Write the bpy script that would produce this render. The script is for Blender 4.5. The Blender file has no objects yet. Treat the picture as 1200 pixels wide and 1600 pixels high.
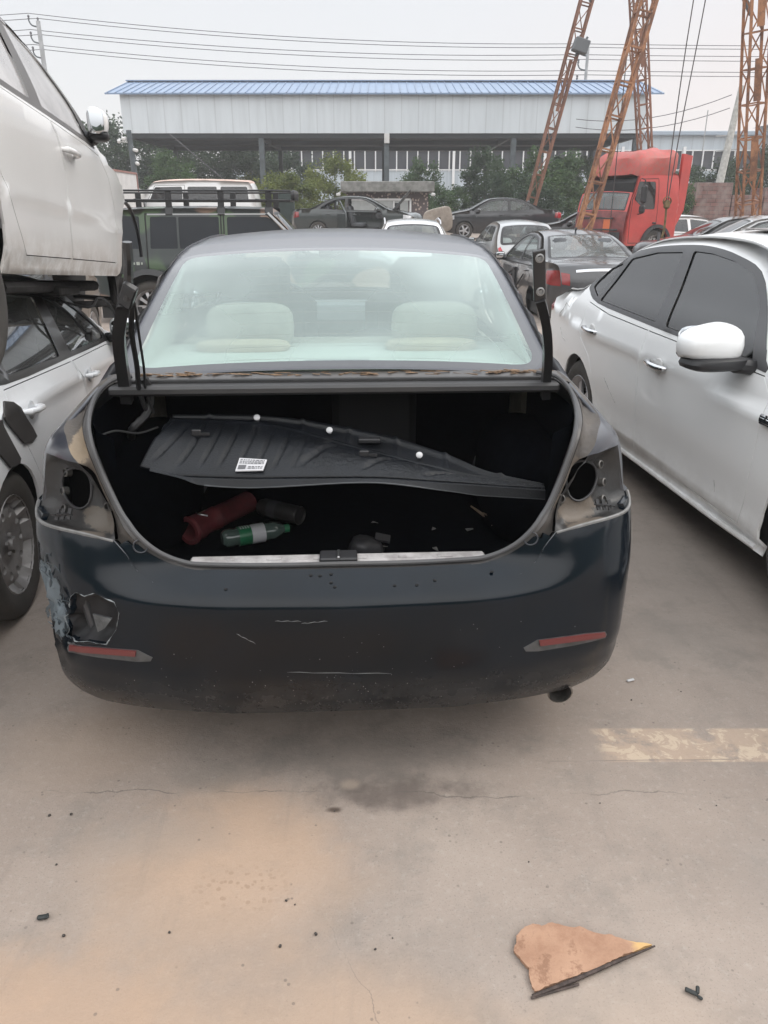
import bpy, math, random
from mathutils import Vector, Matrix, Euler
from mathutils.geometry import delaunay_2d_cdt
from mathutils import noise as mnoise
R = math.radians
random.seed(7)
SC = bpy.context.scene
COL = SC.collection

# ------------------------------------------------------------------ materials
def ramp_mix(nt, fac, a, b):
    m = nt.nodes.new('ShaderNodeMix'); m.data_type = 'RGBA'
    nt.links.new(fac, m.inputs[0])
    for sock, v in ((m.inputs[6], a), (m.inputs[7], b)):
        if isinstance(v, bpy.types.NodeSocket): nt.links.new(v, sock)
        else: sock.default_value = (*v[:3], 1)
    return m.outputs[2]

def fmix(nt, fac, a, b):
    m = nt.nodes.new('ShaderNodeMix'); m.data_type = 'FLOAT'
    nt.links.new(fac, m.inputs[0])
    for sock, v in ((m.inputs[2], a), (m.inputs[3], b)):
        if isinstance(v, bpy.types.NodeSocket): nt.links.new(v, sock)
        else: sock.default_value = v
    return m.outputs[0]

def math_n(nt, op, a, b=None, c=None, clamp=False):
    n = nt.nodes.new('ShaderNodeMath'); n.operation = op; n.use_clamp = clamp
    for i, v in enumerate((a, b, c)):
        if v is None: continue
        if isinstance(v, bpy.types.NodeSocket): nt.links.new(v, n.inputs[i])
        else: n.inputs[i].default_value = v
    return n.outputs[0]

def maprange(nt, v, a, b, c=0.0, d=1.0):
    n = nt.nodes.new('ShaderNodeMapRange'); nt.links.new(v, n.inputs[0])
    n.interpolation_type = 'SMOOTHSTEP'
    for i, x in enumerate((a, b, c, d)): n.inputs[i+1].default_value = x
    return n.outputs[0]

def noise_n(nt, vec, scale, detail=4, rough=.6, dist=0):
    n = nt.nodes.new('ShaderNodeTexNoise')
    n.inputs['Scale'].default_value = scale; n.inputs['Detail'].default_value = detail
    n.inputs['Roughness'].default_value = rough; n.inputs['Distortion'].default_value = dist
    nt.links.new(vec, n.inputs['Vector'])
    return n.outputs['Fac']

def new_mat(name):
    m = bpy.data.materials.new(name); m.use_nodes = True
    nt = m.node_tree; b = nt.nodes['Principled BSDF']
    tc = nt.nodes.new('ShaderNodeTexCoord')
    return m, nt, b, tc.outputs['Object']

MATS = {}
def mat(name, col, rough=.5, metal=0, coat=0, spec=.5, var=0, vs=6, bump=0, bs=60,
        dust=0, dcol=(.30, .27, .24), ds=4, low=None, patches=(), flakes=0, cr=.06, trans=0):
    """procedural surface: base colour with noise variation, dust film, dirt that rises from the sills (low=(z0,z1,colour,amount)),
    worn patches ((centre, radius xyz, colour, amount, noise scale), ...)"""
    if name in MATS: return MATS[name]
    m, nt, b, ob = new_mat(name)
    c = None
    if var:
        f = maprange(nt, noise_n(nt, ob, vs, 5), .3, .7)
        c = ramp_mix(nt, f, [x*(1-var) for x in col], [min(1, x*(1+var)) for x in col])
    else:
        rgb = nt.nodes.new('ShaderNodeRGB'); rgb.outputs[0].default_value = (*col, 1); c = rgb.outputs[0]
    r = rough
    vv = nt.nodes.new('ShaderNodeValue'); vv.outputs[0].default_value = rough; r = vv.outputs[0]
    vk = nt.nodes.new('ShaderNodeValue'); vk.outputs[0].default_value = coat; k = vk.outputs[0]
    if low:
        sx = nt.nodes.new('ShaderNodeSeparateXYZ'); nt.links.new(ob, sx.inputs[0])
        h = maprange(nt, sx.outputs[2], low[0], low[1], 1, 0)
        f = math_n(nt, 'MULTIPLY', h, maprange(nt, noise_n(nt, ob, 9, 6, .7), .28, .62))
        f = math_n(nt, 'MULTIPLY', f, low[3], clamp=True)
        c = ramp_mix(nt, f, c, low[2]); r = fmix(nt, f, r, .85); k = fmix(nt, f, k, 0)
    for (ce, ra, pc, am, ns) in patches:
        mp = nt.nodes.new('ShaderNodeMapping'); mp.vector_type = 'TEXTURE'
        mp.inputs['Location'].default_value = ce; mp.inputs['Scale'].default_value = ra
        nt.links.new(ob, mp.inputs['Vector'])
        ln = nt.nodes.new('ShaderNodeVectorMath'); ln.operation = 'LENGTH'; nt.links.new(mp.outputs[0], ln.inputs[0])
        s = maprange(nt, ln.outputs['Value'], .35, 1.0, 1, 0)
        f = math_n(nt, 'ADD', s, math_n(nt, 'MULTIPLY', math_n(nt, 'SUBTRACT', noise_n(nt, ob, ns, 6, .7), .5), 1.6))
        f = math_n(nt, 'MULTIPLY', maprange(nt, f, .45, .75), math_n(nt, 'MULTIPLY', maprange(nt, ln.outputs['Value'], .9, 1.15, 1, 0), am))
        c = ramp_mix(nt, f, c, pc); r = fmix(nt, f, r, .75); k = fmix(nt, f, k, 0)
    if flakes:
        f = maprange(nt, noise_n(nt, ob, 130, 2, .5), .66, .74)
        f = math_n(nt, 'MULTIPLY', f, flakes)
        c = ramp_mix(nt, f, c, (.33, .31, .29)); r = fmix(nt, f, r, .8)
    if dust:
        f = math_n(nt, 'MULTIPLY', maprange(nt, noise_n(nt, ob, ds, 6, .65), .2, .8, .45, 1), dust)
        c = ramp_mix(nt, f, c, dcol); r = fmix(nt, f, r, .8); k = fmix(nt, f, k, coat*.3)
    nt.links.new(c, b.inputs['Base Color']); nt.links.new(r, b.inputs['Roughness'])
    b.inputs['Metallic'].default_value = metal
    b.inputs['Specular IOR Level'].default_value = spec
    nt.links.new(k, b.inputs['Coat Weight']); b.inputs['Coat Roughness'].default_value = cr
    if trans: b.inputs['Transmission Weight'].default_value = trans
    if bump:
        bp = nt.nodes.new('ShaderNodeBump'); bp.inputs['Strength'].default_value = bump; bp.inputs['Distance'].default_value = .01
        nt.links.new(noise_n(nt, ob, bs, 5), bp.inputs['Height']); nt.links.new(bp.outputs[0], b.inputs['Normal'])
    MATS[name] = m
    return m

def glass(name, tint, film=.1, fcol=(.6, .62, .6), rough=.02, gl=1.0, ns=2.5, nd=6):
    """pane: tinted transparency, mirror reflection by angle and a thin film of dust"""
    if name in MATS: return MATS[name]
    m, nt, b, ob = new_mat(name); nt.nodes.remove(b)
    out = nt.nodes['Material Output']
    tr = nt.nodes.new('ShaderNodeBsdfTransparent'); tr.inputs[0].default_value = (*tint, 1)
    gs = nt.nodes.new('ShaderNodeBsdfGlossy'); gs.inputs['Roughness'].default_value = rough
    df = nt.nodes.new('ShaderNodeBsdfDiffuse'); df.inputs[0].default_value = (*fcol, 1)
    m1 = nt.nodes.new('ShaderNodeMixShader')
    f = math_n(nt, 'MULTIPLY', maprange(nt, noise_n(nt, ob, ns, nd, .6), .25, .75, .6, 1.2), film, clamp=True)
    nt.links.new(f, m1.inputs[0]); nt.links.new(tr.outputs[0], m1.inputs[1]); nt.links.new(df.outputs[0], m1.inputs[2])
    ge = nt.nodes.new('ShaderNodeNewGeometry'); dp = nt.nodes.new('ShaderNodeVectorMath'); dp.operation = 'DOT_PRODUCT'
    nt.links.new(ge.outputs['Normal'], dp.inputs[0]); nt.links.new(ge.outputs['Incoming'], dp.inputs[1])
    c1 = math_n(nt, 'SUBTRACT', 1.0, math_n(nt, 'ABSOLUTE', dp.outputs['Value']), clamp=True)
    fr = math_n(nt, 'ADD', .045, math_n(nt, 'MULTIPLY', math_n(nt, 'POWER', c1, 5.0), .95))
    m2 = nt.nodes.new('ShaderNodeMixShader')
    nt.links.new(math_n(nt, 'MULTIPLY', fr, gl, clamp=True), m2.inputs[0])
    nt.links.new(m1.outputs[0], m2.inputs[1]); nt.links.new(gs.outputs[0], m2.inputs[2])
    nt.links.new(m2.outputs[0], out.inputs[0])
    MATS[name] = m
    return m

# ------------------------------------------------------------------ mesh helpers
def link(name, verts, faces, m, parent=None, smooth=True, normals=None, uv=None):
    me = bpy.data.meshes.new(name); me.from_pydata([tuple(v) for v in verts], [], faces); me.update()
    if m is not None: me.materials.append(m)
    if smooth:
        me.polygons.foreach_set('use_smooth', [True]*len(me.polygons))
    if normals is not None:
        me.normals_split_custom_set_from_vertices([tuple(n) for n in normals])
    o = bpy.data.objects.new(name, me); COL.objects.link(o)
    if parent is not None: o.parent = parent
    return o

def tag(o, label=None, cat=None, group=None, kind=None):
    if label: o['label'] = label
    if cat: o['category'] = cat
    if group: o['group'] = group
    if kind: o['kind'] = kind
    return o

def empty(name, loc, rz=0, label=None, cat=None, group=None, ry=0, rx=0):
    o = bpy.data.objects.new(name, None); COL.objects.link(o); o.empty_display_size = .2
    o.location = loc; o.rotation_euler = (rx, ry, rz)
    return tag(o, label, cat, group)

class MB:
    """collects simple solids, then builds them as one mesh object"""
    def __init__(s): s.v = []; s.f = []
    def add(s, v, f):
        n = len(s.v); s.v += [tuple(p) for p in v]; s.f += [tuple(i+n for i in q) for q in f]; return s
    def box(s, c, d, rot=None, bev=0):
        x, y, z = d[0]/2, d[1]/2, d[2]/2
        if bev:
            b = min(bev, x*.9, y*.9, z*.9); vs = []; idx = {}
            fs = []
            def vid(p):
                k = tuple(round(q, 6) for q in p)
                if k not in idx: idx[k] = len(vs); vs.append(Vector(p))
                return idx[k]
            D = (x, y, z)
            for a in range(3):
                for sg in (-1, 1):
                    o1, o2 = (a+1) % 3, (a+2) % 3; q = []
                    for s1, s2 in ((-1, -1), (1, -1), (1, 1), (-1, 1)):
                        p = [0, 0, 0]; p[a] = sg*D[a]; p[o1] = s1*(D[o1]-b); p[o2] = s2*(D[o2]-b); q.append(vid(p))
                    fs.append(q if sg > 0 else q[::-1])
            for a in range(3):
                o1, o2 = (a+1) % 3, (a+2) % 3
                for s1 in (-1, 1):
                    for s2 in (-1, 1):
                        q = []
                        for (e, w) in ((-1, 0), (1, 0), (1, 1), (-1, 1)):
                            p = [0, 0, 0]; p[a] = e*(D[a]-b)
                            p[o1] = s1*(D[o1]-(b if w else 0)); p[o2] = s2*(D[o2]-(0 if w else b)); q.append(vid(p))
                        fs.append(q if s1*s2 < 0 else q[::-1])
            for s1 in (-1, 1):
                for s2 in (-1, 1):
                    for s3 in (-1, 1):
                        q = [vid((s1*x, s2*(y-b), s3*(z-b))), vid((s1*(x-b), s2*y, s3*(z-b))), vid((s1*(x-b), s2*(y-b), s3*z))]
                        fs.append(q if s1*s2*s3 > 0 else q[::-1])
        else:
            vs = [Vector((a*x, b2*y, c2*z)) for c2 in (-1, 1) for b2 in (-1, 1) for a in (-1, 1)]
            fs = [(0, 2, 3, 1), (4, 5, 7, 6), (0, 1, 5, 4), (2, 6, 7, 3), (0, 4, 6, 2), (1, 3, 7, 5)]
        M = Matrix.Identity(3) if rot is None else (rot if isinstance(rot, Matrix) else Euler(rot).to_matrix())
        return s.add([M @ v + Vector(c) for v in vs], fs)
    def bar(s, a, b, w, h=None, up=(0, 0, 1), bev=0):
        a, b = Vector(a), Vector(b); d = (b-a); L = d.length
        if L < 1e-6: return s
        x = d/L; u = Vector(up)
        if abs(x.dot(u)) > .98: u = Vector((0, 1, 0))
        y = u.cross(x).normalized(); z = x.cross(y)
        return s.box((a+b)/2, (L, w, h or w), Matrix((x, y, z)).transposed(), bev)
    def tube(s, pts, r, n=8, cap=True):
        P = [Vector(p) for p in pts]; rr = r if isinstance(r, (list, tuple)) else [r]*len(P)
        vs = []; prev = None
        for i, p in enumerate(P):
            t = (P[min(i+1, len(P)-1)]-P[max(i-1, 0)]).normalized()
            if prev is None:
                u = Vector((0, 0, 1)) if abs(t.z) < .9 else Vector((1, 0, 0))
                prev = (u - t*u.dot(t)).normalized()
            else: prev = (prev - t*prev.dot(t)).normalized()
            w = t.cross(prev)
            vs += [p + (prev*math.cos(2*math.pi*k/n)+w*math.sin(2*math.pi*k/n))*rr[i] for k in range(n)]
        fs = [(i*n+k, i*n+(k+1) % n, (i+1)*n+(k+1) % n, (i+1)*n+k) for i in range(len(P)-1) for k in range(n)]
        if cap: fs += [tuple(range(n))[::-1], tuple((len(P)-1)*n+k for k in range(n))]
        return s.add(vs, fs)
    def strap(s, pts, w, t, up=(0, 1, 0)):
        """flat bar bent along a path"""
        P = [Vector(p) for p in pts]; vs = []; U = Vector(up)
        for i, p in enumerate(P):
            d = (P[min(i+1, len(P)-1)]-P[max(i-1, 0)]).normalized(); y = (U-d*U.dot(d)).normalized(); z = d.cross(y)
            vs += [p+y*w/2+z*t/2, p-y*w/2+z*t/2, p-y*w/2-z*t/2, p+y*w/2-z*t/2]
        fs = [(i*4+k, i*4+(k+1) % 4, (i+1)*4+(k+1) % 4, (i+1)*4+k) for i in range(len(P)-1) for k in range(4)]
        n = 4*(len(P)-1); fs += [(3, 2, 1, 0), (n, n+1, n+2, n+3)]
        return s.add(vs, fs)
    def lathe(s, prof, M=None, n=32, a0=0, a1=2*math.pi):
        """prof: (radius, along) pairs about the local z axis"""
        full = abs(a1-a0-2*math.pi) < 1e-6; m = n if full else n+1
        vs = [Vector((r*math.cos(a0+(a1-a0)*k/n), r*math.sin(a0+(a1-a0)*k/n), h)) for (r, h) in prof for k in range(m)]
        fs = [(i*m+k, i*m+(k+1) % m, (i+1)*m+(k+1) % m, (i+1)*m+k) for i in range(len(prof)-1) for k in range(n)]
        if M is not None: vs = [M @ v for v in vs]
        return s.add(vs, fs)
    def blob(s, c, d, e1=1.0, e2=1.0, rot=None, n=16, fn=None):
        """superellipsoid"""
        def sp(v, e): return math.copysign(abs(v)**e, v)
        vs = []; m = n*2
        for i in range(n+1):
            a = -math.pi/2+math.pi*i/n
            for k in range(m):
                t = 2*math.pi*k/m
                p = Vector((sp(math.cos(a), e1)*sp(math.cos(t), e2)*d[0]/2, sp(math.cos(a), e1)*sp(math.sin(t), e2)*d[1]/2, sp(math.sin(a), e1)*d[2]/2))
                if fn: p = fn(p)
                vs.append(p)
        fs = [(i*m+k, i*m+(k+1) % m, (i+1)*m+(k+1) % m, (i+1)*m+k) for i in range(n) for k in range(m)]
        M = Matrix.Identity(3) if rot is None else Euler(rot).to_matrix()
        return s.add([M @ v + Vector(c) for v in vs], fs)
    def prism(s, poly, ax, t0, t1):
        """poly in the plane across axis ax ('x','y','z'), from t0 to t1"""
        def p3(a, b, t): return {'x': (t, a, b), 'y': (a, t, b), 'z': (a, b, t)}[ax]
        n = len(poly); vs = [p3(a, b, t) for t in (t0, t1) for a, b in poly]
        fs = [tuple(range(n)), tuple(range(2*n-1, n-1, -1))] + [(i, n+i, n+(i+1) % n, (i+1) % n) for i in range(n)]
        return s.add(vs, fs)
    def build(s, name, m, parent=None, smooth=False):
        o = link(name, s.v, s.f, m, parent, smooth=False)
        me = o.data
        import bmesh
        bm = bmesh.new(); bm.from_mesh(me); bmesh.ops.remove_doubles(bm, verts=bm.verts, dist=1e-6)
        bmesh.ops.recalc_face_normals(bm, faces=bm.faces); bm.to_mesh(me); bm.free()
        if smooth:
            me.polygons.foreach_set('use_smooth', [True]*len(me.polygons))
            me.set_sharp_from_angle(angle=R(40))
        return o

def tab(T):
    """monotone cubic through (x, y) pairs"""
    xs = [a for a, _ in T]; ys = [b for _, b in T]; n = len(T)
    d = [(ys[i+1]-ys[i])/(xs[i+1]-xs[i]) for i in range(n-1)]
    m = [d[0]]+[0 if d[i-1]*d[i] <= 0 else 2*d[i-1]*d[i]/(d[i-1]+d[i]) for i in range(1, n-1)]+[d[-1]]
    def f(x):
        if x <= xs[0]: return ys[0]
        if x >= xs[-1]: return ys[-1]
        i = 0
        while x > xs[i+1]: i += 1
        h = xs[i+1]-xs[i]; t = (x-xs[i])/h
        return ys[i]*(1+2*t)*(1-t)**2+h*m[i]*t*(1-t)**2+ys[i+1]*t*t*(3-2*t)+h*m[i+1]*t*t*(t-1)
    return f

def pip(p, poly):
    x, y = p; c = False; n = len(poly); j = n-1
    for i in range(n):
        xi, yi = poly[i]; xj, yj = poly[j]
        if (yi > y) != (yj > y) and x < (xj-xi)*(y-yi)/(yj-yi)+xi: c = not c
        j = i
    return c

def dist_poly(p, poly, closed=True):
    x, y = p; best = 1e9; n = len(poly)
    for i in range(n if closed else n-1):
        ax, ay = poly[i]; bx, by = poly[(i+1) % n]
        dx, dy = bx-ax, by-ay; L = dx*dx+dy*dy
        t = 0 if L == 0 else max(0, min(1, ((x-ax)*dx+(y-ay)*dy)/L))
        q = (x-ax-t*dx)**2+(y-ay-t*dy)**2
        if q < best: best = q
    return math.sqrt(best)

def smooth_loop(P, k=4, closed=True):
    n = len(P); out = []
    for i in range(n if closed else n-1):
        g = (lambda j: P[j % n]) if closed else (lambda j: P[max(0, min(n-1, j))])
        p0, p1, p2, p3 = g(i-1), g(i), g(i+1), g(i+2)
        for j in range(k):
            t = j/k
            out.append(tuple(.5*((2*b)+(-a+c)*t+(2*a-5*b+4*c-d)*t*t+(-a+3*b-3*c+d)*t**3) for a, b, c, d in zip(p0, p1, p2, p3)))
    if not closed: out.append(tuple(P[-1]))
    return out

def round_loop(P, r=.03, k=4):
    """rounds the corners of a polygon"""
    out = []; n = len(P)
    for i in range(n):
        p = Vector(P[i]); a = Vector(P[i-1])-p; b = Vector(P[(i+1) % n])-p
        rr = min(r, a.length*.45, b.length*.45)
        A = p+a.normalized()*rr; B = p+b.normalized()*rr
        for j in range(k+1):
            t = j/k; q = A*(1-t)**2+p*2*t*(1-t)+B*t*t
            out.append((q.x, q.y))
    return out

def densify(P, s, closed=True):
    out = []; n = len(P)
    for i in range(n if closed else n-1):
        a = P[i]; b = P[(i+1) % n]; L = math.hypot(b[0]-a[0], b[1]-a[1]); k = max(1, int(math.ceil(L/s)))
        out += [(a[0]+(b[0]-a[0])*j/k, a[1]+(b[1]-a[1])*j/k) for j in range(k)]
    return out

def cdt_parts(outer, loops, s, classify, F, extra=(), e=.003):
    """meshes the plane region `outer` with `loops` as feature lines and lifts it by F; returns part -> (verts, faces, normals)"""
    V = []; E = []
    def put(L, closed=True):
        D = densify(L, s, closed); n0 = len(V); V.extend(Vector(p) for p in D); n = len(D)
        E.extend((n0+i, n0+(i+1) % n) for i in range(n if closed else n-1))
    put(outer)
    for L in loops: put(L)
    for L in extra: put(L, False)
    cell = {}
    for v in V: cell.setdefault((int(v.x//s), int(v.y//s)), []).append(v)
    x0 = min(p[0] for p in outer); x1 = max(p[0] for p in outer); y0 = min(p[1] for p in outer); y1 = max(p[1] for p in outer)
    j = 0; y = y0+s*.5; h = s*.87
    while y < y1:
        x = x0+(s*.5 if j % 2 else s*.25)
        while x < x1:
            if pip((x, y), outer):
                ci, cj = int(x//s), int(y//s)
                if all((x-v.x)**2+(y-v.y)**2 > .22*s*s for a in (-1, 0, 1) for b in (-1, 0, 1) for v in cell.get((ci+a, cj+b), ())):
                    V.append(Vector((x, y)))
            x += s
        y += h; j += 1
    vs, es, fs, _, _, _ = delaunay_2d_cdt(V, E, [], 0, 1e-5)
    parts = {}; P3 = {}
    def lift(i, part):
        k = (i, part)
        if k not in P3:
            a, b = vs[i]; p = Vector(F(a, b, part)); px = Vector(F(a+e, b, part)); py = Vector(F(a, b+e, part))
            n = (px-p).cross(py-p)
            if n.length < 1e-12: n = Vector((0, 0, 1))
            P3[k] = (p, n.normalized())
        return P3[k]
    for f in fs:
        for q in ([f] if len(f) == 3 else [(f[0], f[t], f[t+1]) for t in range(1, len(f)-1)]):
            c = (sum(vs[i].x for i in q)/3, sum(vs[i].y for i in q)/3)
            if not pip(c, outer): continue
            A = (vs[q[1]].x-vs[q[0]].x)*(vs[q[2]].y-vs[q[0]].y)-(vs[q[2]].x-vs[q[0]].x)*(vs[q[1]].y-vs[q[0]].y)
            if abs(A) < 1e-9: continue
            part = classify(c)
            if part is None: continue
            if A < 0: q = (q[0], q[2], q[1])
            vv, ff, nn, mp = parts.setdefault(part, ([], [], [], {}))
            t = []
            for i in q:
                if i not in mp:
                    p, n = lift(i, part); mp[i] = len(vv); vv.append(p); nn.append(n)
                t.append(mp[i])
            ff.append(tuple(t))
    return {k: (a, b, c) for k, (a, b, c, d) in parts.items()}

def skirted(v, f, n, depth, flip=False):
    """adds a turned-in edge all round a sheet so that it has thickness"""
    v = list(v); f = list(f); n = list(n)
    cnt = {}
    for q in f:
        for i in range(len(q)):
            a, b = q[i], q[(i+1) % len(q)]; cnt[(a, b)] = 1
    bd = [(a, b) for (a, b) in cnt if (b, a) not in cnt]
    mp = {}; 
    for a, b in bd:
        ids = []
        ed = (v[b]-v[a]); side = ed.cross(n[a])
        if side.length < 1e-9: continue
        side = side.normalized()*(1 if not flip else -1)
        for i in (a, b):
            sg = -1
            ids.append(len(v)); v.append(v[i].copy()); n.append((side*.8+n[i]*.6).normalized())
            ids.append(len(v)); v.append(v[i]-n[i]*depth); n.append(side)
        q = (ids[2], ids[0], ids[1], ids[3])
        f.append(q)
    return v, f, n
# ------------------------------------------------------------------ motor cars
def inset(P, d):
    n = len(P); A = sum(P[i][0]*P[(i+1) % n][1]-P[(i+1) % n][0]*P[i][1] for i in range(n)); sg = 1 if A > 0 else -1
    out = []
    for i in range(n):
        p = Vector(P[i]); a = (p-Vector(P[i-1])); b = (Vector(P[(i+1) % n])-p)
        if a.length < 1e-9 or b.length < 1e-9: out.append(tuple(p)); continue
        a.normalize(); b.normalize()
        na = Vector((-a.y, a.x))*sg; nb = Vector((-b.y, b.x))*sg; m = na+nb
        if m.length < .2: out.append(tuple(p)); continue
        m.normalize(); k = d/max(.35, m.dot(na)); q = p+m*k; out.append((q.x, q.y))
    return out

def circle(cx, cz, r, n=28): return [(cx+r*math.cos(2*math.pi*k/n), cz+r*math.sin(2*math.pi*k/n)) for k in range(n)]

WHEELS = {}
def wheel(parent, loc, side, r=.315, w=.2, style='alloy', rimcol=None, tyre=True, turn=0):
    """wheel centre at loc; side -1 faces local -y, +1 faces +y"""
    key = (style, round(r, 3), round(w, 3))
    if key not in WHEELS:
        rr = r*.66
        t = MB()
        prof = [(rr*.97, -w*.42), (rr*1.03, -w*.46), (r*.88, -w*.5), (r*.965, -w*.44), (r, -w*.33), (r, w*.33), (r*.965, w*.44), (r*.9, w*.5), (r*.80, w*.5), (rr*1.04, w*.45), (rr*.97, w*.42)]
        t.lathe(prof, n=40)
        for k in range(4):
            pass
        tm = t.build('tyre', mat('tyre_rubber', (.022, .022, .023), .8, var=.3, vs=12, dust=.35, dcol=(.16, .14, .12), bump=.15, bs=120), None, True)
        holes = []
        if style == 'steel':
            for k in range(10):
                a = 2*math.pi*k/10; holes.append([(.64*rr*math.cos(a)+.10*rr*math.cos(a)*math.cos(b)-.085*rr*math.sin(a)*math.sin(b), .64*rr*math.sin(a)+.10*rr*math.sin(a)*math.cos(b)+.085*rr*math.cos(a)*math.sin(b)) for b in [2*math.pi*i/10 for i in range(10)]])
        elif style == 'alloy':
            for k in range(5):
                a0 = 2*math.pi*k/5+.16; a1 = 2*math.pi*(k+1)/5-.16
                h = [(.86*rr*math.cos(a0+(a1-a0)*i/6), .86*rr*math.sin(a0+(a1-a0)*i/6)) for i in range(7)]
                m = (a0+a1)/2; h += [(.34*rr*math.cos(m+.22), .34*rr*math.sin(m+.22)), (.34*rr*math.cos(m-.22), .34*rr*math.sin(m-.22))]
                holes.append(h)
        elif style == 'spokes':
            for k in range(10):
                a0 = 2*math.pi*k/10+.11; a1 = 2*math.pi*(k+1)/10-.11
                h = [(.88*rr*math.cos(a0+(a1-a0)*i/4), .88*rr*math.sin(a0+(a1-a0)*i/4)) for i in range(5)]
                m = (a0+a1)/2; h += [(.36*rr*math.cos(m+.1), .36*rr*math.sin(m+.1)), (.36*rr*math.cos(m-.1), .36*rr*math.sin(m-.1))]
                holes.append(h)
        dd = tab([(0, .30), (.12, .31), (.25, .2), (.4, .24), (.62, .33), (.82, .28), (.9, .18), (.97, .40), (1.0, .46)]) if style == 'steel' else tab([(0, .33), (.3, .34), (.8, .30), (.9, .26), (.97, .40), (1, .46)])
        def F(a, b, part): return (a, b, w*dd(math.hypot(a, b)/rr))
        def cl(c): return None if any(pip(c, h) for h in holes) else 'rim'
        P = cdt_parts(circle(0, 0, rr, 36), holes, rr*.16, cl, F)['rim']
        v, f, n = skirted(*P, .018)
        mb = MB(); mb.v = [tuple(p) for p in v]; mb.f = f
        mb.lathe([(rr*.99, w*.44), (rr*.95, w*.1), (rr*.93, -w*.4)], n=36)
        if style != 'steel' or True:
            for k in range(5):
                a = 2*math.pi*k/5+.3; mb.lathe([(.011, w*.3), (.011, w*.36), (.0, w*.36)], Matrix.Translation((.2*rr*math.cos(a), .2*rr*math.sin(a), 0)), 6)
        mb.lathe([(.13*rr, w*.3), (.12*rr, w*.40), (0, w*.41)], n=16)
        col = mat('steel_rim', (.34, .34, .35), .45, .6, var=.2, vs=10, dust=.35, dcol=(.22, .18, .14)) if style == 'steel' else mat('alloy_rim', (.5, .5, .52), .35, .7, dust=.2, dcol=(.3, .28, .25))
        rm = mb.build('rim', col, None, True)
        d = MB().lathe([(rr*.62, w*.02), (rr*.62, w*.06), (.01, w*.06)], n=24)
        dk = d.build('brake_disc', mat('brake_iron', (.10, .075, .06), .7, .5, var=.4), None, True)
        WHEELS[key] = [tm.data, rm.data, dk.data]
        for o in (tm, rm, dk): bpy.data.objects.remove(o)
    wh = bpy.data.objects.new('wheel', None); COL.objects.link(wh); wh.empty_display_size = .1
    wh.parent = parent; wh.location = loc; wh.rotation_euler = (R(90) if side < 0 else R(-90), turn, 0)
    for nm, d in zip(('tyre', 'rim', 'brake_disc'), WHEELS[key]):
        if nm == 'tyre' and not tyre: continue
        o = bpy.data.objects.new(nm, d); COL.objects.link(o); o.parent = wh
    return wh

class Car:
    def __init__(s, sp):
        s.sp = sp
        prof = []; tags = []
        raw = sp['profile']
        pts = [(p[0], p[1]) for p in raw]; k = sp.get('sm', 3)
        sm = smooth_loop(pts, k, False)
        s.P = [tuple(p) for p in sm]
        s.T = []
        for i in range(len(pts)-1): s.T += [raw[i][2]]*k
        s.arc = [0]
        for a, b in zip(s.P, s.P[1:]): s.arc.append(s.arc[-1]+math.hypot(b[0]-a[0], b[1]-a[1]))
        s.wz = tab(sp['width']); s.plan = tab(sp.get('plan', [(-9, 1), (9, 1)]))
        s.cz = tab(sp.get('crease', [(-9, 0), (9, 0)]))
        s.x0 = min(p[0] for p in s.P) if sp.get('x0') is None else sp['x0']; s.x1 = max(p[0] for p in s.P)
        s.fr = sp.get('fillet', (.06, .045)); s.fe = sp.get('endfillet', (.22, .16))
        s.crown = sp.get('crown', {})
        nn = []
        for i in range(len(s.P)):
            a = s.P[max(0, i-1)]; b = s.P[min(len(s.P)-1, i+1)]
            d = Vector((b[0]-a[0], b[1]-a[1])).normalized(); nn.append((-d.y, d.x))
        s.N = nn
        cr = [s.crown.get(t, .03) for t in s.T]; cr.append(cr[-1])
        for _ in range(2): cr = [(cr[max(0, i-1)]+2*cr[i]+cr[min(len(cr)-1, i+1)])/4 for i in range(len(cr))]
        s.C = cr
        s.hw = [s.halfw(x, z, edge=True) for x, z in s.P]
        bl = sp.get('sill', [])
        s.outer = s.P + bl
    def halfw(s, x, z, edge=False):
        if 'hw' in s.sp:
            w = s.sp['hw'](x, z)
        else:
            zz = z - s.cz(x) if z < 1.0 else z
            w = s.wz(zz)*s.plan(x)
        d = 0 if edge else dist_poly((x, z), s.P, False)
        e = min(x-s.x0, s.x1-x); q = max(0, min(1, 1-e/.45)); q = q*q
        r = s.fr[0]*(1-q)+s.fe[0]*q; l = s.fr[1]*(1-q)+s.fe[1]*q
        if d < r: w -= l*(1-math.sqrt(max(0, 1-(1-d/r)**2)))
        return w
    def at(s, t, u):
        """point of the upper skin at arc length t, u from -1 (local right) to 1 (left)"""
        t = max(0, min(s.arc[-1], t)); i = 0
        lo, hi = 0, len(s.arc)-2
        while lo < hi:
            m = (lo+hi+1)//2
            if s.arc[m] <= t: lo = m
            else: hi = m-1
        i = lo; q = (t-s.arc[i])/max(1e-9, s.arc[i+1]-s.arc[i])
        g = lambda A: A[i]*(1-q)+A[i+1]*q
        px = s.P[i][0]*(1-q)+s.P[i+1][0]*q; pz = s.P[i][1]*(1-q)+s.P[i+1][1]*q
        nx = s.N[i][0]*(1-q)+s.N[i+1][0]*q; nz = s.N[i][1]*(1-q)+s.N[i+1][1]*q
        c = g(s.C)*(1-abs(u)**2.2); w = g(s.hw)
        return Vector((px+nx*c, w*u, pz+nz*c))

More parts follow.
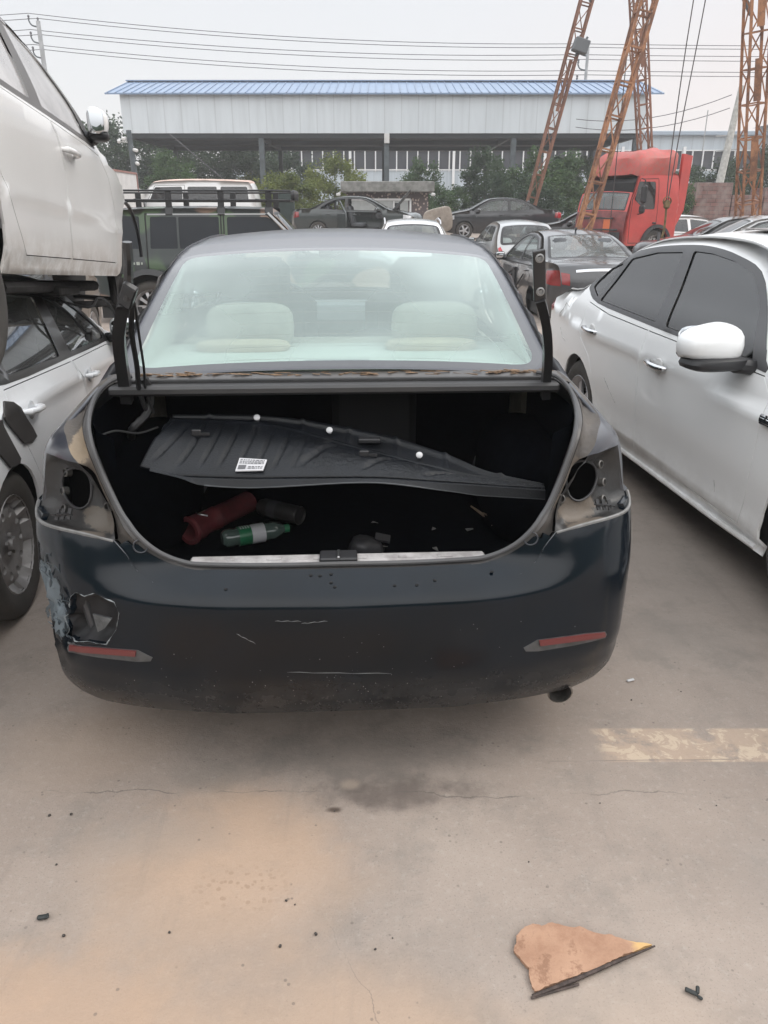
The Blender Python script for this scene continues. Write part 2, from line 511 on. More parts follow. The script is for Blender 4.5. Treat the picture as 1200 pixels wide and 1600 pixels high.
def build_car(name, label, cat, loc, rz, sp, group=None, ry=0, rx=0):
    car = Car(sp); root = sp.get('root') or empty(name, loc, rz, label, cat, group, ry, rx); car.root = root
    M = sp['mats']; res = sp.get('res', .14); OFF = dict(glass=-.006, seam=-.008, trim=.002); OFF.update(sp.get('off', {}))
    near = sp.get('near', False)
    wins = sp.get('windows', []); dlo = sp.get('dlo'); doors = sp.get('doors', []); arches = sp.get('arches', []); extra = sp.get('sideparts', [])
    ac = [circle(x, z, r, 28 if near else 18) for x, z, r in arches]
    gap = sp.get('gap', .005 if near else .014)
    din = [inset(d, gap) for d in doors]
    loops = wins + ([dlo] if dlo else []) + ac + doors + din + [e[1] for e in extra]
    def classify(c):
        for i, w in enumerate(wins):
            if pip(c, w): return 'window#%d' % i
        if dlo and pip(c, dlo): return 'trim'
        for a in ac:
            if pip(c, a): return None
        for i, (nm, pl) in enumerate((e[0], e[1]) for e in extra):
            if pip(c, pl): return None if nm == 'none' else nm+'#%d' % i
        for i, d in enumerate(doors):
            if pip(c, d): return 'door#%d' % i if pip(c, din[i]) else 'seam'
        return 'body'
    def F(a, b, part):
        pn = part.split('#')[0]
        return (a, -(car.halfw(a, b)+OFF.get('glass' if pn == 'window' else pn, 0)), b)
    side = cdt_parts(car.outer, loops, res, classify, F, sp.get('lines', ()))
    car.parts = {}
    body = ([], [], [])
    def join(acc, v, f, n):
        o = len(acc[0]); acc[0].extend(v); acc[1].extend(tuple(i+o for i in q) for q in f); acc[2].extend(n)
    sk = sp.get('skirt', .02 if near else 0)
    for sgn, sname in ((-1, 'r'), (1, 'l')):
        for part, (v, f, n) in side.items():
            if sgn > 0:
                v = [Vector((p.x, -p.y, p.z)) for p in v]; n = [Vector((q.x, -q.y, q.z)) for q in n]; f = [tuple(reversed(q)) for q in f]
            base = part.split('#')[0]
            if base not in ('window', 'seam') and sk and base != 'trim':
                v, f, n = skirted(v, f, n, sk)
            if base == 'body': join(body, v, f, n); continue
            if sp.get('missing') and (part, sname) in sp['missing']: continue
            m = M.get(part+sname) or M.get(part) or M.get(base) or M['body']
            nm = {'seam': 'door_gap', 'trim': 'window_trim'}.get(base, base)
            car.parts[(part, sname)] = link(nm, v, f, m, root, True, n)
    # upper skin, segment by segment
    i = 0; T = car.T; seg = []
    while i < len(T):
        j = i
        while j < len(T) and T[j] == T[i]: j += 1
        seg.append((T[i], i, j)); i = j
    ncol = sp.get('cols', 20 if near else 8)
    for tg, i0, i1 in seg:
        if tg == 'open': continue
        g = sp.get('panes', {}).get(tg)
        if g:
            t0, t1 = car.arc[i0], car.arc[i1]; hb = max(car.hw[i0:i1+1])
            sg, m0, m1 = g[:3]; fw = g[3] if len(g) > 3 else .04; rc = g[4] if len(g) > 4 else .08
            outer = [(-hb, t0), (hb, t0), (hb, t1), (-hb, t1)][::-1]
            pane = round_loop([(-hb*sg, t0+m0), (hb*sg, t0+m0), (hb*sg, t1-m1), (-hb*sg, t1-m1)], rc)
            clear = round_loop(inset(pane, fw), rc*.9) if fw else pane
            def cl(c): return 'glass' if pip(c, clear) else 'frit' if pip(c, pane) else 'body'
            def FG(a, b, part):
                p = car.at(b, a/hb)
                return p
            P = cdt_parts(outer, [pane, clear] if fw else [pane], res*(.8 if near else 1.2), cl, FG, e=.06)
            for part, (v, f, n) in P.items():
                f = [tuple(reversed(q)) for q in f]; n = [-q for q in n]
                up = sum((q.z for q in n), 0) + (sum((q.x for q in n), 0)*(1 if tg == 'windshield' else -1))
                if up < 0: f = [tuple(reversed(q)) for q in f]; n = [-q for q in n]
                if part == 'body': join(body, v, f, n)
                elif part == 'frit': car.parts[(tg, 'frit')] = link('window_border', v, f, M.get('frit', M.get('trim')), root, True, n)
                else: car.parts[(tg, 'glass')] = link(tg, v, f, M.get(tg, M.get('window')), root, True, n)
            continue
        v = []; f = []; n = []
        for k in range(i0, i1+1):
            for c in range(ncol+1): v.append(car.at(car.arc[k], -1+2*c/ncol))
        w = ncol+1
        for k in range(i1-i0):
            for c in range(ncol): f.append((k*w+c, (k+1)*w+c, (k+1)*w+c+1, k*w+c+1))
        for k in range(i1-i0+1):
            for c in range(w):
                a = v[min(k+1, i1-i0)*w+c]-v[max(k-1, 0)*w+c]; b = v[k*w+min(c+1, ncol)]-v[k*w+max(c-1, 0)]
                q = a.cross(b); n.append(q.normalized() if q.length > 1e-9 else Vector((0, 0, 1)))
        if tg in sp.get('own', {}):
            nm = sp['own'][tg]; car.parts[(tg, 'skin')] = link(nm, v, f, M.get(tg, M['body']), root, True, n)
        else: join(body, v, f, n)
    car.body = link('body', *body[:2], M['body'], root, True, body[2])
    # underside, wheel housings, wheels
    ub = MB(); zl = sp.get('floor', .22)
    ub.box(((car.x0+car.x1)/2, 0, zl+.1), (car.x1-car.x0-.5, 2*(car.halfw((car.x0+car.x1)/2, zl+.1)-.06), .16))
    ub.build('underbody', mat('underbody_black', (.02, .02, .02), .8), root)
    if arches:
        for x, z, r in arches:
            for sgn in (-1, 1):
                wl = MB()
                yo = min(car.halfw(x+a*r, z+b*r) for a, b in ((-1, -.2), (1, -.2), (-.7, .7), (.7, .7), (0, 1)))-.014
                Mx = Matrix.Translation((x, sgn*(yo-.13), z)) @ Matrix.Rotation(R(90), 4, 'X')
                wl.lathe([(r*.999, -.125), (r*.999, .125)], Mx, 20, 0, math.pi)
                Mx = Matrix.Translation((x, sgn*(yo-.26), z)) @ Matrix.Rotation(R(90), 4, 'X')
                wl.lathe([(r*1.02, 0), (.02, 0)], Mx, 20)
                wl.build('wheel_housing', mat('underbody_black', (.02, .02, .02), .8), root)
    for (x, z, r, st, sides) in sp.get('wheels', []):
        for sgn in sides:
            wheel(root, (x, sgn*(car.halfw(x, z+r*.9)-.125), z), sgn, r, .2, st, turn=random.random())
    for (x, z, ln, which, m) in sp.get('handles', []):
        for sgn, sn in ((-1, 'r'), (1, 'l')):
            par = car.parts.get((which, sn), root)
            y = car.halfw(x, z); mb = MB()
            mb.tube([(x-ln/2, sgn*(y-.004), z+.004), (x-ln/2+.012, sgn*(y+.022), z+.003), (x-.02, sgn*(y+.034), z), (x+ln/2-.03, sgn*(y+.03), z-.002), (x+ln/2-.004, sgn*(y+.012), z-.004), (x+ln/2, sgn*(y-.004), z-.004)], [.010, .015, .014, .015, .014, .010], 10)
            h = mb.build('handle', m, par, True)
            cup = MB().blob((x+.015, sgn*(y-.002), z-.004), (ln*.52, .012, ln*.42), 1, 1, None, 8)
            cup.build('handle_recess', M.get('cup', M['body']), par, True)
    if 'mirror' in sp:
        x, z, d, m = sp['mirror'][:4]
        for sgn, sn in ((-1, 'r'), (1, 'l')):
            if sn in sp.get('nomirror', ''): continue
            y = car.halfw(x, z-.05); W = d[1]
            def fn(p, d=d, sgn=sgn):
                k = .5+.5*(p.x/(d[0]/2)); e = .5+.5*sgn*p.y/(d[1]/2)
                z = p.z*(1-.22*max(0, k-.2))
                z = z*(1-.42*e**1.6) if z > 0 else max(z, -.34*d[2])*(1-.25*e**2)
                return Vector((p.x*(1-.2*e*e), p.y*(1-.12*max(0, k-.3)), z))
            mb = MB().blob((x, sgn*(y+W*.62), z+d[2]*.12), d, .7, .62, (0, 0, -sgn*R(8)), 10, fn)
            sh = mb.build('mirror', m, root, True)
            mk = mat('trim_black', (.02, .02, .022), .45)
            a = MB().blob((x+.015, sgn*(y+W*.54), z-d[2]*.25), (d[0]*.97, W*1.02, d[2]*.34), .7, .62, (0, 0, -sgn*R(8)), 8)
            a.bar((x+.05, sgn*(y-.04), z-d[2]*.34), (x+.03, sgn*(y+W*.35), z-d[2]*.28), .11, .06, bev=.02)
            a.build('mirror_base', mk, sh, True)
            a = None
            g = MB().blob((x-d[0]*.46, sgn*(y+W*.62), z+d[2]*.1), (.02, W*.8, d[2]*.72), .5, .5, (0, 0, -sgn*R(8)), 8)
            g.build('mirror_glass', mat('mirror_glass', (.5, .52, .54), .03, 1), sh, True)
    return car

def patch(car, name, m, poly, end, off=.006, res=.05, parent=None, smooth=True):
    """a lamp or plate laid on the rear (-1) or front (1) skin; poly in (share of half width, height)"""
    n = len(car.P); half = [i for i in range(n) if (car.P[i][0] < (car.x0+car.x1)/2) == (end < 0)]
    idx = half if end < 0 else half[::-1]
    tz = [(car.P[i][1], car.arc[i]) for i in idx]
    def t_of(z):
        for (a, ta), (b, tb) in zip(tz, tz[1:]):
            if a <= z <= b and b > a: return ta+(tb-ta)*(z-a)/(b-a)
        return tz[0][1] if z < tz[0][0] else tz[-1][1]
    def F(a, b, part):
        p = car.at(t_of(b), a); e = .01
        n = (car.at(t_of(b), min(1, a+e))-car.at(t_of(b), max(-1, a-e))).cross(car.at(t_of(b+e), a)-car.at(t_of(b-e), a))
        if n.length > 1e-9:
            n.normalize()
            if n.x*end < 0: n = -n
        return p+n*off
    P = cdt_parts(poly, [], res, lambda c: 'p', F)['p']
    v, f, nn = P
    if sum(q.x for q in nn)*end < 0: f = [tuple(reversed(q)) for q in f]; nn = [-q for q in nn]
    v, f, nn = skirted(v, f, nn, off+.01)
    return link(name, v, f, m, parent or car.root, smooth, nn)

def seat(parent, x, y, z, m, w=.5, head=True, s=1.0, lean=.18):
    o = MB()
    o.box((x+.05, y, z+.08), (.5*s, w, .16), bev=.05)
    o.box((x-.22, y, z+.42), (.14, w*.96, .66), (0, -lean, 0), bev=.06)
    b = o.build('seat', m, parent, True)
    if head:
        h = MB().box((x-.31, y, z+.86), (.10, w*.52, .18), (0, -lean, 0), bev=.045); h.build('headrest', m, b, True)
    return b

def steering(parent, x, y, z, m):
    Mx = Matrix.Translation((x, y, z)) @ Matrix.Rotation(R(-65), 4, 'Y')
    ring = [Mx @ Vector((.18*math.cos(a), .18*math.sin(a), 0)) for a in [2*math.pi*k/20 for k in range(21)]]
    o = MB().tube(ring, .014, 6)
    o.bar(Mx @ Vector((0, -.17, 0)), Mx @ Vector((0, .17, 0)), .03, .02).bar(Mx @ Vector((0, 0, 0)), Mx @ Vector((-.17, 0, 0)), .03, .02).bar(Mx @ Vector((0, 0, 0)), Mx @ Vector((0, 0, -.3)), .05)
    return o.build('steering_wheel', m, parent, True)
# ------------------------------------------------------------------ the dark sedan with its boot lid gone
def sst(a, b, x):
    t = max(0, min(1, (x-a)/(b-a))); return t*t*(3-2*t)
RC = tab([(.18, .11), (.24, .055), (.30, .02), (.345, .008), (.36, .0), (.40, -.003), (.55, -.006), (.604, -.006), (.614, -.004), (.6225, .006), (.645, .050), (.685, .12), (.72, .13), (1.1, .14)])
RS = tab([(.18, .12), (.24, .06), (.30, .02), (.40, .0), (.60, .0), (.72, .03), (.78, .055), (.81, .09), (1.0, .15), (1.1, .2)])
CC = tab([(0, 0), (.3, .012), (.5, .035), (.65, .075), (.75, .12), (.82, .18), (.87, .26), (.9, .36), (.93, .6), (.95, .9)])
DC = tab([(0, .99), (.14, 1.0), (.3, 1.03), (.7, 1.10), (1.0, 1.13)])
SW = tab([(.2, .82), (.3, .855), (.45, .88), (.6, .89), (.8, .88), (.9, .868), (.97, .843), (1.04, .802), (1.1, .768), (1.25, .728), (1.40, .69), (1.5, .64)])
def rear_y(x, z):
    a = abs(x); w = sst(.3, .7, a)
    return RC(z)*(1-w)+RS(z)*w+CC(a)
def smax(a, b, k=.05):
    h = max(k-abs(a-b), 0)/k
    return max(a, b)+h*h*k*.25
def shell(x, y, z):
    a = max(0, abs(x)-.65)/.2
    return smax(smax(z-(DC(y)-.07*a*a), rear_y(x, z)-y), abs(x)-SW(z))
KV = math.tan(R(25))
def on_shell(u, v):
    for _ in range(12):
        y = -.1; hit = None
        while y < 1.0:
            if shell(u, y, v-y*KV) < 0: hit = y; break
            y += .05
        if hit is not None: break
        u *= .985
    else: return None
    a, b = hit-.05, hit
    for _ in range(14):
        m = (a+b)/2
        if shell(u, m, v-m*KV) < 0: b = m
        else: a = m
    y = b; z = v-y*KV; e = .004
    n = Vector((shell(u+e, y, z)-shell(u-e, y, z), shell(u, y+e, z)-shell(u, y-e, z), shell(u, y, z+e)-shell(u, y, z-e)))
    return Vector((u, y, z)), n.normalized()
def L(p): return Vector((p[1], -p[0], p[2]))        # (right, forward, up) -> car axes
navy_patches = [((.16, .84, .54), (.24, .11, .19), (.17, .205, .23), .8, 34), ((.09, .70, .435), (.1, .16, .016), (.24, .25, .26), .7, 50), ((.05, -.62, .44), (.1, .16, .012), (.2, .2, .2), .5, 50)]
NAVY = mat('navy_paint', (.0028, .0061, .0102), .13, 0, 0, spec=.35, var=.3, vs=3, dust=.006, dcol=(.30, .29, .30), ds=6, low=(.20, .44, (.10, .092, .085), .42), patches=navy_patches)
ROOFP = mat('navy_paint_dusty', (.008, .012, .022), .28, 0, .6, var=.2, vs=3, dust=.15, dcol=(.36, .35, .38), ds=5, cr=.12)
CHAN = mat('gutter_dirty_paint', (.032, .034, .040), .6, .1, var=.4, vs=9, dust=.60, dcol=(.165, .138, .112), ds=7, bump=.3, bs=50,
           patches=[((.15, .70, .86), (.3, .12, .26), (.17, .135, .105), .7, 34), ((.14, -.66, .86), (.3, .10, .14), (.16, .13, .105), .6, 34), ((.3, .70, .98), (.2, .06, .07), (.36, .28, .19), .9, 30)])
POCKET = mat('lamp_pocket_paint', (.013, .0145, .017), .5, 0, .2, var=.4, vs=8, dust=.10, dcol=(.19, .16, .13), ds=9, bump=.2, bs=60,
             patches=[((.16, -.69, .79), (.25, .11, .055), (.25, .20, .155), .5, 40), ((.16, .66, .79), (.25, .10, .05), (.18, .15, .12), .5, 40)])
BLK = mat('trim_black', (.02, .02, .022), .45)
RUB = mat('seal_rubber', (.05, .052, .058), .6, dust=.25, dcol=(.2, .19, .18), var=.2)
CARPET = mat('boot_carpet', (.0022, .0027, .0038), 1, spec=0, var=.4, vs=30, bump=.1, bs=300)
BEIGE = mat('beige_cloth', (.27, .245, .205), .8, var=.12, vs=12, bump=.1, bs=200)
PALE = mat('pale_shelf', (.46, .47, .43), .8, var=.06, vs=9)
GREYC = mat('grey_cloth', (.10, .105, .115), .8, var=.2)

def mirror_u(P): return P + [(-a, b) for a, b in reversed(P) if abs(a) > 1e-6]
apR = [(.64, 1.387), (.70, 1.369), (.718, 1.305), (.701, 1.22), (.668, 1.136), (.643, 1.068), (.609, .971), (.571, .883), (.521, .815), (.475, .774), (.423, .749), (.369, .737), (.198, .73), (0, .73)]
lipR = [(.67, 1.412), (.722, 1.388), (.744, 1.31), (.727, 1.222), (.694, 1.137), (.668, 1.065), (.633, .967), (.589, .872), (.538, .799), (.483, .754), (.426, .728), (.366, .716), (.196, .709), (0, .709)]
apR = smooth_loop(apR, 4, False); lipR = smooth_loop(lipR, 4, False)
AP = mirror_u(apR); LIP = mirror_u(lipR)
grooveR = smooth_loop([(.735, 1.424), (.768, 1.37), (.785, 1.30), (.786, 1.225), (.77, 1.17), (.748, 1.135), (.728, 1.08), (.705, 1.048)], 3, False)
domR = [(0, .273), (.313, .270), (.589, .292), (.70, .305), (.77, .335), (.82, .385), (.848, .45), (.864, .56), (.870, .66), (.872, .77), (.872, .9), (.870, 1.02), (.862, 1.10), (.848, 1.17), (.82, 1.25), (.79, 1.34), (.768, 1.425)]
DOM = mirror_u(domR)
pocketR = [(.705, 1.048), (.668, 1.01), (.643, .961), (.617, .912), (.603, .86), (.598, .813), (.683, .835), (.771, .858), (.828, .880), (.859, .908), (.860, .946), (.846, .993), (.821, 1.094), (.747, 1.061)]
holeR = smooth_loop([(.658, .975), (.672, 1.013), (.712, 1.032), (.757, 1.022), (.772, .986), (.748, .938), (.703, .912), (.668, .926)], 3)
holeL = [(-a-.035, b+.004) for a, b in holeR]
bumperR = [(0, .709), (.196, .709), (.366, .714), (.43, .668), (.494, .680), (.543, .721), (.57, .774), (.597, .811), (.683, .833), (.771, .856), (.828, .878), (.859, .908), (.861, .952), (.90, .955), (.90, .2), (0, .2)]
BUMP = mirror_u(bumperR)
quarterR = [(.705, 1.048)] + grooveR[::-1] + [(.80, 1.45), (.93, 1.45), (.93, .955), (.861, .952), (.846, .993), (.821, 1.094), (.747, 1.061)]
DAM = [(-.745, .642), (-.71, .664), (-.685, .652), (-.655, .660), (-.598, .634), (-.588, .60), (-.604, .55), (-.640, .504), (-.70, .512), (-.735, .506), (-.785, .520), (-.768, .555), (-.775, .580), (-.742, .605)]
neg = lambda P: [(-a, b) for a, b in P]
mirr = lambda c: (abs(c[0]), c[1])

cx, cy, cyaw = -.12, 1.81, R(2.8)
root = empty('damaged_sedan', (cx, cy, 0), R(90)+cyaw, 'dark navy sedan with its boot lid missing, tail lamps gone and a torn rear bumper', 'car')
SED = root
def classify(c):
    m = mirr(c); sd = '#r' if c[0] > 0 else '#l'
    if pip(c, AP): return None
    if pip(c, LIP) or (c[1] > 1.385 and m[0] < .735): return 'lip'
    if pip(c, DAM): return 'tear'
    if pip(c, BUMP): return 'bumper'
    if pip(c, holeR) or pip(c, holeL): return None
    if pip(m, pocketR): return 'pocket'+sd
    if pip(m, quarterR): return 'quarter'+sd
    if m[0] < .6 and c[1] < .80 and not pip(c, LIP): return 'panel'+sd
    return 'channel'+sd
chan_edges = lipR
_cache = {}
def crumple(p):
    d = math.sqrt(((p.x+.85)/.13)**2+((p.z-.52)/.19)**2+((p.y-.2)/.22)**2)
    k = max(0, 1-d*d*.8)
    if k <= 0: return Vector((0, 0, 0))
    q = p*26
    return Vector((mnoise.noise(q)*.030+.02, mnoise.noise(q+Vector((9, 4, 2)))*.035+.012, mnoise.noise(q+Vector((3, 8, 1)))*.018))*k
def FS(u, v, part):
    part = part.split('#')[0]
    k = (round(u, 6), round(v, 6))
    if k not in _cache: _cache[k] = on_shell(u, v)
    h = _cache[k]
    if h is None: return Vector((0, .5, .5))
    p, n = h; o = 0
    m = (abs(u), v)
    if part == 'bumper':
        o = .010
        o -= .004*math.exp(-((p.z-.355)/.012)**2)
    elif part == 'channel':
        d = min(dist_poly(m, lipR, False), dist_poly(m, grooveR, False)); o = -.024*sst(0, .024, d)
    elif part == 'pocket':
        d = dist_poly(m, pocketR); o = -.045*sst(0, .03, d)
        d = dist_poly((u, v), holeR if u > 0 else holeL); o += .012*math.exp(-(d/.012)**2)
    elif part == 'lip': o = -.002
    elif part == 'tear': o = -.04*sst(0, .012, dist_poly((u, v), DAM))-.002
    elif part == 'panel': o = .004
    p = p+n*o
    if part in ('bumper', 'tear') and u < -.6: p = p+crumple(p)
    return L(p)
plug = circle(.531, .795, .019, 16)
P = cdt_parts(DOM, [AP, LIP, BUMP, DAM, holeR, holeL, pocketR, neg(pocketR), plug, neg(plug)], .021, classify, FS,
              extra=[grooveR, neg(grooveR)])
nm = {'lip': ('boot_frame', mat('frame_dark_paint', (.022, .025, .032), .45, .1, .3, dust=.38, dcol=(.17, .145, .12), ds=8)), 'tear': ('torn_hole', mat('tear_black', (.012, .012, .014), .6, var=.5, vs=20)),
      'bumper': ('bumper', NAVY), 'pocket': ('lamp_pocket', POCKET), 'quarter': ('quarter_panel', ROOFP), 'panel': ('rear_panel', NAVY), 'channel': ('gutter', CHAN)}
for part, (v, f, n) in P.items():
    part = part.split('#')[0]
    if part == 'bumper':
        # the bumper runs on round the corners to the wheel arches
        v = list(v); f = list(f); n = list(n)
        for sg in (-1, 1):
            o = len(v); zs = [.27, .32, .4, .5, .6, .7, .76, .79]; ys = [.245, .29, .33, .38, .46, .54, .62, .70]
            for y in ys:
                for z in zs:
                    a_, b_ = .4, .97
                    for _ in range(14):
                        m_ = (a_+b_)/2
                        if shell(m_, y, z) < 0: a_ = m_
                        else: b_ = m_
                    p = Vector((sg*(a_+.010), y, z))
                    if sg < 0 and y < .45: p = p+crumple(p)*.5
                    v.append(L(p)); n.append(Vector((0, -sg, 0)))
            w = len(zs)
            for i in range(len(ys)-1):
                for j in range(w-1):
                    q = (o+i*w+j, o+(i+1)*w+j, o+(i+1)*w+j+1, o+i*w+j+1); f.append(q if sg > 0 else q[::-1])
        v, f, n = skirted(v, f, n, .018)
        n = None
    elif part in ('quarter', 'panel'): v, f, n = skirted(v, f, n, .012)
    else: n = None
    link(nm[part][0], v, f, nm[part][1], root, True, n)
# rubber seal round the opening, standing proud of the frame
def shell_path(P, off, step=1):
    out = []
    for u, v in P[::step]:
        h = on_shell(u, v)
        if h: out.append(L(h[0]+h[1]*off))
    return out
mid = [(a*.8+c*.2, b*.8+d*.2) for (a, b), (c, d) in zip(apR, lipR)]
path = shell_path(mid + [(-a, b) for a, b in reversed(mid)][1:], .006)
MB().tube(path, .0068, 8).build('boot_seal', RUB, root, True)
# seam line and round plugs beside the opening
for sg in (-1, 1):
    pl = MB().tube(shell_path([(sg*a, b) for a, b in plug+plug[:1]], .005), .0022, 6); pl.build('plug', mat('navy_gloss', (.012, .016, .024), .3, .2, .6), root, True)
    hl_ = holeR if sg > 0 else holeL; ring = MB().tube(shell_path(hl_+hl_[:1], -.032), .0038, 6); rg = ring.build('lamp_hole_ring', BLK, root, True)
    MB().box(L((sg*.785, .50, .76)), (.02, .10, .30)).build('inner_wing', mat('void_black', (.006, .006, .007), .9), root)
    MB().tube(shell_path([(sg*a, b) for a, b in smooth_loop([(.598, .812), (.571, .774), (.544, .721), (.495, .681)], 5, False)], .0085), [.0016]*12+[.0012, .001, .0008, .0003], 5).build('seam_edge', mat('seam_highlight', (.10, .105, .115), .4), root, True)  # pale grey tube puts the seam's highlight in as colour
    for (a, b) in ((.788, 1.027), (.805, .974), (.641, .916), (.80, .925)):
        st = MB(); h = on_shell(sg*a, b); p = L(h[0]-h[1]*.036); d = Vector((h[1].y, -h[1].x, h[1].z)).normalized()
        Mx = Matrix.Translation(p) @ d.to_track_quat('Z', 'Y').to_matrix().to_4x4()
        st.lathe([(.013, -.01), (.013, .006), (.009, .008), (.008, -.004), (0, -.004)], Mx, 12)
        st.build('lamp_fixing', mat('fixing_metal', (.12, .115, .11), .5, .6, var=.4), root, True)
    # clips left on the bumper ledge
    cp = MB()
    for dx in (-.028, -.008, .012):
        h = on_shell(sg*(.77+dx), .877); p = L(h[0]+Vector((0, .01, .012)))
        cp.bar(p+Vector((0, 0, -.012)), p+Vector((.012, .006*sg, .016)), .012, .004).bar(p+Vector((0, -.012, 0)), p+Vector((.004, .014, .004)), .006, .004)
    cp.build('bumper_clip', BLK, root)
    # pale top edge of the bumper lip
    ed = shell_path([(sg*a, b) for a, b in smooth_loop([(.600, .811), (.683, .834), (.771, .857), (.828, .879), (.857, .908), (.861, .95)], 4, False)], .008)
    MB().tube(ed, [.004]*3+[.0055]*(len(ed)-3), 6).build('bumper_edge', mat('bumper_edge_plastic', (.14, .145, .15), .5, var=.3, vs=30, dust=.25), root, True)
# reflectors in their slots
for sg in (-1, 1):
    bez = [(.509, .465), (.548, .488), (.70, .4985), (.769, .4975), (.777, .486), (.772, .475), (.66, .461), (.555, .451), (.516, .453)]
    rf = [(.552, .487), (.70, .497), (.764, .496), (.768, .481), (.66, .476), (.556, .470)]
    for nme, pl, m, off in (('reflector_slot', bez, mat('slot_scuffed', (.035, .036, .038), .5, var=.6, vs=25, dust=.22, dcol=(.22, .215, .21)), .012), ('reflector', rf, mat('reflector_red', (.13, .010, .012), .25, 0, .5, dust=.08), .0165)):
        pp = [(sg*a, b) for a, b in pl]
        def FR(u, v, part, off=off):
            h = on_shell(u, v); p = h[0]+h[1]*off
            if u < 0: p = p+crumple(p)*.6
            return L(p)
        v, f, n = cdt_parts(pp, [], .02, lambda c: 'p', FR)['p']
        v, f, n = skirted(v, f, n, .012)
        link(nme, v, f, m, root, True, None)
# torn plastic edge and hanging shards at the left corner
te = mat('torn_plastic', (.22, .24, .25), .55, var=.5, vs=40)
ep = []
for i, (u, v) in enumerate(densify(DAM, .012)):
    h = on_shell(u, v)
    ep.append(L(h[0]+crumple(h[0])+h[1]*(.010+.006*mnoise.noise(Vector((u*60, v*60, 0))))))
rad = [max(.0002, .0036*(.25+mnoise.noise(Vector((i*.37, 3, 1))))) for i in range(len(ep))]
MB().tube(ep+ep[:1], rad+rad[:1], 5).build('torn_edge', te, root, True)
rs = random.Random(5)
for i in range(34):
    u = rs.uniform(-.87, -.76); v = rs.uniform(.52, .78); h = on_shell(u, v); p = h[0]+crumple(h[0])+h[1]*.012
    a = rs.uniform(0, 6.28); l = rs.uniform(.010, .034); t = Vector((math.cos(a)*.4, .1, math.sin(a))).normalized()*l; w = Vector((rs.uniform(-.3, .3), .1, .3))*l*.5
    q = [p-t*.5+h[1]*.002, p+w*.4+h[1]*rs.uniform(.002, .008), p+t*.5+h[1]*rs.uniform(.001, .010), p-w*.3]
    MB().add([L(x) for x in q]+[L(x-h[1]*.003) for x in q], [(0, 1, 2, 3), (7, 6, 5, 4), (0, 4, 5, 1), (1, 5, 6, 2), (2, 6, 7, 3), (3, 7, 4, 0)]).build('paint_shard', mat('shard_paint', (.085, .105, .12), .4, .1, .3, var=.6, vs=30), root)
# plates and pipes seen inside the tear
MB().bar(L((-.72, .16, .62)), L((-.69, .17, .38)), .05, .03, bev=.01).bar(L((-.60, .10, .56)), L((-.60, .12, .42)), .02, .02).build('bumper_bracket', mat('bracket_grey', (.07, .07, .075), .5, .3, var=.4), root)
MB().add([L(q) for q in ((-.675, .082, .555), (-.62, .066, .548), (-.645, .072, .515), (-.668, .08, .50), (-.675, .088, .555), (-.62, .072, .548), (-.645, .078, .515), (-.668, .086, .50))], [(0, 1, 2, 3), (7, 6, 5, 4), (0, 4, 5, 1), (1, 5, 6, 2), (2, 6, 7, 3), (3, 7, 4, 0)]).build('broken_bracket', mat('bracket_pale', (.11, .115, .12), .5, .2, var=.5, vs=20), root)
# scratches in the bumper skin
for a, b in (((-.145, .412), (.14, .399)), ((-.274, .535), (-.225, .504)), ((-.17, .571), (-.10, .569)), ((-.10, .562), (-.03, .568))):
    pts = [(a[0]+(b[0]-a[0])*i/8, a[1]+(b[1]-a[1])*i/8+.0012*math.sin(i*2.1)) for i in range(9)]
    MB().tube(shell_path(pts, .0102), [.0002]+[.0007, .0004, .0008, .0007, .0003, .0008, .0006]+[.0002], 5).build('scratch', mat('scratch_pale', (.20, .20, .20), .7), root)
rs = random.Random(9); chips = MB()
for i in range(170):
    u = rs.gauss(0, .34); v = rs.choice((rs.uniform(.28, .42), rs.uniform(.28, .40), rs.uniform(.28, .36), rs.uniform(.3, .55)))
    if abs(u) > .8: continue
    h = on_shell(u, v)
    if h: chips.blob(L(h[0]+h[1]*.010), (rs.uniform(.001, .0030),)*3, 1, 1, None, 3)
tag(chips.build('mud_speck', mat('mud_speck', (.17, .16, .15), .9, var=.5, vs=90), root), kind='stuff')
for u, v in ((-.075, .690), (-.02, .692), (-.05, .688), (-.02, .668), (-.30, .655), (.15, .655), (.21, .655), (.26, .668), (-.01, .655), (.42, .690)):
    h = on_shell(u, v); MB().blob(L(h[0]+h[1]*.010), (.011, .011, .005), 1, 1, None, 5).build('clip_hole', mat('void_black', (.006, .006, .007), .9), root, True)

# sill plate along the loading edge, latch in the middle
sp = MB()
sp.box(L((0, .157, .669)), (.05, .83, .018), bev=.006)
for k in range(6): sp.box(L((-.30+.12*k, .150, .679)), (.016, .022+.02*(k % 2), .003), bev=.001)
sp.build('sill_plate', mat('sill_pale', (.36, .355, .36), .5, .1, var=.35, vs=18, dust=.3, dcol=(.27, .22, .19)), root)
lt = MB().box(L((0, .147, .678)), (.06, .105, .026), bev=.004); lo = lt.build('latch', BLK, root)
MB().bar(L((0, .118, .692)), L((0, .165, .694)), .008, bev=.002).build('striker', mat('striker_steel', (.5, .5, .5), .3, 1), lo)
MB().tube([L((-.52+.13*k, .118-.02*abs(k-4)/4*0, .660)) for k in range(9)], .004, 6)

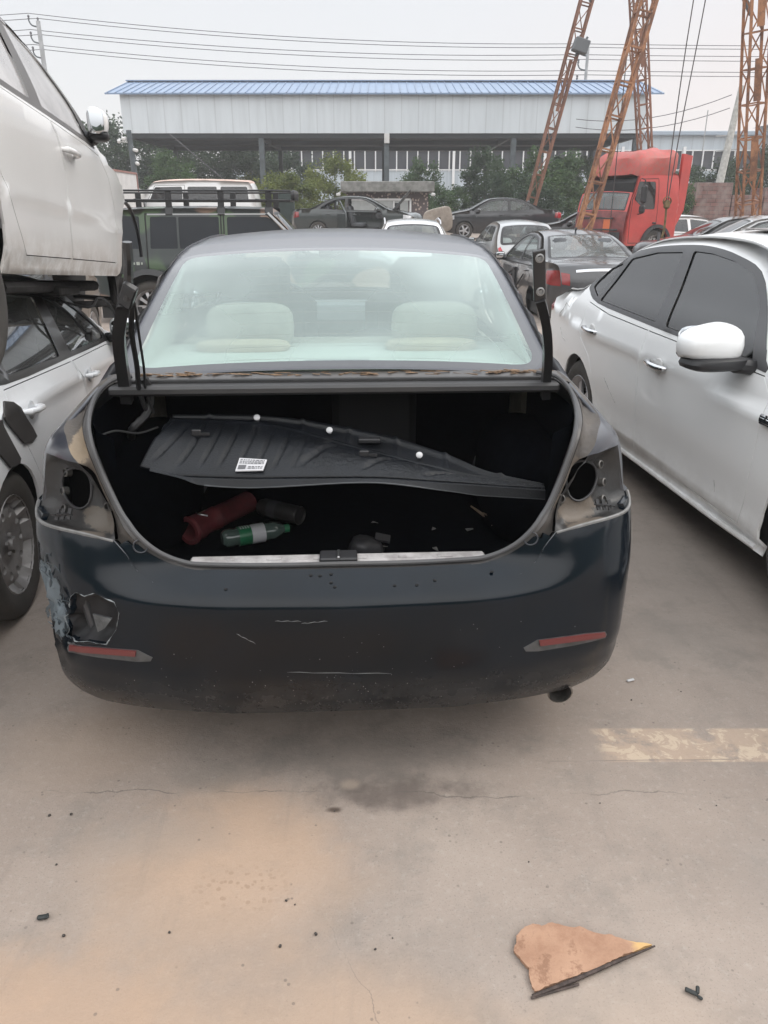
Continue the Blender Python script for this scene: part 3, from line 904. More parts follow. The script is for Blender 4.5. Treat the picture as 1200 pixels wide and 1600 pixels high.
# boot space
plan = [(-.73, 1.32), (-.73, .50), (-.70, .37), (-.66, .27), (-.59, .19), (.59, .19), (.66, .27), (.70, .37), (.73, .50), (.73, 1.32)]
bt = MB(); z0, z1 = .50, 1.02
v = [L((x, y, z)) for z in (z0, z1) for x, y in plan]; n = len(plan)
f = [tuple(range(n))]+[(i, i+1, n+i+1, n+i) for i in range(n-1) if i != 4]+[(n-1, 0, n, 2*n-1)]
k = len(v); v += [L((-.59, .19, .655)), L((.59, .19, .655))]; f.append((4, 5, k+1, k))
bt.add(v, f)
bt.build('boot_lining', CARPET, root)
for sg in (-1, 1):
    MB().blob(L((sg*.66, .86, .66)), (.62, .30, .46), .8, .8, None, 10).build('wheel_hump', CARPET, root, True)
MB().box(L((0, .56, .33)), (.80, .90, .30), bev=.08).build('spare_wheel_well', mat('underbody_black', (.02, .02, .02), .8), root)
MB().box(L((0, 1.0, 1.045)), (.66, 1.44, .03)).build('shelf_underside', CARPET, root)
MB().box(L((0, .66, 1.078)), (.075, 1.40, .012)).box(L((0, .60, 1.062)), (.06, 1.42, .030), bev=.008).box(L((0, .632, 1.083)), (.012, 1.36, .012), bev=.003).build('cross_rail', mat('rail_black', (.016, .018, .022), .5, .1, .3, dust=.10), root)
MB().box(L((.14, 1.24, .78)), (.1, .34, .36), bev=.03).build('seat_pass_through', mat('hatch_black', (.022, .022, .025), .8), root)

# glasshouse, sides and nose
SWB = SW
def body_half(x, z):
    w = SW(z)
    if x > 3.9: w *= 1-.10*((x-3.9)/.9)**2
    if x < .74 and z < DC(x)-.004:
        a, b = .2, .97
        if shell(a, x, z) < 0:
            for _ in range(13):
                m = (a+b)/2
                if shell(m, x, z) < 0: a = m
                else: b = m
            w = min(w, a-.004)
        else: w = min(w, .5)
    return w
GT = glass('rear_glass', (.78, .91, .89), .40, (.64, .78, .76), .03, 1.1, 1.3, 2)
GS = glass('side_glass', (.62, .68, .66), .08)
sp = dict(profile=[(.70, 1.075, 'rear_glass'), (1.08, 1.262, 'rear_glass'), (1.50, 1.415, 'roof'), (1.85, 1.452, 'roof'), (2.3, 1.466, 'roof'), (2.8, 1.44, 'windshield'), (3.25, 1.26, 'windshield'), (3.72, 1.03, 'hood'), (4.3, .92, 'hood'), (4.62, .80, 'nose'), (4.76, .62, 'nose'), (4.78, .45, 'nose'), (4.70, .26, 'nose')],
          sill=[(4.17, .24), (4.17, .24), (3.4, .21), (1.45, .21), (.70, .25), (.32, .26), (.32, .9), (.34, 1.0), (.52, 1.045)],
          width=[(.2, .82), (1.5, .6)], hw=body_half, x0=None, fillet=(.05, .045), endfillet=(.2, .12), crown={'rear_glass': .035, 'roof': .035, 'windshield': .05, 'hood': .06, 'nose': .2},
          panes={'rear_glass': (.978, .012, .004, .034, .10), 'windshield': (.9, .02, .02, .04, .1)}, own={'roof': 'roof', 'hood': 'hood'},
          windows=[[(1.30, 1.06), (2.20, 1.03), (2.18, 1.38), (1.75, 1.38), (1.48, 1.27)], [(2.30, 1.03), (3.30, 1.02), (3.0, 1.22), (2.7, 1.37), (2.28, 1.39)]],
          dlo=[(1.10, 1.05), (2.2, 1.01), (3.45, .99), (3.05, 1.25), (2.72, 1.40), (2.25, 1.42), (1.7, 1.41), (1.35, 1.26)],
          doors=[[(1.42, .50), (1.38, .9), (1.18, 1.03), (1.42, 1.32), (1.75, 1.425), (2.25, 1.435), (2.25, .27), (1.60, .27)], [(2.27, .27), (2.27, 1.435), (2.72, 1.415), (3.10, 1.25), (3.45, 1.0), (3.42, .7), (3.36, .27)]],
          arches=[(1.05, .33, .355), (3.82, .33, .355)], wheels=[(1.05, .325, .325, 'alloy', (-1, 1)), (3.82, .325, .325, 'alloy', (-1, 1))],
          handles=[(1.52, .86, .18, 'door#0', NAVY), (2.45, .84, .18, 'door#1', NAVY)], mirror=(3.25, 1.06, (.13, .22, .15), NAVY), res=.07, near=True, skirt=.01,
          mats=dict(body=ROOFP, door=NAVY, window=GS, rear_glass=GT, windshield=glass('front_glass', (.80, .88, .85), .05), trim=BLK, frit=mat('glass_border', (.045, .048, .055), .12, 0, .5, spec=.6, dust=.12, dcol=(.4, .4, .42)), hood=NAVY, roof=ROOFP), floor=.2)
sp['x0'] = 0
sp['root'] = root
MC = build_car('', None, None, None, 0, sp)

# cabin: shelf, seats, dashboard, lining
MB().box(L((0, 1.02, 1.075)), (.62, 1.36, .03), bev=.012).box(L((0, .84, 1.098)), (.12, .30, .025), bev=.008).build('parcel_shelf', PALE, root)
MB().box(L((0, .80, 1.112)), (.03, .22, .006)).build('shelf_grille', GREYC, root)
MB().tube([L((-.64+.01*k, .74+.0*k, 1.094)) for k in range(128)], .004, 5).build('shelf_edge', PALE, root)
rb = MB().box(L((0, 1.42, .86)), (.16, 1.34, .50), (0, R(-14), 0), bev=.06).box(L((0, 1.72, .55)), (.5, 1.34, .2), bev=.06).build('rear_seat', BEIGE, root, True)
for x in (-.34, .38):
    h = MB().blob(L((x, 1.27, 1.165)), (.15, .34, .18), .55, .5, None, 10).build('headrest', BEIGE, rb, True)
    MB().blob(L((x-.02, 1.17, 1.105)), (.12, .36, .05), .6, .6, None, 8).build('headrest_cushion', mat('cushion_tan', (.42, .33, .24), .8, var=.15), rb, True)
for x in (-.36, .38):
    s = MB().box(L((x, 2.18, .92)), (.15, .50, .62), (0, R(-14), 0), bev=.06).box(L((x, 2.42, .58)), (.5, .5, .18), bev=.06).build('front_seat', GREYC, root, True)
    MB().box(L((x, 2.03, 1.29)), (.10, .26, .19), (0, R(-10), 0), bev=.045).tube([L((x-.06, 2.06, 1.2)), L((x-.06, 2.05, 1.26))], .008, 6).tube([L((x+.06, 2.06, 1.2)), L((x+.06, 2.05, 1.26))], .008, 6).build('headrest', GREYC, s, True)
MB().box(L((0, 3.40, .92)), (.5, 1.40, .22), bev=.08).build('dashboard', GREYC, root, True)
o = steering(root, *L((-.36, 3.0, 1.02)), BLK)
MB().box(L((0, 3.0, 1.36)), (.02, .24, .06), bev=.02).build('cabin_mirror', BLK, root, True)
MB().box(L((0, 2.28, 1.432)), (.98, 1.10, .012)).build('headlining', mat('headlining_pale', (.55, .54, .52), .9), root)
for sg in (-1, 1): MB().box(L((sg*.72, 2.2, .78)), (2.2, .02, .46)).build('door_card', BEIGE, root)
MB().box(L((0, 2.3, .40)), (2.6, 1.40, .03)).build('cabin_floor', GREYC, root)
for sg in (-1, 1):
    q = [Vector((sg*.655, .80, 1.095)), Vector((sg*.675, 1.44, 1.085)), Vector((sg*.625, 1.72, 1.41)), Vector((sg*.598, 1.50, 1.40))]
    MB().add([L(x) for x in q]+[L(x+Vector((sg*.015, 0, 0))) for x in q], [(0, 1, 2, 3), (7, 6, 5, 4), (0, 4, 5, 1), (1, 5, 6, 2), (2, 6, 7, 3), (3, 7, 4, 0)]).build('pillar_lining', PALE, root)
# demister wires on the rear pane
dm = MB(); ta = MC.arc[0]; tb = MC.arc[6]
for k in range(12):
    t = ta+.07+(tb-ta-.12)*k/11
    dm.tube([MC.at(t, -.86+1.72*i/14)-Vector((-.006, 0, .008)) for i in range(15)], .0007, 4)
dm.build('demister_wires', mat('wire_amber', (.16, .10, .07), .6), MC.parts[('rear_glass', 'glass')])

# hinge arms left sticking up after the lid was taken off
HB = mat('hinge_black', (.014, .016, .02), .4, .2, .3, dust=.08)
hr = MB()
arm = smooth_loop([(.675, .62, 1.02), (.668, .60, 1.08), (.652, .54, 1.17), (.625, .47, 1.255), (.595, .41, 1.32), (.572, .37, 1.36)], 4, False)
hr.strap([L(q) for q in arm], .026, .034)
hr.bar(L((.573, .37, 1.352)), L((.548, .32, 1.487)), .034, .010, up=(1, 0, 0), bev=.002)
ho = hr.build('hinge_arm', HB, root)
bo = MB()
for t in (.18, .84):
    c = Vector((.573, .37, 1.352)).lerp(Vector((.548, .32, 1.487)), t)
    Mx = Matrix.Translation(L(c)+Vector((-.006, 0, .001))) @ Matrix.Rotation(R(-90), 4, 'Y')
    bo.lathe([(.012, 0), (.012, .004), (.008, .005), (.006, .001), (0, .001)], Mx, 14)
bo.build('bolt_hole', mat('bolt_steel', (.3, .3, .3), .4, .8), ho, True)
hl = MB()
arm = smooth_loop([(-.665, .62, 1.02), (-.66, .60, 1.08), (-.645, .54, 1.17), (-.622, .47, 1.255), (-.585, .41, 1.335), (-.572, .385, 1.352)], 4, False)
hl.strap([L(q) for q in arm], .034, .030)
hl.bar(L((-.572, .385, 1.345)), L((-.535, .33, 1.40)), .04, .02, up=(1, 0, 0), bev=.004)
hl.tube([L(q) for q in smooth_loop([(-.555, .36, 1.36), (-.54, .34, 1.43), (-.528, .31, 1.47), (-.524, .30, 1.51)], 4, False)], [.013]*13, 8)
ho = hl.build('hinge_arm', HB, root, False)
wr = MB()
for k, (r_, off) in enumerate(((.008, 0), (.004, .02))):
    P = smooth_loop([(-.60+off, .60, .99), (-.612+off, .58, 1.06), (-.60+off, .54, 1.15), (-.585+off, .47, 1.25), (-.56+off*.6, .40, 1.33), (-.545, .36, 1.40), (-.53+off*.4, .32, 1.46)], 6, False)
    wr.tube([L(q) for q in P], r_, 7)
P = smooth_loop([(-.60, .60, 1.10), (-.588, .62, 1.05), (-.60, .60, .99), (-.64, .56, .95), (-.66, .60, .91)], 6, False)
wr.tube([L(q) for q in P], [.012+.002*(i % 2) for i in range(len(P))], 8)
wr.tube([L(q) for q in smooth_loop([(-.70, .42, .965), (-.66, .45, .972), (-.61, .5, .95), (-.56, .55, .955)], 5, False)], .003, 6)
wr.build('wiring_loom', mat('cable_black', (.012, .012, .013), .5), ho, True)
# wiper of dry leaves in the gutter below the pane
rs = random.Random(3); lf = MB()
for i in range(150):
    x = rs.uniform(-.64, .66) if rs.random() < .55 else rs.choice((rs.gauss(-.52, .07), rs.gauss(.58, .05)))
    c = L((x, rs.uniform(.655, .69), 1.090+rs.uniform(0, .008))); l = rs.uniform(.012, .05); a = rs.gauss(1.57, .35)
    lf.bar(c-Vector((math.cos(a), math.sin(a), rs.uniform(-.1, .1)))*l*.5, c+Vector((math.cos(a), math.sin(a), .1))*l*.5, rs.uniform(.003, .009), .0015)
lo = lf.build('leaf_litter', mat('dry_leaf', (.20, .13, .08), .9, var=.6, vs=40)); lo.matrix_world = Matrix.Translation((cx, cy, 0)) @ Matrix.Rotation(R(90)+cyaw, 4, 'Z')
tag(lo, kind='stuff')
# exhaust tip
ex = MB(); Mx = Matrix.Translation(L((.665, .25, .226))) @ Matrix.Rotation(R(90), 4, 'Y') @ Matrix.Rotation(R(-6), 4, 'Y')
ex.lathe([(.025, .4), (.028, .1), (.037, .02), (.039, -.06), (.039, -.110), (.034, -.113), (.032, -.05), (.026, .02), (0, .03)], Mx @ Matrix.Rotation(R(180), 4, 'X') @ Matrix.Rotation(0, 4, 'Z') @ Matrix.Scale(-1, 4, (0, 0, 1)), 24)
ex.build('exhaust_pipe', mat('exhaust_steel', (.20, .185, .17), .4, .8, var=.4, vs=30), root, True)
MB().blob(L((.3, .5, .27)), (.42, .75, .18), .6, .6, None, 8).build('silencer', mat('exhaust_steel', (.2, .185, .17)), root, True)

# ---- things lying in the boot
WM = Matrix.Translation((cx, cy, 0)) @ Matrix.Rotation(R(90)+cyaw, 4, 'Z')
def W(p): return WM @ L(p)
ln = empty('boot_trim_panel', W((0, .45, .8)), 0, 'large black ribbed plastic trim panel with a white sticker lying across the boot', 'trim panel')
LI = ln.matrix_basis.inverted() if False else Matrix.Translation(-W((0, .45, .8)))
def WL(p): return LI @ W(p)
rail = lambda P: (tab([(q[0], q[1]) for q in P]), tab([(q[0], q[2]) for q in P]))
lowY, lowZ = rail([(-.530, .30, .908), (-.484, .30, .894), (-.452, .30, .880), (-.387, .30, .875), (-.242, .30, .869), (.072, .30, .866), (.321, .29, .851), (.451, .28, .843), (.600, .26, .836)])
fbY, fbZ = rail([(-.530, .292, .900), (-.451, .292, .878), (-.387, .29, .855), (-.242, .29, .845), (.071, .29, .855), (.321, .285, .827), (.42, .28, .813), (.600, .26, .806)])
slY, slZ = rail([(-.530, .60, .967), (-.269, .60, .954), (.078, .50, .889), (.258, .42, .862), (.402, .335, .850), (.600, .275, .839)])
stY, stZ = rail([(-.530, .63, .974), (-.271, .63, .968), (.113, .58, .920), (.343, .47, .875), (.449, .37, .853), (.600, .285, .839)])
def onliner(x, t):
    """t 0 at the front edge, 1 at the ridge, 1..2 across the upper strip"""
    if t <= 1: return (x, lowY(x)+(slY(x)-lowY(x))*t, lowZ(x)+(slZ(x)-lowZ(x))*t+.016*math.sin(math.pi*t)*(1-sst(.1, .5, x)))
    return (x, slY(x)+(stY(x)-slY(x))*(t-1), slZ(x)+(stZ(x)-slZ(x))*(t-1))
V = []; F = []; nx, ny = 200, 46
for i in range(nx+1):
    x = -.53+1.13*i/nx
    for j in range(ny+1):
        t = 2*j/ny if j > ny*.75 else j/(ny*.75)*1.0 if True else 0
        t = j/(ny*.75) if j <= ny*.75 else 1+(j-ny*.75)/(ny*.25)
        q = onliner(x, min(2, t)); z = q[2]
        if t <= 1:
            ph = (x-.10*t+.05*t*t)*118
            z -= .013*max(0, math.sin(ph))**12*sst(.08, .25, t)*(1-sst(.80, .97, t))*(1-sst(-.20, -.02, x))
            z -= .008*max(0, math.sin((x-.16*t)*34))**14*sst(.1, .3, t)*(1-sst(.8, .95, t))*sst(-.2, -.1, x)*(1-sst(.35, .5, x))
            z += .0042*max(0, mnoise.noise(Vector((x*105, t*26, 0)))+.15)*sst(-.24, -.12, x)*(1-sst(.55, .95, abs(t-.42)*1.8))
            z += .007*sst(.93, .99, t)
        else: z -= .010*sst(1.0, 1.12, t)-.012*sst(1.86, 1.98, t)-.006*max(0, math.sin(x*42))**20
        sx_ = x-.030*(1-min(1, t))*(1-sst(-.53, -.40, x))
        V.append(WL((sx_, q[1], z)))
w = ny+1
F = [(i*w+j, (i+1)*w+j, (i+1)*w+j+1, i*w+j+1) for i in range(nx) for j in range(ny)]
LM = mat('liner_plastic', (.004, .005, .007), .32, spec=.28, var=.35, vs=10, bump=.25, bs=180, dust=.015, dcol=(.12, .12, .12), ds=8)
sheet = link('panel_skin', V, F, LM, ln); sheet.data.polygons.foreach_set('use_smooth', [True]*len(F))
mod = sheet.modifiers.new('thick', 'SOLIDIFY'); mod.thickness = .004; mod.offset = -1
fl = MB(); v = []
for x in [-.53+1.13*i/60 for i in range(61)]:
    a = (x, lowY(x)+.004, lowZ(x)-.002); b = (x, fbY(x), fbZ(x))
    v += [WL(a), WL((x, lowY(x)-.008, lowZ(x)-.005)), WL((x, b[1]-.012, b[2])), WL((x, b[1]-.004, b[2]))]
fl.add(v, [(i*4+j, i*4+(j+1) % 4, (i+1)*4+(j+1) % 4, (i+1)*4+j) for i in range(60) for j in range(4)]+[(0, 1, 2, 3), (243, 242, 241, 240)]); fl.build('panel_flange', LM, ln, False)
MB().tube([WL((x, fbY(x)-.010, fbZ(x))) for x in [-.38+.98*i/40 for i in range(41)]], .0022, 5).build('flange_bead', mat('liner_rim', (.06, .064, .07), .4), ln, True)
lb = MB(); a, b, c, d = onliner(-.295, .06), onliner(-.215, .06), onliner(-.207, .22), onliner(-.287, .22)
v = [Vector(WL(q))+Vector((0, 0, .006+.003*k)) for q, k in ((a, 0), (b, 1), (c, 0), (d, 1))]; lb.add(v+[q-Vector((0, 0, .003)) for q in v], [(0, 1, 2, 3), (7, 6, 5, 4), (0, 4, 5, 1), (1, 5, 6, 2), (2, 6, 7, 3), (3, 7, 4, 0)])
lab = lb.build('sticker', mat('label_white', (.50, .50, .52), .6), ln)
pr = MB()
def lq(s0, t0, s1, t1):
    g = lambda s, t: (v[0].lerp(v[1], s)).lerp(v[3].lerp(v[2], s), t)+Vector((0, 0, .0012))
    pr.add([g(s0, t0), g(s1, t0), g(s1, t1), g(s0, t1)], [(0, 1, 2, 3)])
lq(.06, .10, .34, .42)
rs = random.Random(2)
for t in (.12, .26, .55, .68, .82):
    s = .42 if t < .5 else .06
    while s < .92:
        e = min(.94, s+rs.uniform(.04, .12)); lq(s, t, e, t+.07); s = e+.03
pr.build('sticker_print', mat('print_dark', (.10, .10, .11), .7), lab)
for x, t in ((-.258, 1.45), (-.026, 1.5), (.252, 1.35)):
    q = onliner(x, t)
    Mx = Matrix.Translation(Vector(WL(q))+Vector((0, 0, .004))) @ Matrix.Rotation(R(50), 4, 'X')
    MB().lathe([(.006, -.012), (.007, .004), (.0105, .005), (.0105, .008), (.007, .011), (0, .012)], Mx, 14).build('white_clip', mat('clip_white', (.55, .55, .56), .5), ln, True)
tabm = MB()
for x, t in ((-.43, .62), (.08, .55)):
    q = Vector(WL(onliner(x, t))); tabm.box(q+Vector((0, 0, .008)), (.03, .012, .02), bev=.003).box(q+Vector((.02, 0, .004)), (.04, .008, .008))
tabm.box(Vector(WL(onliner(.10, 1.5)))+Vector((0, 0, .004)), (.07, .03, .014), bev=.003)
tabm.build('clip_bracket', BLK, ln)

def cyl_between(p, q, prof, n=24):
    p, q = Vector(p), Vector(q); d = (q-p); l = d.length
    return Matrix.Translation(p) @ d.to_track_quat('Z', 'Y').to_matrix().to_4x4(), l
def obj_at(name, world, label, cat, group=None): return empty(name, world, 0, label, cat, group)
# red plastic tube with a flared mouth
a, b = Vector(W((-.525, .66, .555))), Vector(W((-.345, .92, .565)))
t = obj_at('red_pipe', a, 'red plastic pipe with a flared open mouth lying in the boot', 'pipe')
Mx, l = cyl_between(Vector((0, 0, 0)), b-a, None)
red = mat('red_plastic', (.13, .016, .022), .42, var=.25, vs=14, dust=.2, dcol=(.2, .13, .12))
MB().lathe([(.036, -.0), (.050, .0), (.052, .012), (.047, .02), (.046, .055), (.040, .075), (.040, .12), (.043, .125), (.043, .14), (.040, .145), (.040, l), (.034, l), (.034, .08), (.036, 0)], Mx, 28).build('tube', red, t, True)
MB().lathe([(.0345, .09), (0, .09)], Mx, 20).build('tube_end', mat('red_shadowed', (.05, .008, .008), .7), t)
MB().box(Mx @ Vector((.040, .0, .11)), (.004, .05, .05), Mx.to_3x3()).build('tube_label', mat('kraft_label', (.30, .22, .17), .7, var=.3), t)
MB().tube([Mx @ Vector((.046*math.cos(x), .046*math.sin(x), .07+.015*math.sin(3*x))) for x in [k*.2 for k in range(12)]], .003, 6).build('wire_loop', mat('striker_steel', (.5, .5, .5)), t)
# green bottle
a, b = Vector(W((-.405, .63, .536))), Vector(W((-.19, .72, .536)))
t = obj_at('drink_bottle', a, 'clear plastic drink bottle with a green and white label lying in the boot', 'bottle')
Mx, l = cyl_between(Vector((0, 0, 0)), b-a, None)
pet = mat('bottle_plastic', (.12, .17, .15), .12, 0, .5, trans=.35)
MB().lathe([(0, .004), (.022, 0), (.031, .01), (.033, .03), (.030, .045), (.033, .06), (.033, .15), (.030, .165), (.033, .18), (.024, .205), (.013, .222), (.012, .235), (0, .235)], Mx, 24).build('bottle_body', pet, t, True)
MB().lathe([(.0338, .055), (.0338, .10)], Mx, 24).build('green_label', mat('label_green', (.02, .16, .07), .4, var=.3), t, True)
wl = MB().lathe([(.0339, .10), (.0339, .148)], Mx, 24).build('white_label', mat('label_white', (.62, .62, .63)), t, True)
k = MB()
for i in range(9): k.lathe([(.0343, .105+.0045*i), (.0343, .107+.0045*i)], Mx, 6, .6+.1*(i % 3), 2.1-.15*(i % 2))
for i in range(4): k.lathe([(.0343, .062+.009*i), (.0343, .067+.009*i)], Mx, 8, .8, 2.0)
k.build('label_print', mat('print_pale', (.4, .45, .42), .6), wl)
MB().lathe([(.0145, .222), (.0145, .24), (0, .24)], Mx, 16).build('bottle_cap', mat('label_green', (.02, .16, .07)), t, True)
# dark can
a, b = Vector(W((-.30, .90, .552))), Vector(W((-.15, .80, .552)))
t = obj_at('spray_can', a, 'black metal can lying behind the green labelled bottle', 'can')
Mx, l = cyl_between(Vector((0, 0, 0)), b-a, None)
MB().lathe([(0, 0), (.028, .002), (.034, .02), (.034, l-.012), (.031, l-.004), (.036, l), (.034, l+.004), (.03, l-.004), (0, l-.006)], Mx, 28).build('can_body', mat('can_black', (.02, .02, .022), .35, .3, var=.3, vs=20, dust=.1), t, True)
MB().lathe([(.0345, .05), (.0345, .09)], Mx, 28).build('can_band', mat('can_band', (.06, .06, .065), .4), t, True)
# lump, crushed cup, stick, scraps
t = MB().blob((0, 0, 0), (.12, .09, .075), .7, .8, (.2, .3, .5), 10, lambda p: p*(1+.18*mnoise.noise(p*25))).box((.05, .02, .03), (.05, .03, .01), (.4, .2, 0)).build('plastic_cover', mat('lump_black', (.03, .03, .033), .5, var=.3), None, True)
t.location = W((.09, .50, .548)); tag(t, 'crumpled black plastic cover near the middle of the boot floor', 'plastic cover')
t = obj_at('dry_stick', W((.58, .72, .53)), 'dry brown twig with a torn scrap at the right of the boot floor', 'twig')
MB().tube([(.05, -.06, -.01), (.01, 0, .01), (-.06, .07, .015), (-.1, .12, .03)], [.009, .008, .006, .003], 7).tube([(-.01, .02, .012), (-.05, .01, .035), (-.07, .0, .05)], [.005, .004, .002], 6).build('twig', mat('dry_wood', (.16, .115, .08), .9, var=.4), t, True)
MB().add([(-.04, -.02, .01), (-.01, -.03, .022), (.0, 0, .03), (-.03, .01, .018), (-.04, -.02, .008), (-.01, -.03, .02), (.0, 0, .028), (-.03, .01, .016)], [(0, 1, 2, 3), (7, 6, 5, 4), (0, 4, 5, 1), (1, 5, 6, 2), (2, 6, 7, 3), (3, 7, 4, 0)]).build('torn_scrap', mat('paper_scrap', (.42, .37, .30), .8), t)
rs = random.Random(11)
for i in range(5):
    s = rs.uniform(.008, .018); q = W((rs.uniform(-.35, .5), rs.uniform(.55, .85), .506))
    o = MB().add([(-s, -s*.5, 0), (s*.8, -s*.6, .004), (s, s*.4, .002), (-s*.3, s*.7, .007), (-s, -s*.5, -.002), (s*.8, -s*.6, .002), (s, s*.4, .0), (-s*.3, s*.7, .005)], [(0, 1, 2, 3), (7, 6, 5, 4), (0, 4, 5, 1), (1, 5, 6, 2), (2, 6, 7, 3), (3, 7, 4, 0)]).build('paper_scrap', mat('scrap_grey', (.15, .145, .14), .8, var=.4, vs=50))
    o.location = q; o.rotation_euler = (0, 0, rs.uniform(0, 6)); tag(o, 'tiny pale scrap of paper scattered on the boot floor', 'scrap', 'scraps on the boot floor')
# ------------------------------------------------------------------ the three near cars
DIRT = (.30, .27, .235)
WHITE = mat('white_paint', (.84, .85, .855), .34, 0, .45, var=.02, vs=2, low=(.20, .50, (.40, .37, .33), .45), dust=.03, dcol=(.5, .48, .45), ds=2.2, cr=.06)
WHITE2 = mat('white_paint_grimy', (.72, .71, .70), .34, 0, .8, var=.03, vs=2, low=(.20, .46, (.28, .225, .18), .7), dust=.05, dcol=(.42, .38, .34), ds=2.6, cr=.12)
SILVW = mat('silver_white_paint', (.88, .90, .93), .34, 0, .5, var=.02, vs=2, low=(.18, .45, (.36, .35, .33), .4), dust=.02, ds=3)
TINT = mat('tinted_glass', (.012, .013, .015), .03, 0, 0, spec=.75, dust=.05, dcol=(.3, .3, .3))
CHROME = mat('chrome', (.62, .63, .65), .12, 1)
TRIMG = mat('window_trim_grey', (.05, .052, .058), .4, dust=.15, dcol=(.25, .24, .23))
PW = [(.2, .81), (.25, .822), (.285, .80), (.31, .838), (.345, .845), (.40, .842), (.6, .862), (.80, .872), (.838, .882), (.862, .866), (.92, .853), (1.0, .832), (1.2, .72), (1.45, .585)]
h = Vector((1.608-1.448, 3.005-4.581)).normalized()
nrm = Vector((h.y, -h.x));  nrm = nrm if nrm.x > 0 else -nrm
loc = Vector((1.448, 4.581))+nrm*.81
right = dict(
    profile=[(-1.46, .26, 'tail'), (-1.60, .45, 'tail'), (-1.63, .70, 'tail'), (-1.58, .86, 'tail'), (-1.50, .98, 'deck'), (-1.38, 1.045, 'deck'), (-1.05, 1.075, 'rear_window'), (-.80, 1.20, 'rear_window'), (-.60, 1.315, 'rear_window'), (-.36, 1.40, 'roof'), (-.10, 1.437, 'roof'), (.2, 1.452, 'roof'), (.5, 1.452, 'roof'), (.78, 1.43, 'windshield'), (1.05, 1.36, 'windshield'), (1.40, 1.20, 'windshield'), (1.78, 1.035, 'hood'), (2.25, .95, 'hood'), (2.62, .83, 'nose'), (2.80, .70, 'nose'), (2.87, .5, 'nose'), (2.80, .25, 'nose')],
    sill=[(2.30, .22), (1.60, .222), (-.36, .222), (-1.1, .25)], width=PW, plan=[(-1.7, .93), (-1.2, .975), (-.5, 1), (1.6, 1), (2.3, .98), (2.9, .90)],
    crease=[(-1.7, .10), (-1.34, .082), (-.5, .01), (.8, -.006), (1.6, -.034), (2.6, -.09)],
    crown={'roof': .045, 'hood': .06, 'windshield': .05, 'rear_window': .04, 'nose': .26, 'tail': .12, 'deck': .03}, fillet=(.05, .04),
    windows=[round_loop([(-.785, 1.118), (-.60, 1.066), (-.525, 1.285), (-.70, 1.232)], .03), round_loop([(-.535, 1.052), (.335, 1.028), (.150, 1.378), (-.16, 1.362), (-.455, 1.312)], .02), round_loop([(.465, 1.022), (1.33, .998), (1.13, 1.2), (.94, 1.315), (.70, 1.362), (.46, 1.385), (.258, 1.388)], .02)],
    dlo=smooth_loop([(-.852, 1.128), (-.79, 1.085), (-.548, 1.034), (.105, 1.010), (.74, .992), (1.30, .975), (1.44, .985), (1.20, 1.19), (.975, 1.332), (.708, 1.388), (.463, 1.414), (.209, 1.418), (-.182, 1.394), (-.515, 1.343), (-.752, 1.252)], 3),
    doors=[[(-.30, .300), (-.36, .50), (-.50, .70), (-.68, .80), (-.70, 1.03), (-.30, .995), (.29, .98), (.285, .70), (.272, .298)], [(.280, .298), (.293, .70), (.298, .98), (.8, .97), (1.44, .955), (1.535, .88), (1.503, .61), (1.44, .298)]],
    arches=[(-.74, .33, .345), (1.95, .33, .355)], wheels=[(-.74, .315, .315, 'alloy', (-1, 1)), (1.95, .315, .315, 'alloy', (-1, 1))],
    sideparts=[('tail_lamp', [(-1.66, .86), (-1.36, .90), (-1.40, .98), (-1.52, .99), (-1.66, .98)]), ('fuel_flap', circle(-1.02, .93, .075, 16)), ('head_lamp', [(2.40, .80), (2.85, .62), (2.9, .74), (2.62, .86), (2.40, .90)])],
    handles=[(-.50, .873, .20, 'door#0', CHROME), (.544, .836, .20, 'door#1', CHROME)], mirror=(1.27, 1.035, (.20, .28, .20), WHITE),
    own={'roof': 'roof', 'hood': 'hood'}, panes={'windshield': (.9, .03, .03), 'rear_window': (.9, .02, .02)}, near=True, res=.06, skirt=.012,
    mats=dict(body=WHITE, window=TINT, windshield=TINT, rear_window=TINT, trim=TRIMG, frit=BLK, seam=mat('seam_dark', (.03, .03, .03), .8), tail_lamp=mat('lamp_red', (.22, .012, .014), .2, 0, .6), head_lamp=mat('lamp_clear', (.55, .56, .58), .1, 0, 1), cup=mat('white_cup', (.66, .66, .65), .35, 0, .6)))
car = build_car('white_sedan', 'white sedan with dark tinted windows and chrome handles parked nose towards the viewer', 'car', (loc.x, loc.y, 0), math.atan2(h.y, h.x), right)
RW = car
y = car.halfw(1.58, .80)
bd = MB().box((1.585, -y-.004, .80), (.10, .014, .045), bev=.006).box((1.585, -y-.012, .80), (.085, .006, .02), bev=.002); bd.build('fender_badge', CHROME, car.root, True)
for sg in (-1, 1):
    MB().tube([(x, sg*(car.halfw(x, .235)+.002), .235) for x in [-.36+.08*k for k in range(25)]], .014, 8).build('sill_trim', WHITE, car.root, True)
sr = MB().box((.55, 0, 1.499), (.62, .74, .008), bev=.003); sr.build('sunroof', mat('sunroof_glass', (.10, .09, .09), .08, dust=.35, dcol=(.5, .45, .42)), car.root, True)
# old scratches and a scrape on the rear door
sc = MB()
for P_ in (((-1.18, .87), (-1.10, .98), (-1.02, .96)), ((-1.16, .80), (-1.1, .74), (-1.02, .72)), ((-.2, .62), (-.02, .5)), ((1.2, .42), (1.22, .37))):
    pts = [Vector(q) for q in P_]; q2 = densify([tuple(q) for q in pts], .02, False)+[tuple(pts[-1])]
    sc.tube([(a, -(car.halfw(a, b)+.0005), b) for a, b in q2], .0022, 5)
sc.build('scratch', mat('scratch_grey', (.42, .41, .40), .8, var=.4, vs=40), car.root)

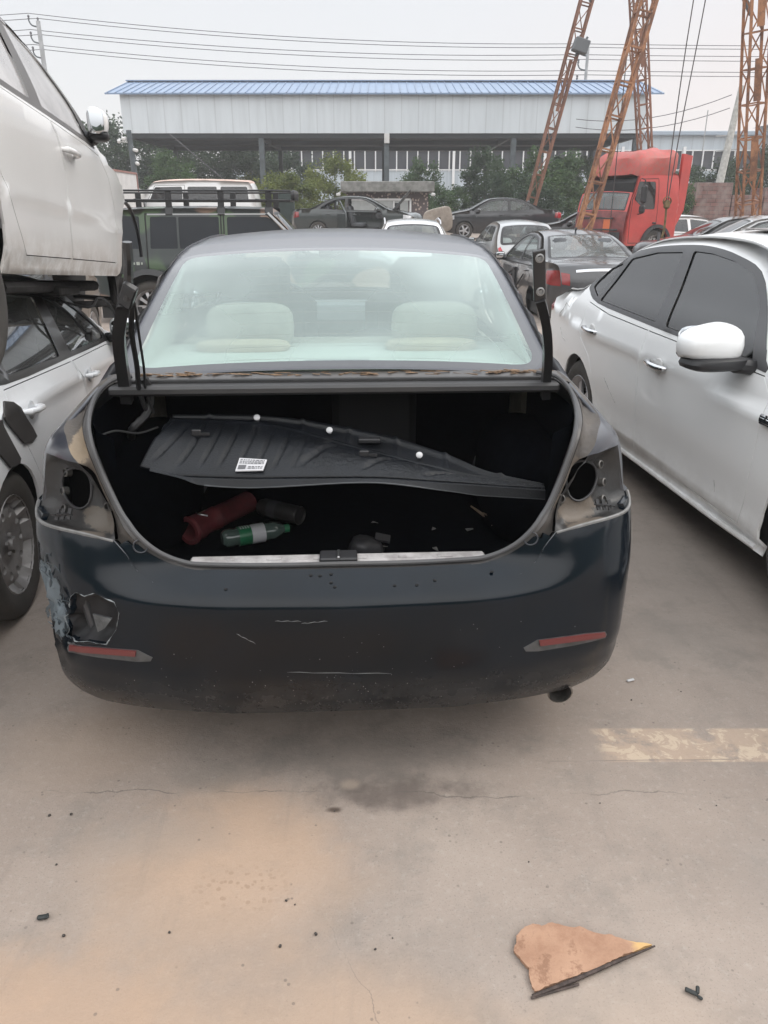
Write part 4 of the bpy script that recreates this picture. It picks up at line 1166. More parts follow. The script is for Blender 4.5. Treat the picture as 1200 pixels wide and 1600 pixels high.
# lower white sedan on the left, its roof carrying another car
h = Vector((-.13, 1)).normalized(); nrm = Vector((-h.y, h.x)); nrm = nrm if nrm.x < 0 else -nrm
loc = Vector((-1.50, 2.6))+nrm*.81
left = dict(
    profile=[(-.68, .25, 'tail'), (-.82, .5, 'tail'), (-.83, .78, 'tail'), (-.76, .95, 'deck'), (-.5, 1.02, 'deck'), (-.28, 1.04, 'rear_window'), (.10, 1.22, 'rear_window'), (.42, 1.31, 'roof'), (.9, 1.352, 'roof'), (1.4, 1.352, 'roof'), (1.80, 1.325, 'windshield'), (2.08, 1.26, 'windshield'), (2.32, 1.12, 'windshield'), (2.62, .975, 'hood'), (3.1, .90, 'hood'), (3.45, .78, 'nose'), (3.56, .6, 'nose'), (3.5, .25, 'nose')],
    sill=[(3.2, .2), (2.5, .2), (.68, .20), (-.2, .22)], width=[(.2, .80), (.26, .83), (.4, .85), (.6, .868), (.79, .874), (.822, .882), (.85, .868), (.92, .850), (1.0, .815), (1.2, .71), (1.4, .60)], plan=[(-.9, .92), (-.4, .98), (.2, 1), (2.6, 1), (3.2, .96), (3.6, .88)],
    crease=[(-.9, .08), (.4, .02), (1.55, 0), (2.6, -.01), (3.4, -.05)], fillet=(.05, .04),
    crown={'roof': .04, 'hood': .06, 'windshield': .05, 'nose': .25, 'tail': .12},
    windows=[round_loop([(.47, .972), (1.262, .962), (1.455, 1.245), (1.0, 1.275), (.70, 1.23)], .02), round_loop([(1.47, .962), (2.30, .962), (2.345, 1.0), (2.10, 1.150), (1.93, 1.225), (1.625, 1.25)], .02), round_loop([(.0, 1.03), (.40, .985), (.60, 1.2), (.42, 1.17)], .02)],
    dlo=smooth_loop([(-.08, 1.02), (.40, .945), (1.4, .938), (2.30, .940), (2.40, .965), (2.13, 1.19), (1.95, 1.282), (1.45, 1.318), (.9, 1.316), (.45, 1.252), (.15, 1.145)], 3),
    doors=[[(.72, .27), (.66, .48), (.48, .68), (.34, .78), (.36, .93), (1.42, .92), (1.54, .769), (1.70, .50), (1.72, .27)], [(1.735, .27), (1.712, .50), (1.552, .772), (1.435, .92), (2.30, .925), (2.48, .90), (2.62, .7), (2.58, .27)]],
    arches=[(.30, .31, .325), (2.95, .31, .33)], wheels=[(.30, .30, .312, 'steel', (-1, 1)), (2.95, .30, .312, 'steel', (-1, 1))],
    sideparts=[('fuel_flap', circle(.12, .86, .07, 16)), ('tail_lamp', [(-.9, .74), (-.56, .78), (-.58, .93), (-.9, .93)])],
    handles=[(.58, .812, .19, 'door#0', SILVW), (1.65, .818, .19, 'door#1', SILVW)], mirror=(2.40, 1.0, (.13, .20, .15), SILVW),
    own={'roof': 'roof', 'hood': 'hood'}, panes={'windshield': (.9, .03, .03), 'rear_window': (.9, .02, .02)}, near=True, res=.06, skirt=.012,
    mats=dict(body=SILVW, window=glass('dim_glass', (.22, .24, .24), .10, (.55, .56, .56), .02, 1.6), windshield=glass('dim_glass', (.22, .24, .24)), rear_window=TINT, trim=mat('trim_gloss', (.018, .018, .02), .25, 0, .4, dust=.1), frit=BLK, seam=mat('seam_dark', (.03, .03, .03)), tail_lamp=mat('lamp_red', (.22, .012, .014)), cup=mat('silver_cup', (.62, .64, .67), .3, 0, .6), roof=BLK))
car = build_car('silver_sedan', 'silver white sedan with steel wheels crushed under another white car', 'car', (loc.x, loc.y, .018), math.atan2(h.y, h.x), left, ry=math.atan(.06))
tp = mat('tape_black', (.028, .027, .028), .55, var=.2, dust=.15, dcol=(.2, .18, .17))
for P_ in ([(.22, .845), (.30, .895), (.385, .877), (.56, .735), (.60, .690), (.545, .680), (.435, .694)], [(.10, .84), (.19, .84), (.362, .648), (.345, .632), (.24, .640), (.13, .73)]):
    v, f, n = cdt_parts(P_, [], .05, lambda c: 'p', lambda a, b, p: (a, -(car.halfw(a, b)+.010), b))['p']
    v, f, n = skirted(v, f, n, .009); link('tape_strip', v, f, tp, car.root, True, n)
for x in (1.0, 1.9): seat(car.root, x, -.38, .42, GREYC); seat(car.root, x, .38, .42, GREYC)
MB().box((2.45, 0, .80), (.4, 1.35, .2), bev=.06).build('dashboard', GREYC, car.root, True)
steering(car.root, 2.15, .36, .92, BLK)

# upper white car stacked on the roof
h = Vector((-.13, 1.7)).normalized(); nrm = Vector((-h.y, h.x)); nrm = nrm if nrm.x < 0 else -nrm
loc = Vector((-1.50, 2.9))+nrm*.81
upper = dict(
    profile=[(-1.0, .25, 'tail'), (-1.16, .5, 'tail'), (-1.16, .8, 'tail'), (-1.08, .98, 'rear_window'), (-.75, 1.24, 'rear_window'), (-.45, 1.35, 'roof'), (.0, 1.405, 'roof'), (.5, 1.420, 'roof'), (.95, 1.405, 'roof'), (1.22, 1.36, 'windshield'), (1.45, 1.25, 'windshield'), (1.63, 1.09, 'windshield'), (1.80, .94, 'hood'), (2.20, .850, 'hood'), (2.56, .755, 'nose'), (2.73, .62, 'nose'), (2.75, .50, 'nose')],
    sill=[(2.64, .45), (2.12, .24), (2.03, .225), (.36, .222), (-.6, .24)], width=[(.2, .80), (.23, .825), (.275, .832), (.30, .845), (.5, .866), (.535, .872), (.56, .866), (.8, .872), (.88, .868), (.93, .850), (1.0, .825), (1.2, .73), (1.45, .60)], plan=[(-1.2, .92), (-.6, .98), (0, 1), (1.8, 1), (2.3, .96), (2.6, .90)],
    crease=[(-1, .04), (.3, .0), (1.0, 0), (2, -.03)], fillet=(.05, .04), crown={'roof': .04, 'hood': .06, 'windshield': .05, 'nose': .2, 'tail': .12},
    windows=[round_loop([(.90, .945), (1.46, .926), (1.585, .93), (1.50, 1.10), (1.33, 1.26), (1.17, 1.325), (1.04, 1.335)], .02), round_loop([(.755, .948), (.93, 1.335), (.45, 1.345), (-.02, 1.27), (-.16, 1.02), (-.05, .97)], .02)],
    dlo=smooth_loop([(-.25, .97), (.2, .938), (.9, .918), (1.5, .898), (1.68, .905), (1.53, 1.13), (1.36, 1.29), (1.18, 1.365), (.8, 1.385), (.3, 1.375), (-.1, 1.31), (-.25, 1.12)], 3),
    doors=[[(.48, .296), (.36, .46), (.24, .62), (.10, .80), (.10, .93), (.93, .90), (.985, .855), (1.062, .70), (1.062, .49), (1.092, .36), (1.10, .298)], [(1.108, .298), (1.10, .36), (1.070, .49), (1.072, .70), (.995, .857), (.945, .90), (1.5, .875), (1.70, .86), (1.86, .76), (1.975, .60), (1.965, .298)]],
    arches=[(-.08, .33, .345), (2.50, .33, .365)], wheels=[(-.04, .13, .305, 'steel', (-1, 1))],
    handles=[(1.14, .79, .17, 'door#1', WHITE2), (-.02, .80, .17, 'door#0', WHITE2)], mirror=(1.60, .985, (.12, .11, .17), WHITE2),
    own={'roof': 'roof', 'hood': 'hood'}, panes={'windshield': (.9, .03, .03), 'rear_window': (.9, .02, .02)}, near=True, res=.06, skirt=.012,
    mats=dict(body=WHITE2, window=glass('milky_glass', (.72, .70, .69), .52, (.80, .77, .76), .03), windshield=glass('milky_glass', (.8, .78, .77)), rear_window=TINT, trim=mat('trim_dusty', (.07, .068, .07), .5, dust=.2), frit=BLK, seam=mat('seam_dark', (.03, .03, .03)), cup=mat('grimy_cup', (.6, .59, .58), .4, 0, .4)))
car = build_car('white_hatchback', 'grimy white car without front wheels stacked on the silver white sedan', 'car', (loc.x, loc.y, 1.153), math.atan2(h.y, h.x), upper, ry=math.atan(.08))
UC = car
MB().box((.9, 0, 1.375), (1.3, 1.0, .01)).build('headlining', mat('headlining_pale', (.55, .54, .52)), car.root)
# bare suspension hanging from the front arch
su = MB().tube([(2.36, -.62, .62), (2.34, -.68, .42), (2.33, -.70, .28)], [.045, .045, .03], 10).tube([(2.33, -.70, .30), (2.30, -.72, .10), (2.28, -.74, -.02)], .022, 10).box((2.31, -.74, .16), (.14, .05, .22), (.1, .1, .1), bev=.02).tube([(2.31, -.75, .17), (2.31, -.83, .17)], [.05, .045], 14).bar((2.31, -.74, .06), (1.95, -.35, .05), .07, .04, bev=.01).bar((2.31, -.74, .08), (2.55, -.4, .10), .05, .03, bev=.01)
su.build('suspension_strut', mat('rusty_iron', (.022, .02, .02), .75, .2, var=.5, vs=16, dust=.06), car.root, True)
ln_ = MB().tube([(2.50+.36*math.cos(a)*.98, -.80, .33+.36*math.sin(a)) for a in [R(5+10*k) for k in range(13)]], .012, 6); ln_.build('arch_lip', BLK, car.root, True)
cb = MB()
for P_ in ([(1.9, -.80, .36), (1.99, -.81, .26), (2.06, -.80, .16), (2.16, -.78, .08)], [(1.6, -.5, .12), (1.7, -.72, .05), (1.86, -.74, .10), (2.05, -.75, .06), (2.2, -.76, -.08)], [(1.15, -.55, .18), (1.3, -.7, .06), (1.42, -.76, -.06), (1.48, -.77, -.08)]):
    cb.tube(smooth_loop(P_, 6, False), .007, 6)
cb.box((1.48, -.77, -.09), (.09, .04, .04), (.2, .6, .3), bev=.01).bar((1.90, -.80, .37), (1.97, -.80, .29), .02, bev=.005)
cb.build('hanging_cable', mat('cable_black', (.012, .012, .013)), car.root, True)
MB().tube([(x, -.70-.05*math.sin(x*3), .17) for x in [.4+.1*k for k in range(17)]], .03, 8).box((1.45, -.6, .15), (.5, .22, .05), (.05, 0, .1), bev=.01).build('underbody_pipe', mat('rusty_iron', (.035, .03, .028)), car.root, True)

# ------------------------------------------------------------------ cars further back
def sedan_spec(body, L=4.5, H=1.44, zs=1.0, **kw):
    k = L/4.5; q = H/1.44
    pr = [(-2.10, .28, 'tail'), (-2.24, .5, 'tail'), (-2.25, .8, 'tail'), (-2.16, .98, 'deck'), (-2.0, 1.03, 'deck'), (-1.58, 1.05, 'rear_window'), (-1.2, 1.22, 'rear_window'), (-.78, 1.37, 'roof'), (-.3, 1.425, 'roof'), (.15, 1.42, 'roof'), (.5, 1.36, 'windshield'), (.9, 1.17, 'windshield'), (1.22, 1.01, 'hood'), (1.75, .91, 'hood'), (2.12, .76, 'nose'), (2.24, .58, 'nose'), (2.2, .28, 'nose')]
    S = lambda P: [(x*k, z*q) for x, z in P]
    sp = dict(profile=[(x*k, z*q, t) for x, z, t in pr], sill=S([(1.75, .2), (-1.7, .2)]), width=[(.2*q, .80), (.4*q, .85), (.7*q, .872), (.85*q, .868), (1.0*q, .825), (1.44*q, .58)],
              plan=[(-2.3*k, .90), (-1.7*k, .97), (-1, 1), (1, 1), (1.8*k, .96), (2.3*k, .86)], crown={'roof': .04, 'hood': .06, 'windshield': .05, 'nose': .25, 'tail': .14},
              windows=[S(round_loop([(-1.24, 1.04), (-.36, 1.0), (-.34, 1.36), (-.72, 1.32), (-1.02, 1.20)], .04)), S(round_loop([(-.26, 1.0), (.92, .975), (.62, 1.19), (.36, 1.31), (.1, 1.36), (-.24, 1.365)], .04))],
              dlo=S([(-1.34, 1.03), (-.4, .965), (1.04, .95), (.7, 1.18), (.42, 1.33), (.1, 1.392), (-.4, 1.392), (-.75, 1.345), (-1.1, 1.21)]),
              doors=[S([(-.98, .28), (-1.06, .6), (-1.22, .8), (-1.22, .95), (-.31, .94), (-.31, .28)]), S([(-.29, .28), (-.29, .94), (1.0, .92), (1.02, .7), (.90, .28)])],
              arches=[(-1.32*k, .32, .345), (1.36*k, .32, .345)], wheels=[(-1.32*k, .312, .312, 'alloy', (-1, 1)), (1.36*k, .312, .312, 'alloy', (-1, 1))],
              handles=[(-.95*k, .86*q, .17, 'door#0', body), (.0, .84*q, .17, 'door#1', body)], mirror=(.86*k, 1.0*q, (.12, .19, .14), body), cols=8, own={'roof': 'roof'},
              panes={'windshield': (.9, .03, .03, .05), 'rear_window': (.9, .02, .02, .05)}, res=.14, sm=3,
              sideparts=[('tail_lamp', S([(-2.3, .72), (-2.0, .76), (-2.02, .93), (-2.3, .95)])), ('head_lamp', S([(1.75, .70), (2.3, .56), (2.3, .72), (2.0, .80), (1.75, .84)]))],
              mats=dict(body=body, window=TINT, windshield=TINT, rear_window=TINT, trim=BLK, frit=BLK, seam=mat('seam_dark', (.03, .03, .03)), tail_lamp=mat('lamp_red', (.22, .012, .014)), head_lamp=mat('lamp_clear', (.55, .56, .58))))
    sp.update(kw); return sp
def with_mats(sp, **m): sp['mats'] = dict(sp['mats'], **m); return sp
CLR = glass('clear_glass', (.70, .76, .75), .10, (.62, .64, .64), .03, 1.0)
CLR2 = glass('sky_glass', (.60, .67, .66), .16, (.68, .72, .72), .04, 1.6)
DARKP = mat('dark_blue_paint', (.010, .012, .018), .3, .2, 1, dust=.05, ds=3, low=(.2, .6, (.10, .09, .08), .4))
GRAYP = mat('charcoal_paint', (.026, .027, .032), .32, .3, 1, dust=.10, dcol=(.34, .33, .33), ds=3, low=(.2, .6, (.16, .14, .12), .5))
GREENP = mat('dark_green_paint', (.016, .026, .028), .35, .25, .9, dust=.07, ds=3)
SILVER = mat('silver_paint', (.42, .43, .44), .35, .5, .9, dust=.12, ds=3, low=(.2, .6, (.3, .28, .25), .5))
TANP = mat('champagne_paint', (.36, .31, .27), .35, .4, .9, dust=.2, dcol=(.33, .29, .25), ds=3, low=(.2, .6, (.24, .2, .17), .7))
def interior(root, zs=.42, x=(.05, -.75), sx=1, mats=GREYC, wheel=True):
    for i, xx in enumerate(x):
        for yy in (-.36, .36): seat(root, xx, yy, zs, mats)
    MB().box((.95, 0, .82), (.4, 1.3, .2), bev=.06).build('dashboard', GREYC, root, True)
    if wheel: steering(root, .62, .36, .92, BLK)

# charcoal saloon, doors stripped, seen from behind on the right
sp = with_mats(sedan_spec(GRAYP, 4.75, 1.46, mirror=(.92, 1.0, (.14, .2, .15), BLK)), window=CLR, rear_window=CLR2, windshield=CLR)
sp['wheels'] = []
c = build_car('charcoal_sedan', 'charcoal sedan with a silver trim strip across its boot behind the tinted white sedan', 'car', (3.16, 14.2, -.17), R(90+2), sp)
interior(c.root)
patch(c, 'boot_strip', CHROME, [(-.66, .895), (.66, .895), (.66, .925), (-.66, .925)], -1, .008, .08)
for sg in (-1, 1): patch(c, 'tail_lamp', mat('lamp_red', (.22, .012, .014)), [(sg*a, b) for a, b in ((.80, .74), (.97, .76), (.98, .92), (.80, .885))], -1, .008, .06)
MB().tube([(-.62, .0, 1.46), (-.64, 0, 1.52)], .012, 6).blob((-.64, 0, 1.50), (.07, .03, .05), .8, .8, None, 6).build('roof_aerial', BLK, c.root, True)
MB().tube(smooth_loop([(-2.16, .52-1.32, .93), (-2.10, .50-1.32, 1.05), (-2.02, .44-1.32, 1.20), (-1.98, .42-1.32, 1.30), (-1.96, .42-1.32, 1.48)], 4, False), .022, 8).build('hinge_arm', mat('bracket_grey', (.07, .07, .075)), c.root, True)
for z, x in ((.70, .2), (.55, -.3)): pass
MB().box((.35, .885, .62), (1.1, .02, .5), (0, 0, 0)).box((.1, .90, .70), (.2, .04, .12), bev=.02).tube([(-.2, .90, .84), (.2, .91, .78), (.5, .9, .66)], .015, 6).tube([(-.9, .89, .8), (-.5, .91, .60), (-.2, .9, .5)], .012, 6).build('door_frame', mat('door_inner', (.03, .03, .033), .6, .2, var=.7, vs=9), c.root)

# silver hatchback seen from behind
hatch = lambda body: dict(sedan_spec(body, 3.9, 1.48), profile=[(-1.70, .28, 'tail'), (-1.86, .5, 'tail'), (-1.88, .78, 'tail'), (-1.80, .93, 'rear_window'), (-1.62, 1.18, 'rear_window'), (-1.38, 1.38, 'roof'), (-1.0, 1.44, 'roof'), (-.3, 1.47, 'roof'), (.2, 1.44, 'roof'), (.5, 1.36, 'windshield'), (.9, 1.14, 'windshield'), (1.18, 1.0, 'hood'), (1.6, .9, 'hood'), (1.9, .74, 'nose'), (1.98, .55, 'nose'), (1.94, .28, 'nose')],
    sill=[(1.6, .2), (-1.4, .2)], windows=[round_loop([(-1.55, 1.06), (-.36, 1.0), (-.34, 1.38), (-1.1, 1.37), (-1.32, 1.30)], .04), round_loop([(-.26, 1.0), (.9, .97), (.6, 1.19), (.36, 1.32), (-.24, 1.385)], .04)], dlo=None,
    plan=[(-1.9, .93), (-1.4, .985), (-.8, 1), (1, 1), (1.5, .96), (2, .86)], arches=[(-1.18, .31, .33), (1.25, .31, .33)], wheels=[(-1.18, .30, .30, 'alloy', (-1, 1)), (1.25, .30, .30, 'alloy', (-1, 1))],
    panes={'rear_window': (.90, .03, .035, .06, .10), 'windshield': (.9, .03, .03, .05)}, crown={'roof': .05, 'hood': .06, 'windshield': .05, 'nose': .25, 'tail': .10, 'rear_window': .07}, sideparts=[])
sp = with_mats(hatch(SILVER), window=CLR, rear_window=CLR, windshield=CLR)
sp['mirror'] = (.86, 1.0, (.12, .2, .14), BLK)
c = build_car('silver_hatchback', 'small silver hatchback seen from behind with red tail lamps beside the charcoal sedan', 'car', (3.28, 20.6, -.10), R(90+1), sp)
interior(c.root)
for sg in (-1, 1): patch(c, 'tail_lamp', mat('lamp_red_bright', (.42, .02, .03), .2, 0, .6), [(sg*a, b) for a, b in ((.78, .66), (.99, .62), (.99, .90), (.90, .93))], -1, .012, .06)
patch(c, 'number_plate', mat('plate_blank', (.05, .09, .3), .4), [(-.28, .62), (.28, .62), (.28, .76), (-.28, .76)], -1, .008, .08)
MB().blob((-1.35, .45, 1.02), (.25, .35, .22), .8, .8).blob((-1.3, -.2, 1.0), (.25, .4, .18), .8, .8).build('white_bundle', mat('bundle_white', (.7, .7, .7), .8), c.root, True)

# white estate with roof rails, only its roof and rear pane show
sp = with_mats(hatch(mat('white_far_paint', (.74, .75, .76), .3, 0, 1, dust=.08)), window=TINT, rear_window=CLR2, windshield=CLR)
c = build_car('white_estate', 'white estate car with pale roof rails behind the roof of the dark sedan', 'car', (.62, 19.0, -.06), R(90), sp)
for sg in (-1, 1):
    MB().tube([(-1.35, sg*.60, 1.40), (-1.25, sg*.60, 1.47), (-.3, sg*.61, 1.52), (.3, sg*.60, 1.48), (.4, sg*.60, 1.43)], .018, 8).build('roof_rail', mat('rail_silver', (.6, .6, .62), .35, .6), c.root, True)

# camouflage off-roader with a roof rack
def camo():
    m, nt, b, ob = new_mat('camouflage_paint')
    c = (.022, .028, .030)
    n1 = maprange(nt, noise_n(nt, ob, 1.3, 1, .4), .50, .54); n2 = maprange(nt, noise_n(nt, ob, 1.1, 1, .4, .4), .55, .58)
    mp = nt.nodes.new('ShaderNodeMapping'); mp.inputs['Location'].default_value = (3, 7, 2); nt.links.new(ob, mp.inputs[0])
    n3 = maprange(nt, noise_n(nt, mp.outputs[0], 1.0, 1, .4), .58, .61)
    k = ramp_mix(nt, n1, (.022, .030, .030), (.05, .085, .042)); k = ramp_mix(nt, n2, k, (.032, .037, .039)); k = ramp_mix(nt, n3, k, (.24, .16, .12))
    nt.links.new(k, b.inputs['Base Color']); b.inputs['Roughness'].default_value = .45; b.inputs['Coat Weight'].default_value = .4
    return m
CAMO = camo()
GREY_A = mat('pillar_silver', (.5, .51, .52), .35, .5, .6)
suv = dict(profile=[(-2.30, .45, 'tail'), (-2.36, .7, 'tail'), (-2.34, 1.05, 'tail'), (-2.26, 1.45, 'tail'), (-2.18, 1.70, 'roof'), (-2.0, 1.76, 'roof'), (-1.0, 1.80, 'roof'), (.25, 1.79, 'roof'), (.50, 1.745, 'windshield'), (.78, 1.48, 'windshield'), (1.08, 1.18, 'hood'), (1.7, 1.12, 'hood'), (2.2, 1.04, 'nose'), (2.32, .85, 'nose'), (2.30, .45, 'nose')],
    sill=[(1.9, .42), (-1.9, .42)], width=[(.4, .84), (.5, .86), (1.0, .86), (1.1, .845), (1.75, .74)], plan=[(-2.4, .95), (-1.9, 1), (1.2, 1), (2.4, .93)], crown={'roof': .035, 'tail': .06, 'hood': .03, 'nose': .08, 'windshield': .04},
    windows=[round_loop([(-2.18, 1.24), (-1.42, 1.24), (-1.42, 1.69), (-2.12, 1.69)], .03), round_loop([(-1.28, 1.24), (-.88, 1.24), (-.88, 1.68), (-1.26, 1.68)], .02), round_loop([(-.85, 1.24), (-.26, 1.24), (-.26, 1.68), (-.85, 1.68)], .02), round_loop([(-.14, 1.24), (.86, 1.24), (.58, 1.60), (.45, 1.68), (-.14, 1.68)], .03)],
    doors=[[(-1.34, .50), (-1.34, 1.73), (-.22, 1.73), (-.22, .50), (-.9, .50), (-1.10, .72)], [(-.20, .50), (-.20, 1.73), (.46, 1.72), (.95, 1.2), (.98, .5)]],
    arches=[(-1.35, .44, .44), (1.40, .44, .44)], handles=[(-.32, .98, .16, 'door#0', CHROME), (.06, .98, .16, 'door#1', CHROME)], mirror=(.9, 1.2, (.12, .2, .2), BLK), own={'roof': 'roof'}, res=.13, cols=8, gap=.02,
    panes={'windshield': (.92, .03, .03, .05)}, wheels=[], mats=dict(body=CAMO, window=mat('offroad_glass', (.012, .015, .02), .05, spec=.28), windshield=CLR2, frit=BLK, seam=mat('seam_dark', (.03, .03, .03)), trim=BLK), fillet=(.05, .035))
c = build_car('camouflage_offroader', 'camouflage painted off-roader with dark windows and a black roof rack', 'off-roader', (-2.22, 12.9, -.16), R(3), suv)
rk = MB()
for z in (1.91, 2.04):
    rk.tube([(-2.1, -.72, z), (.55, -.72, z), (.78, -.55, z), (.78, .55, z), (.55, .72, z), (-2.1, .72, z), (-2.1, -.72, z)], .014, 6)
for x in [-1.9+.44*k for k in range(6)]: rk.bar((x, -.72, 1.92), (x, .72, 1.92), .03, .02)

rk.build('roof_rack', BLK, c.root)
for x in (-1.75, -.98, -.22, .48):
    for sg in (-1, 1):
        MB().bar((x, sg*.70, 2.05), (x, sg*.70, 1.80), .09, .04, bev=.01).bar((x, sg*.70, 1.82), (x, sg*.745, 1.70), .12, .03, bev=.01).build('rack_foot', BLK, c.root)
for k in range(5): MB().lathe([(.06, 0), (.075, .05), (.07, .06), (0, .065)], Matrix.Translation((.80, -.5+.25*k, 1.98)) @ Matrix.Rotation(R(90), 4, 'Y'), 12).build('rack_lamp', BLK, c.root, True)
for sg in (-1, 1):
    MB().bar((.47, sg*.762, 1.735), (1.03, sg*.86, 1.20), .03, .07, up=(0, 1, 0)).build('pillar_trim', GREY_A, c.root)
    MB().bar((-1.3, sg*.745, 1.715), (.45, sg*.745, 1.72), .012, .02).build('drip_rail', GREY_A, c.root)
    fl = MB().lathe([(.44, -.05), (.52, -.05), (.52, .03), (.44, .05)], Matrix.Translation((-1.35, sg*.87, .44)) @ Matrix.Rotation(R(90), 4, 'X'), 18, 0, math.pi); fl.build('wheel_flare', mat('flare_grey', (.04, .042, .045), .6), c.root, True)
    lt = MB(); rs = random.Random(4); x = -2.2
    while x < -1.42:
        w = rs.uniform(.025, .06); lt.box((x+w/2, sg*.866, 1.035), (w*.8, .004, .045*rs.choice((1, 1, .7)))); x += w+.012
    lt.build('side_lettering', mat('letter_pale', (.35, .38, .34), .6), c.root)
for x in (-1.35, 1.40):
    for sg in (-1, 1): wheel(c.root, (x, sg*.70, .40), sg, .38, .25, 'spokes')

# dark saloon side-on, nose to the left, up the slope by the shed
sp = with_mats(sedan_spec(DARKP, 4.5, 1.45), window=CLR, windshield=CLR, rear_window=CLR)
c = build_car('black_sedan', 'black sedan standing side-on beneath the shed with its nose to the left', 'car', (4.38, 31.6, .64), R(180), sp); interior(c.root)
for sg in (-1, 1): MB().box((-2.18, sg*.70, .84), (.14, .22, .2), bev=.03).build('tail_lamp', mat('lamp_red_bright', (.42, .02, .03)), c.root, True)
MB().box((.95, .86, .78), (.10, .02, .05), bev=.01).box((.95, -.86, .78), (.10, .02, .05), bev=.01).build('side_repeater', mat('lamp_clear', (.55, .56, .58)), c.root)
# dark green saloon with bonnet up and doors gone
sp = with_mats(sedan_spec(GREENP, 4.5, 1.46, missing=[('window#0', 'r'), ('window#1', 'r'), ('window#0', 'l'), ('window#1', 'l'), ('door#1', 'r')]), windshield=CLR, rear_window=TINT, door=GREENP)
sp['wheels'] = [(-1.32, .312, .312, 'spokes', (-1, 1)), (1.36, .312, .312, 'spokes', (-1, 1))]
c = build_car('open_sedan', 'stripped dark green sedan with its bonnet raised and doors open beneath the shed', 'car', (-1.02, 30.4, .66), R(-3), sp); interior(c.root)
v = []
hd = MB().box((.0, 0, 0), (1.0, 1.36, .035), bev=.015); ho = hd.build('bonnet', GREENP, c.root, True); ho.location = (1.66, 0, 1.32); ho.rotation_euler = (0, R(-47), 0)
MB().box((0, 0, -.03), (.86, 1.16, .02)).build('bonnet_lining', mat('lining_grey', (.16, .16, .155), .9), ho)
d = MB().box((0, 0, .30), (1.0, .05, .62), bev=.02).bar((.46, 0, .6), (-.1, 0, 1.02), .04, .04).bar((-.1, 0, 1.02), (-.46, 0, 1.02), .04, .04).bar((-.48, 0, 1.02), (-.48, 0, .6), .04, .04)
do = d.build('open_door', GREENP, c.root, True); do.location = (-.45, -1.12, .28); do.rotation_euler = (0, 0, R(-62))
# bonnet leaning upright between them
o = MB().blob((0, 0, 0), (.06, 1.3, .95), .35, .5, None, 8, lambda p: Vector((p.x+.10*p.y*p.y-.12*p.z*p.z, p.y*(1-.25*max(0, p.z)), p.z))).build('car_bonnet', mat('primer_beige', (.33, .29, .25), .6, .1, .3, var=.2, dust=.3), None, True)
o.location = (1.95, 30.2, 1.28); o.rotation_euler = (R(12), R(14), R(-62)); tag(o, 'loose beige car bonnet standing upright against the stone hut', 'car bonnet')
o = MB().tube([(-.5, 0, -1.1), (-.3, 0, .2)], .03, 6).tube([(.4, 0, -1.1), (.2, 0, .2)], .03, 6).bar((-.4, 0, -.4), (.35, 0, -.4), .05).build('bonnet_prop', mat('rusty_iron', (.035, .03, .028)), o)

# tan saloon between the stacked cars and the dark sedan
sp = with_mats(sedan_spec(TANP, 4.5, 1.46, res=.1, gap=.008), window=CLR)
c = build_car('champagne_sedan', 'dusty champagne coloured sedan behind the stacked white cars', 'car', (-3.98, 7.6, 0), R(98), sp); interior(c.root)
# pieces lying further right
sp = with_mats(hatch(mat('white_far_paint', (.74, .75, .76))), window=TINT, rear_window=TINT)
c = build_car('white_hatchback', 'white hatchback parked behind the red truck cab', 'car', (9.9, 27.0, .0), R(12), sp)
sp = with_mats(sedan_spec(GRAYP, 4.5, 1.46), window=CLR)
sp['profile'] = [(-2.10, .28, 'tail'), (-2.24, .5, 'tail'), (-2.25, .8, 'tail'), (-2.18, 1.0, 'rear_window'), (-2.0, 1.22, 'rear_window'), (-1.8, 1.40, 'roof'), (-.8, 1.48, 'roof'), (.15, 1.45, 'roof'), (.5, 1.38, 'windshield'), (.9, 1.17, 'windshield'), (1.22, 1.01, 'hood'), (1.75, .91, 'hood'), (2.12, .76, 'nose'), (2.24, .58, 'nose'), (2.2, .28, 'nose')]
c = build_car('dark_estate', 'dark grey estate car beyond the roof of the tinted white sedan', 'car', (8.75, 20.3, 0), R(175), sp); interior(c.root)
sp = with_mats(sedan_spec(SILVER, 4.5, 1.5), window=CLR2, rear_window=CLR2)
c = build_car('silver_sedan_parked', 'silver sedan parked nearest the right edge beyond the tinted white sedan', 'car', (8.15, 17.2, 0), R(168), sp); interior(c.root)
c.root.name = 'grey_sedan'
sp = with_mats(sedan_spec(DARKP, 4.4, 1.45), window=CLR, rear_window=CLR)
c = build_car('small_dark_car', 'small dark car behind the foot of the orange crane legs', 'car', (7.05, 27.5, .25), R(170), sp); interior(c.root)
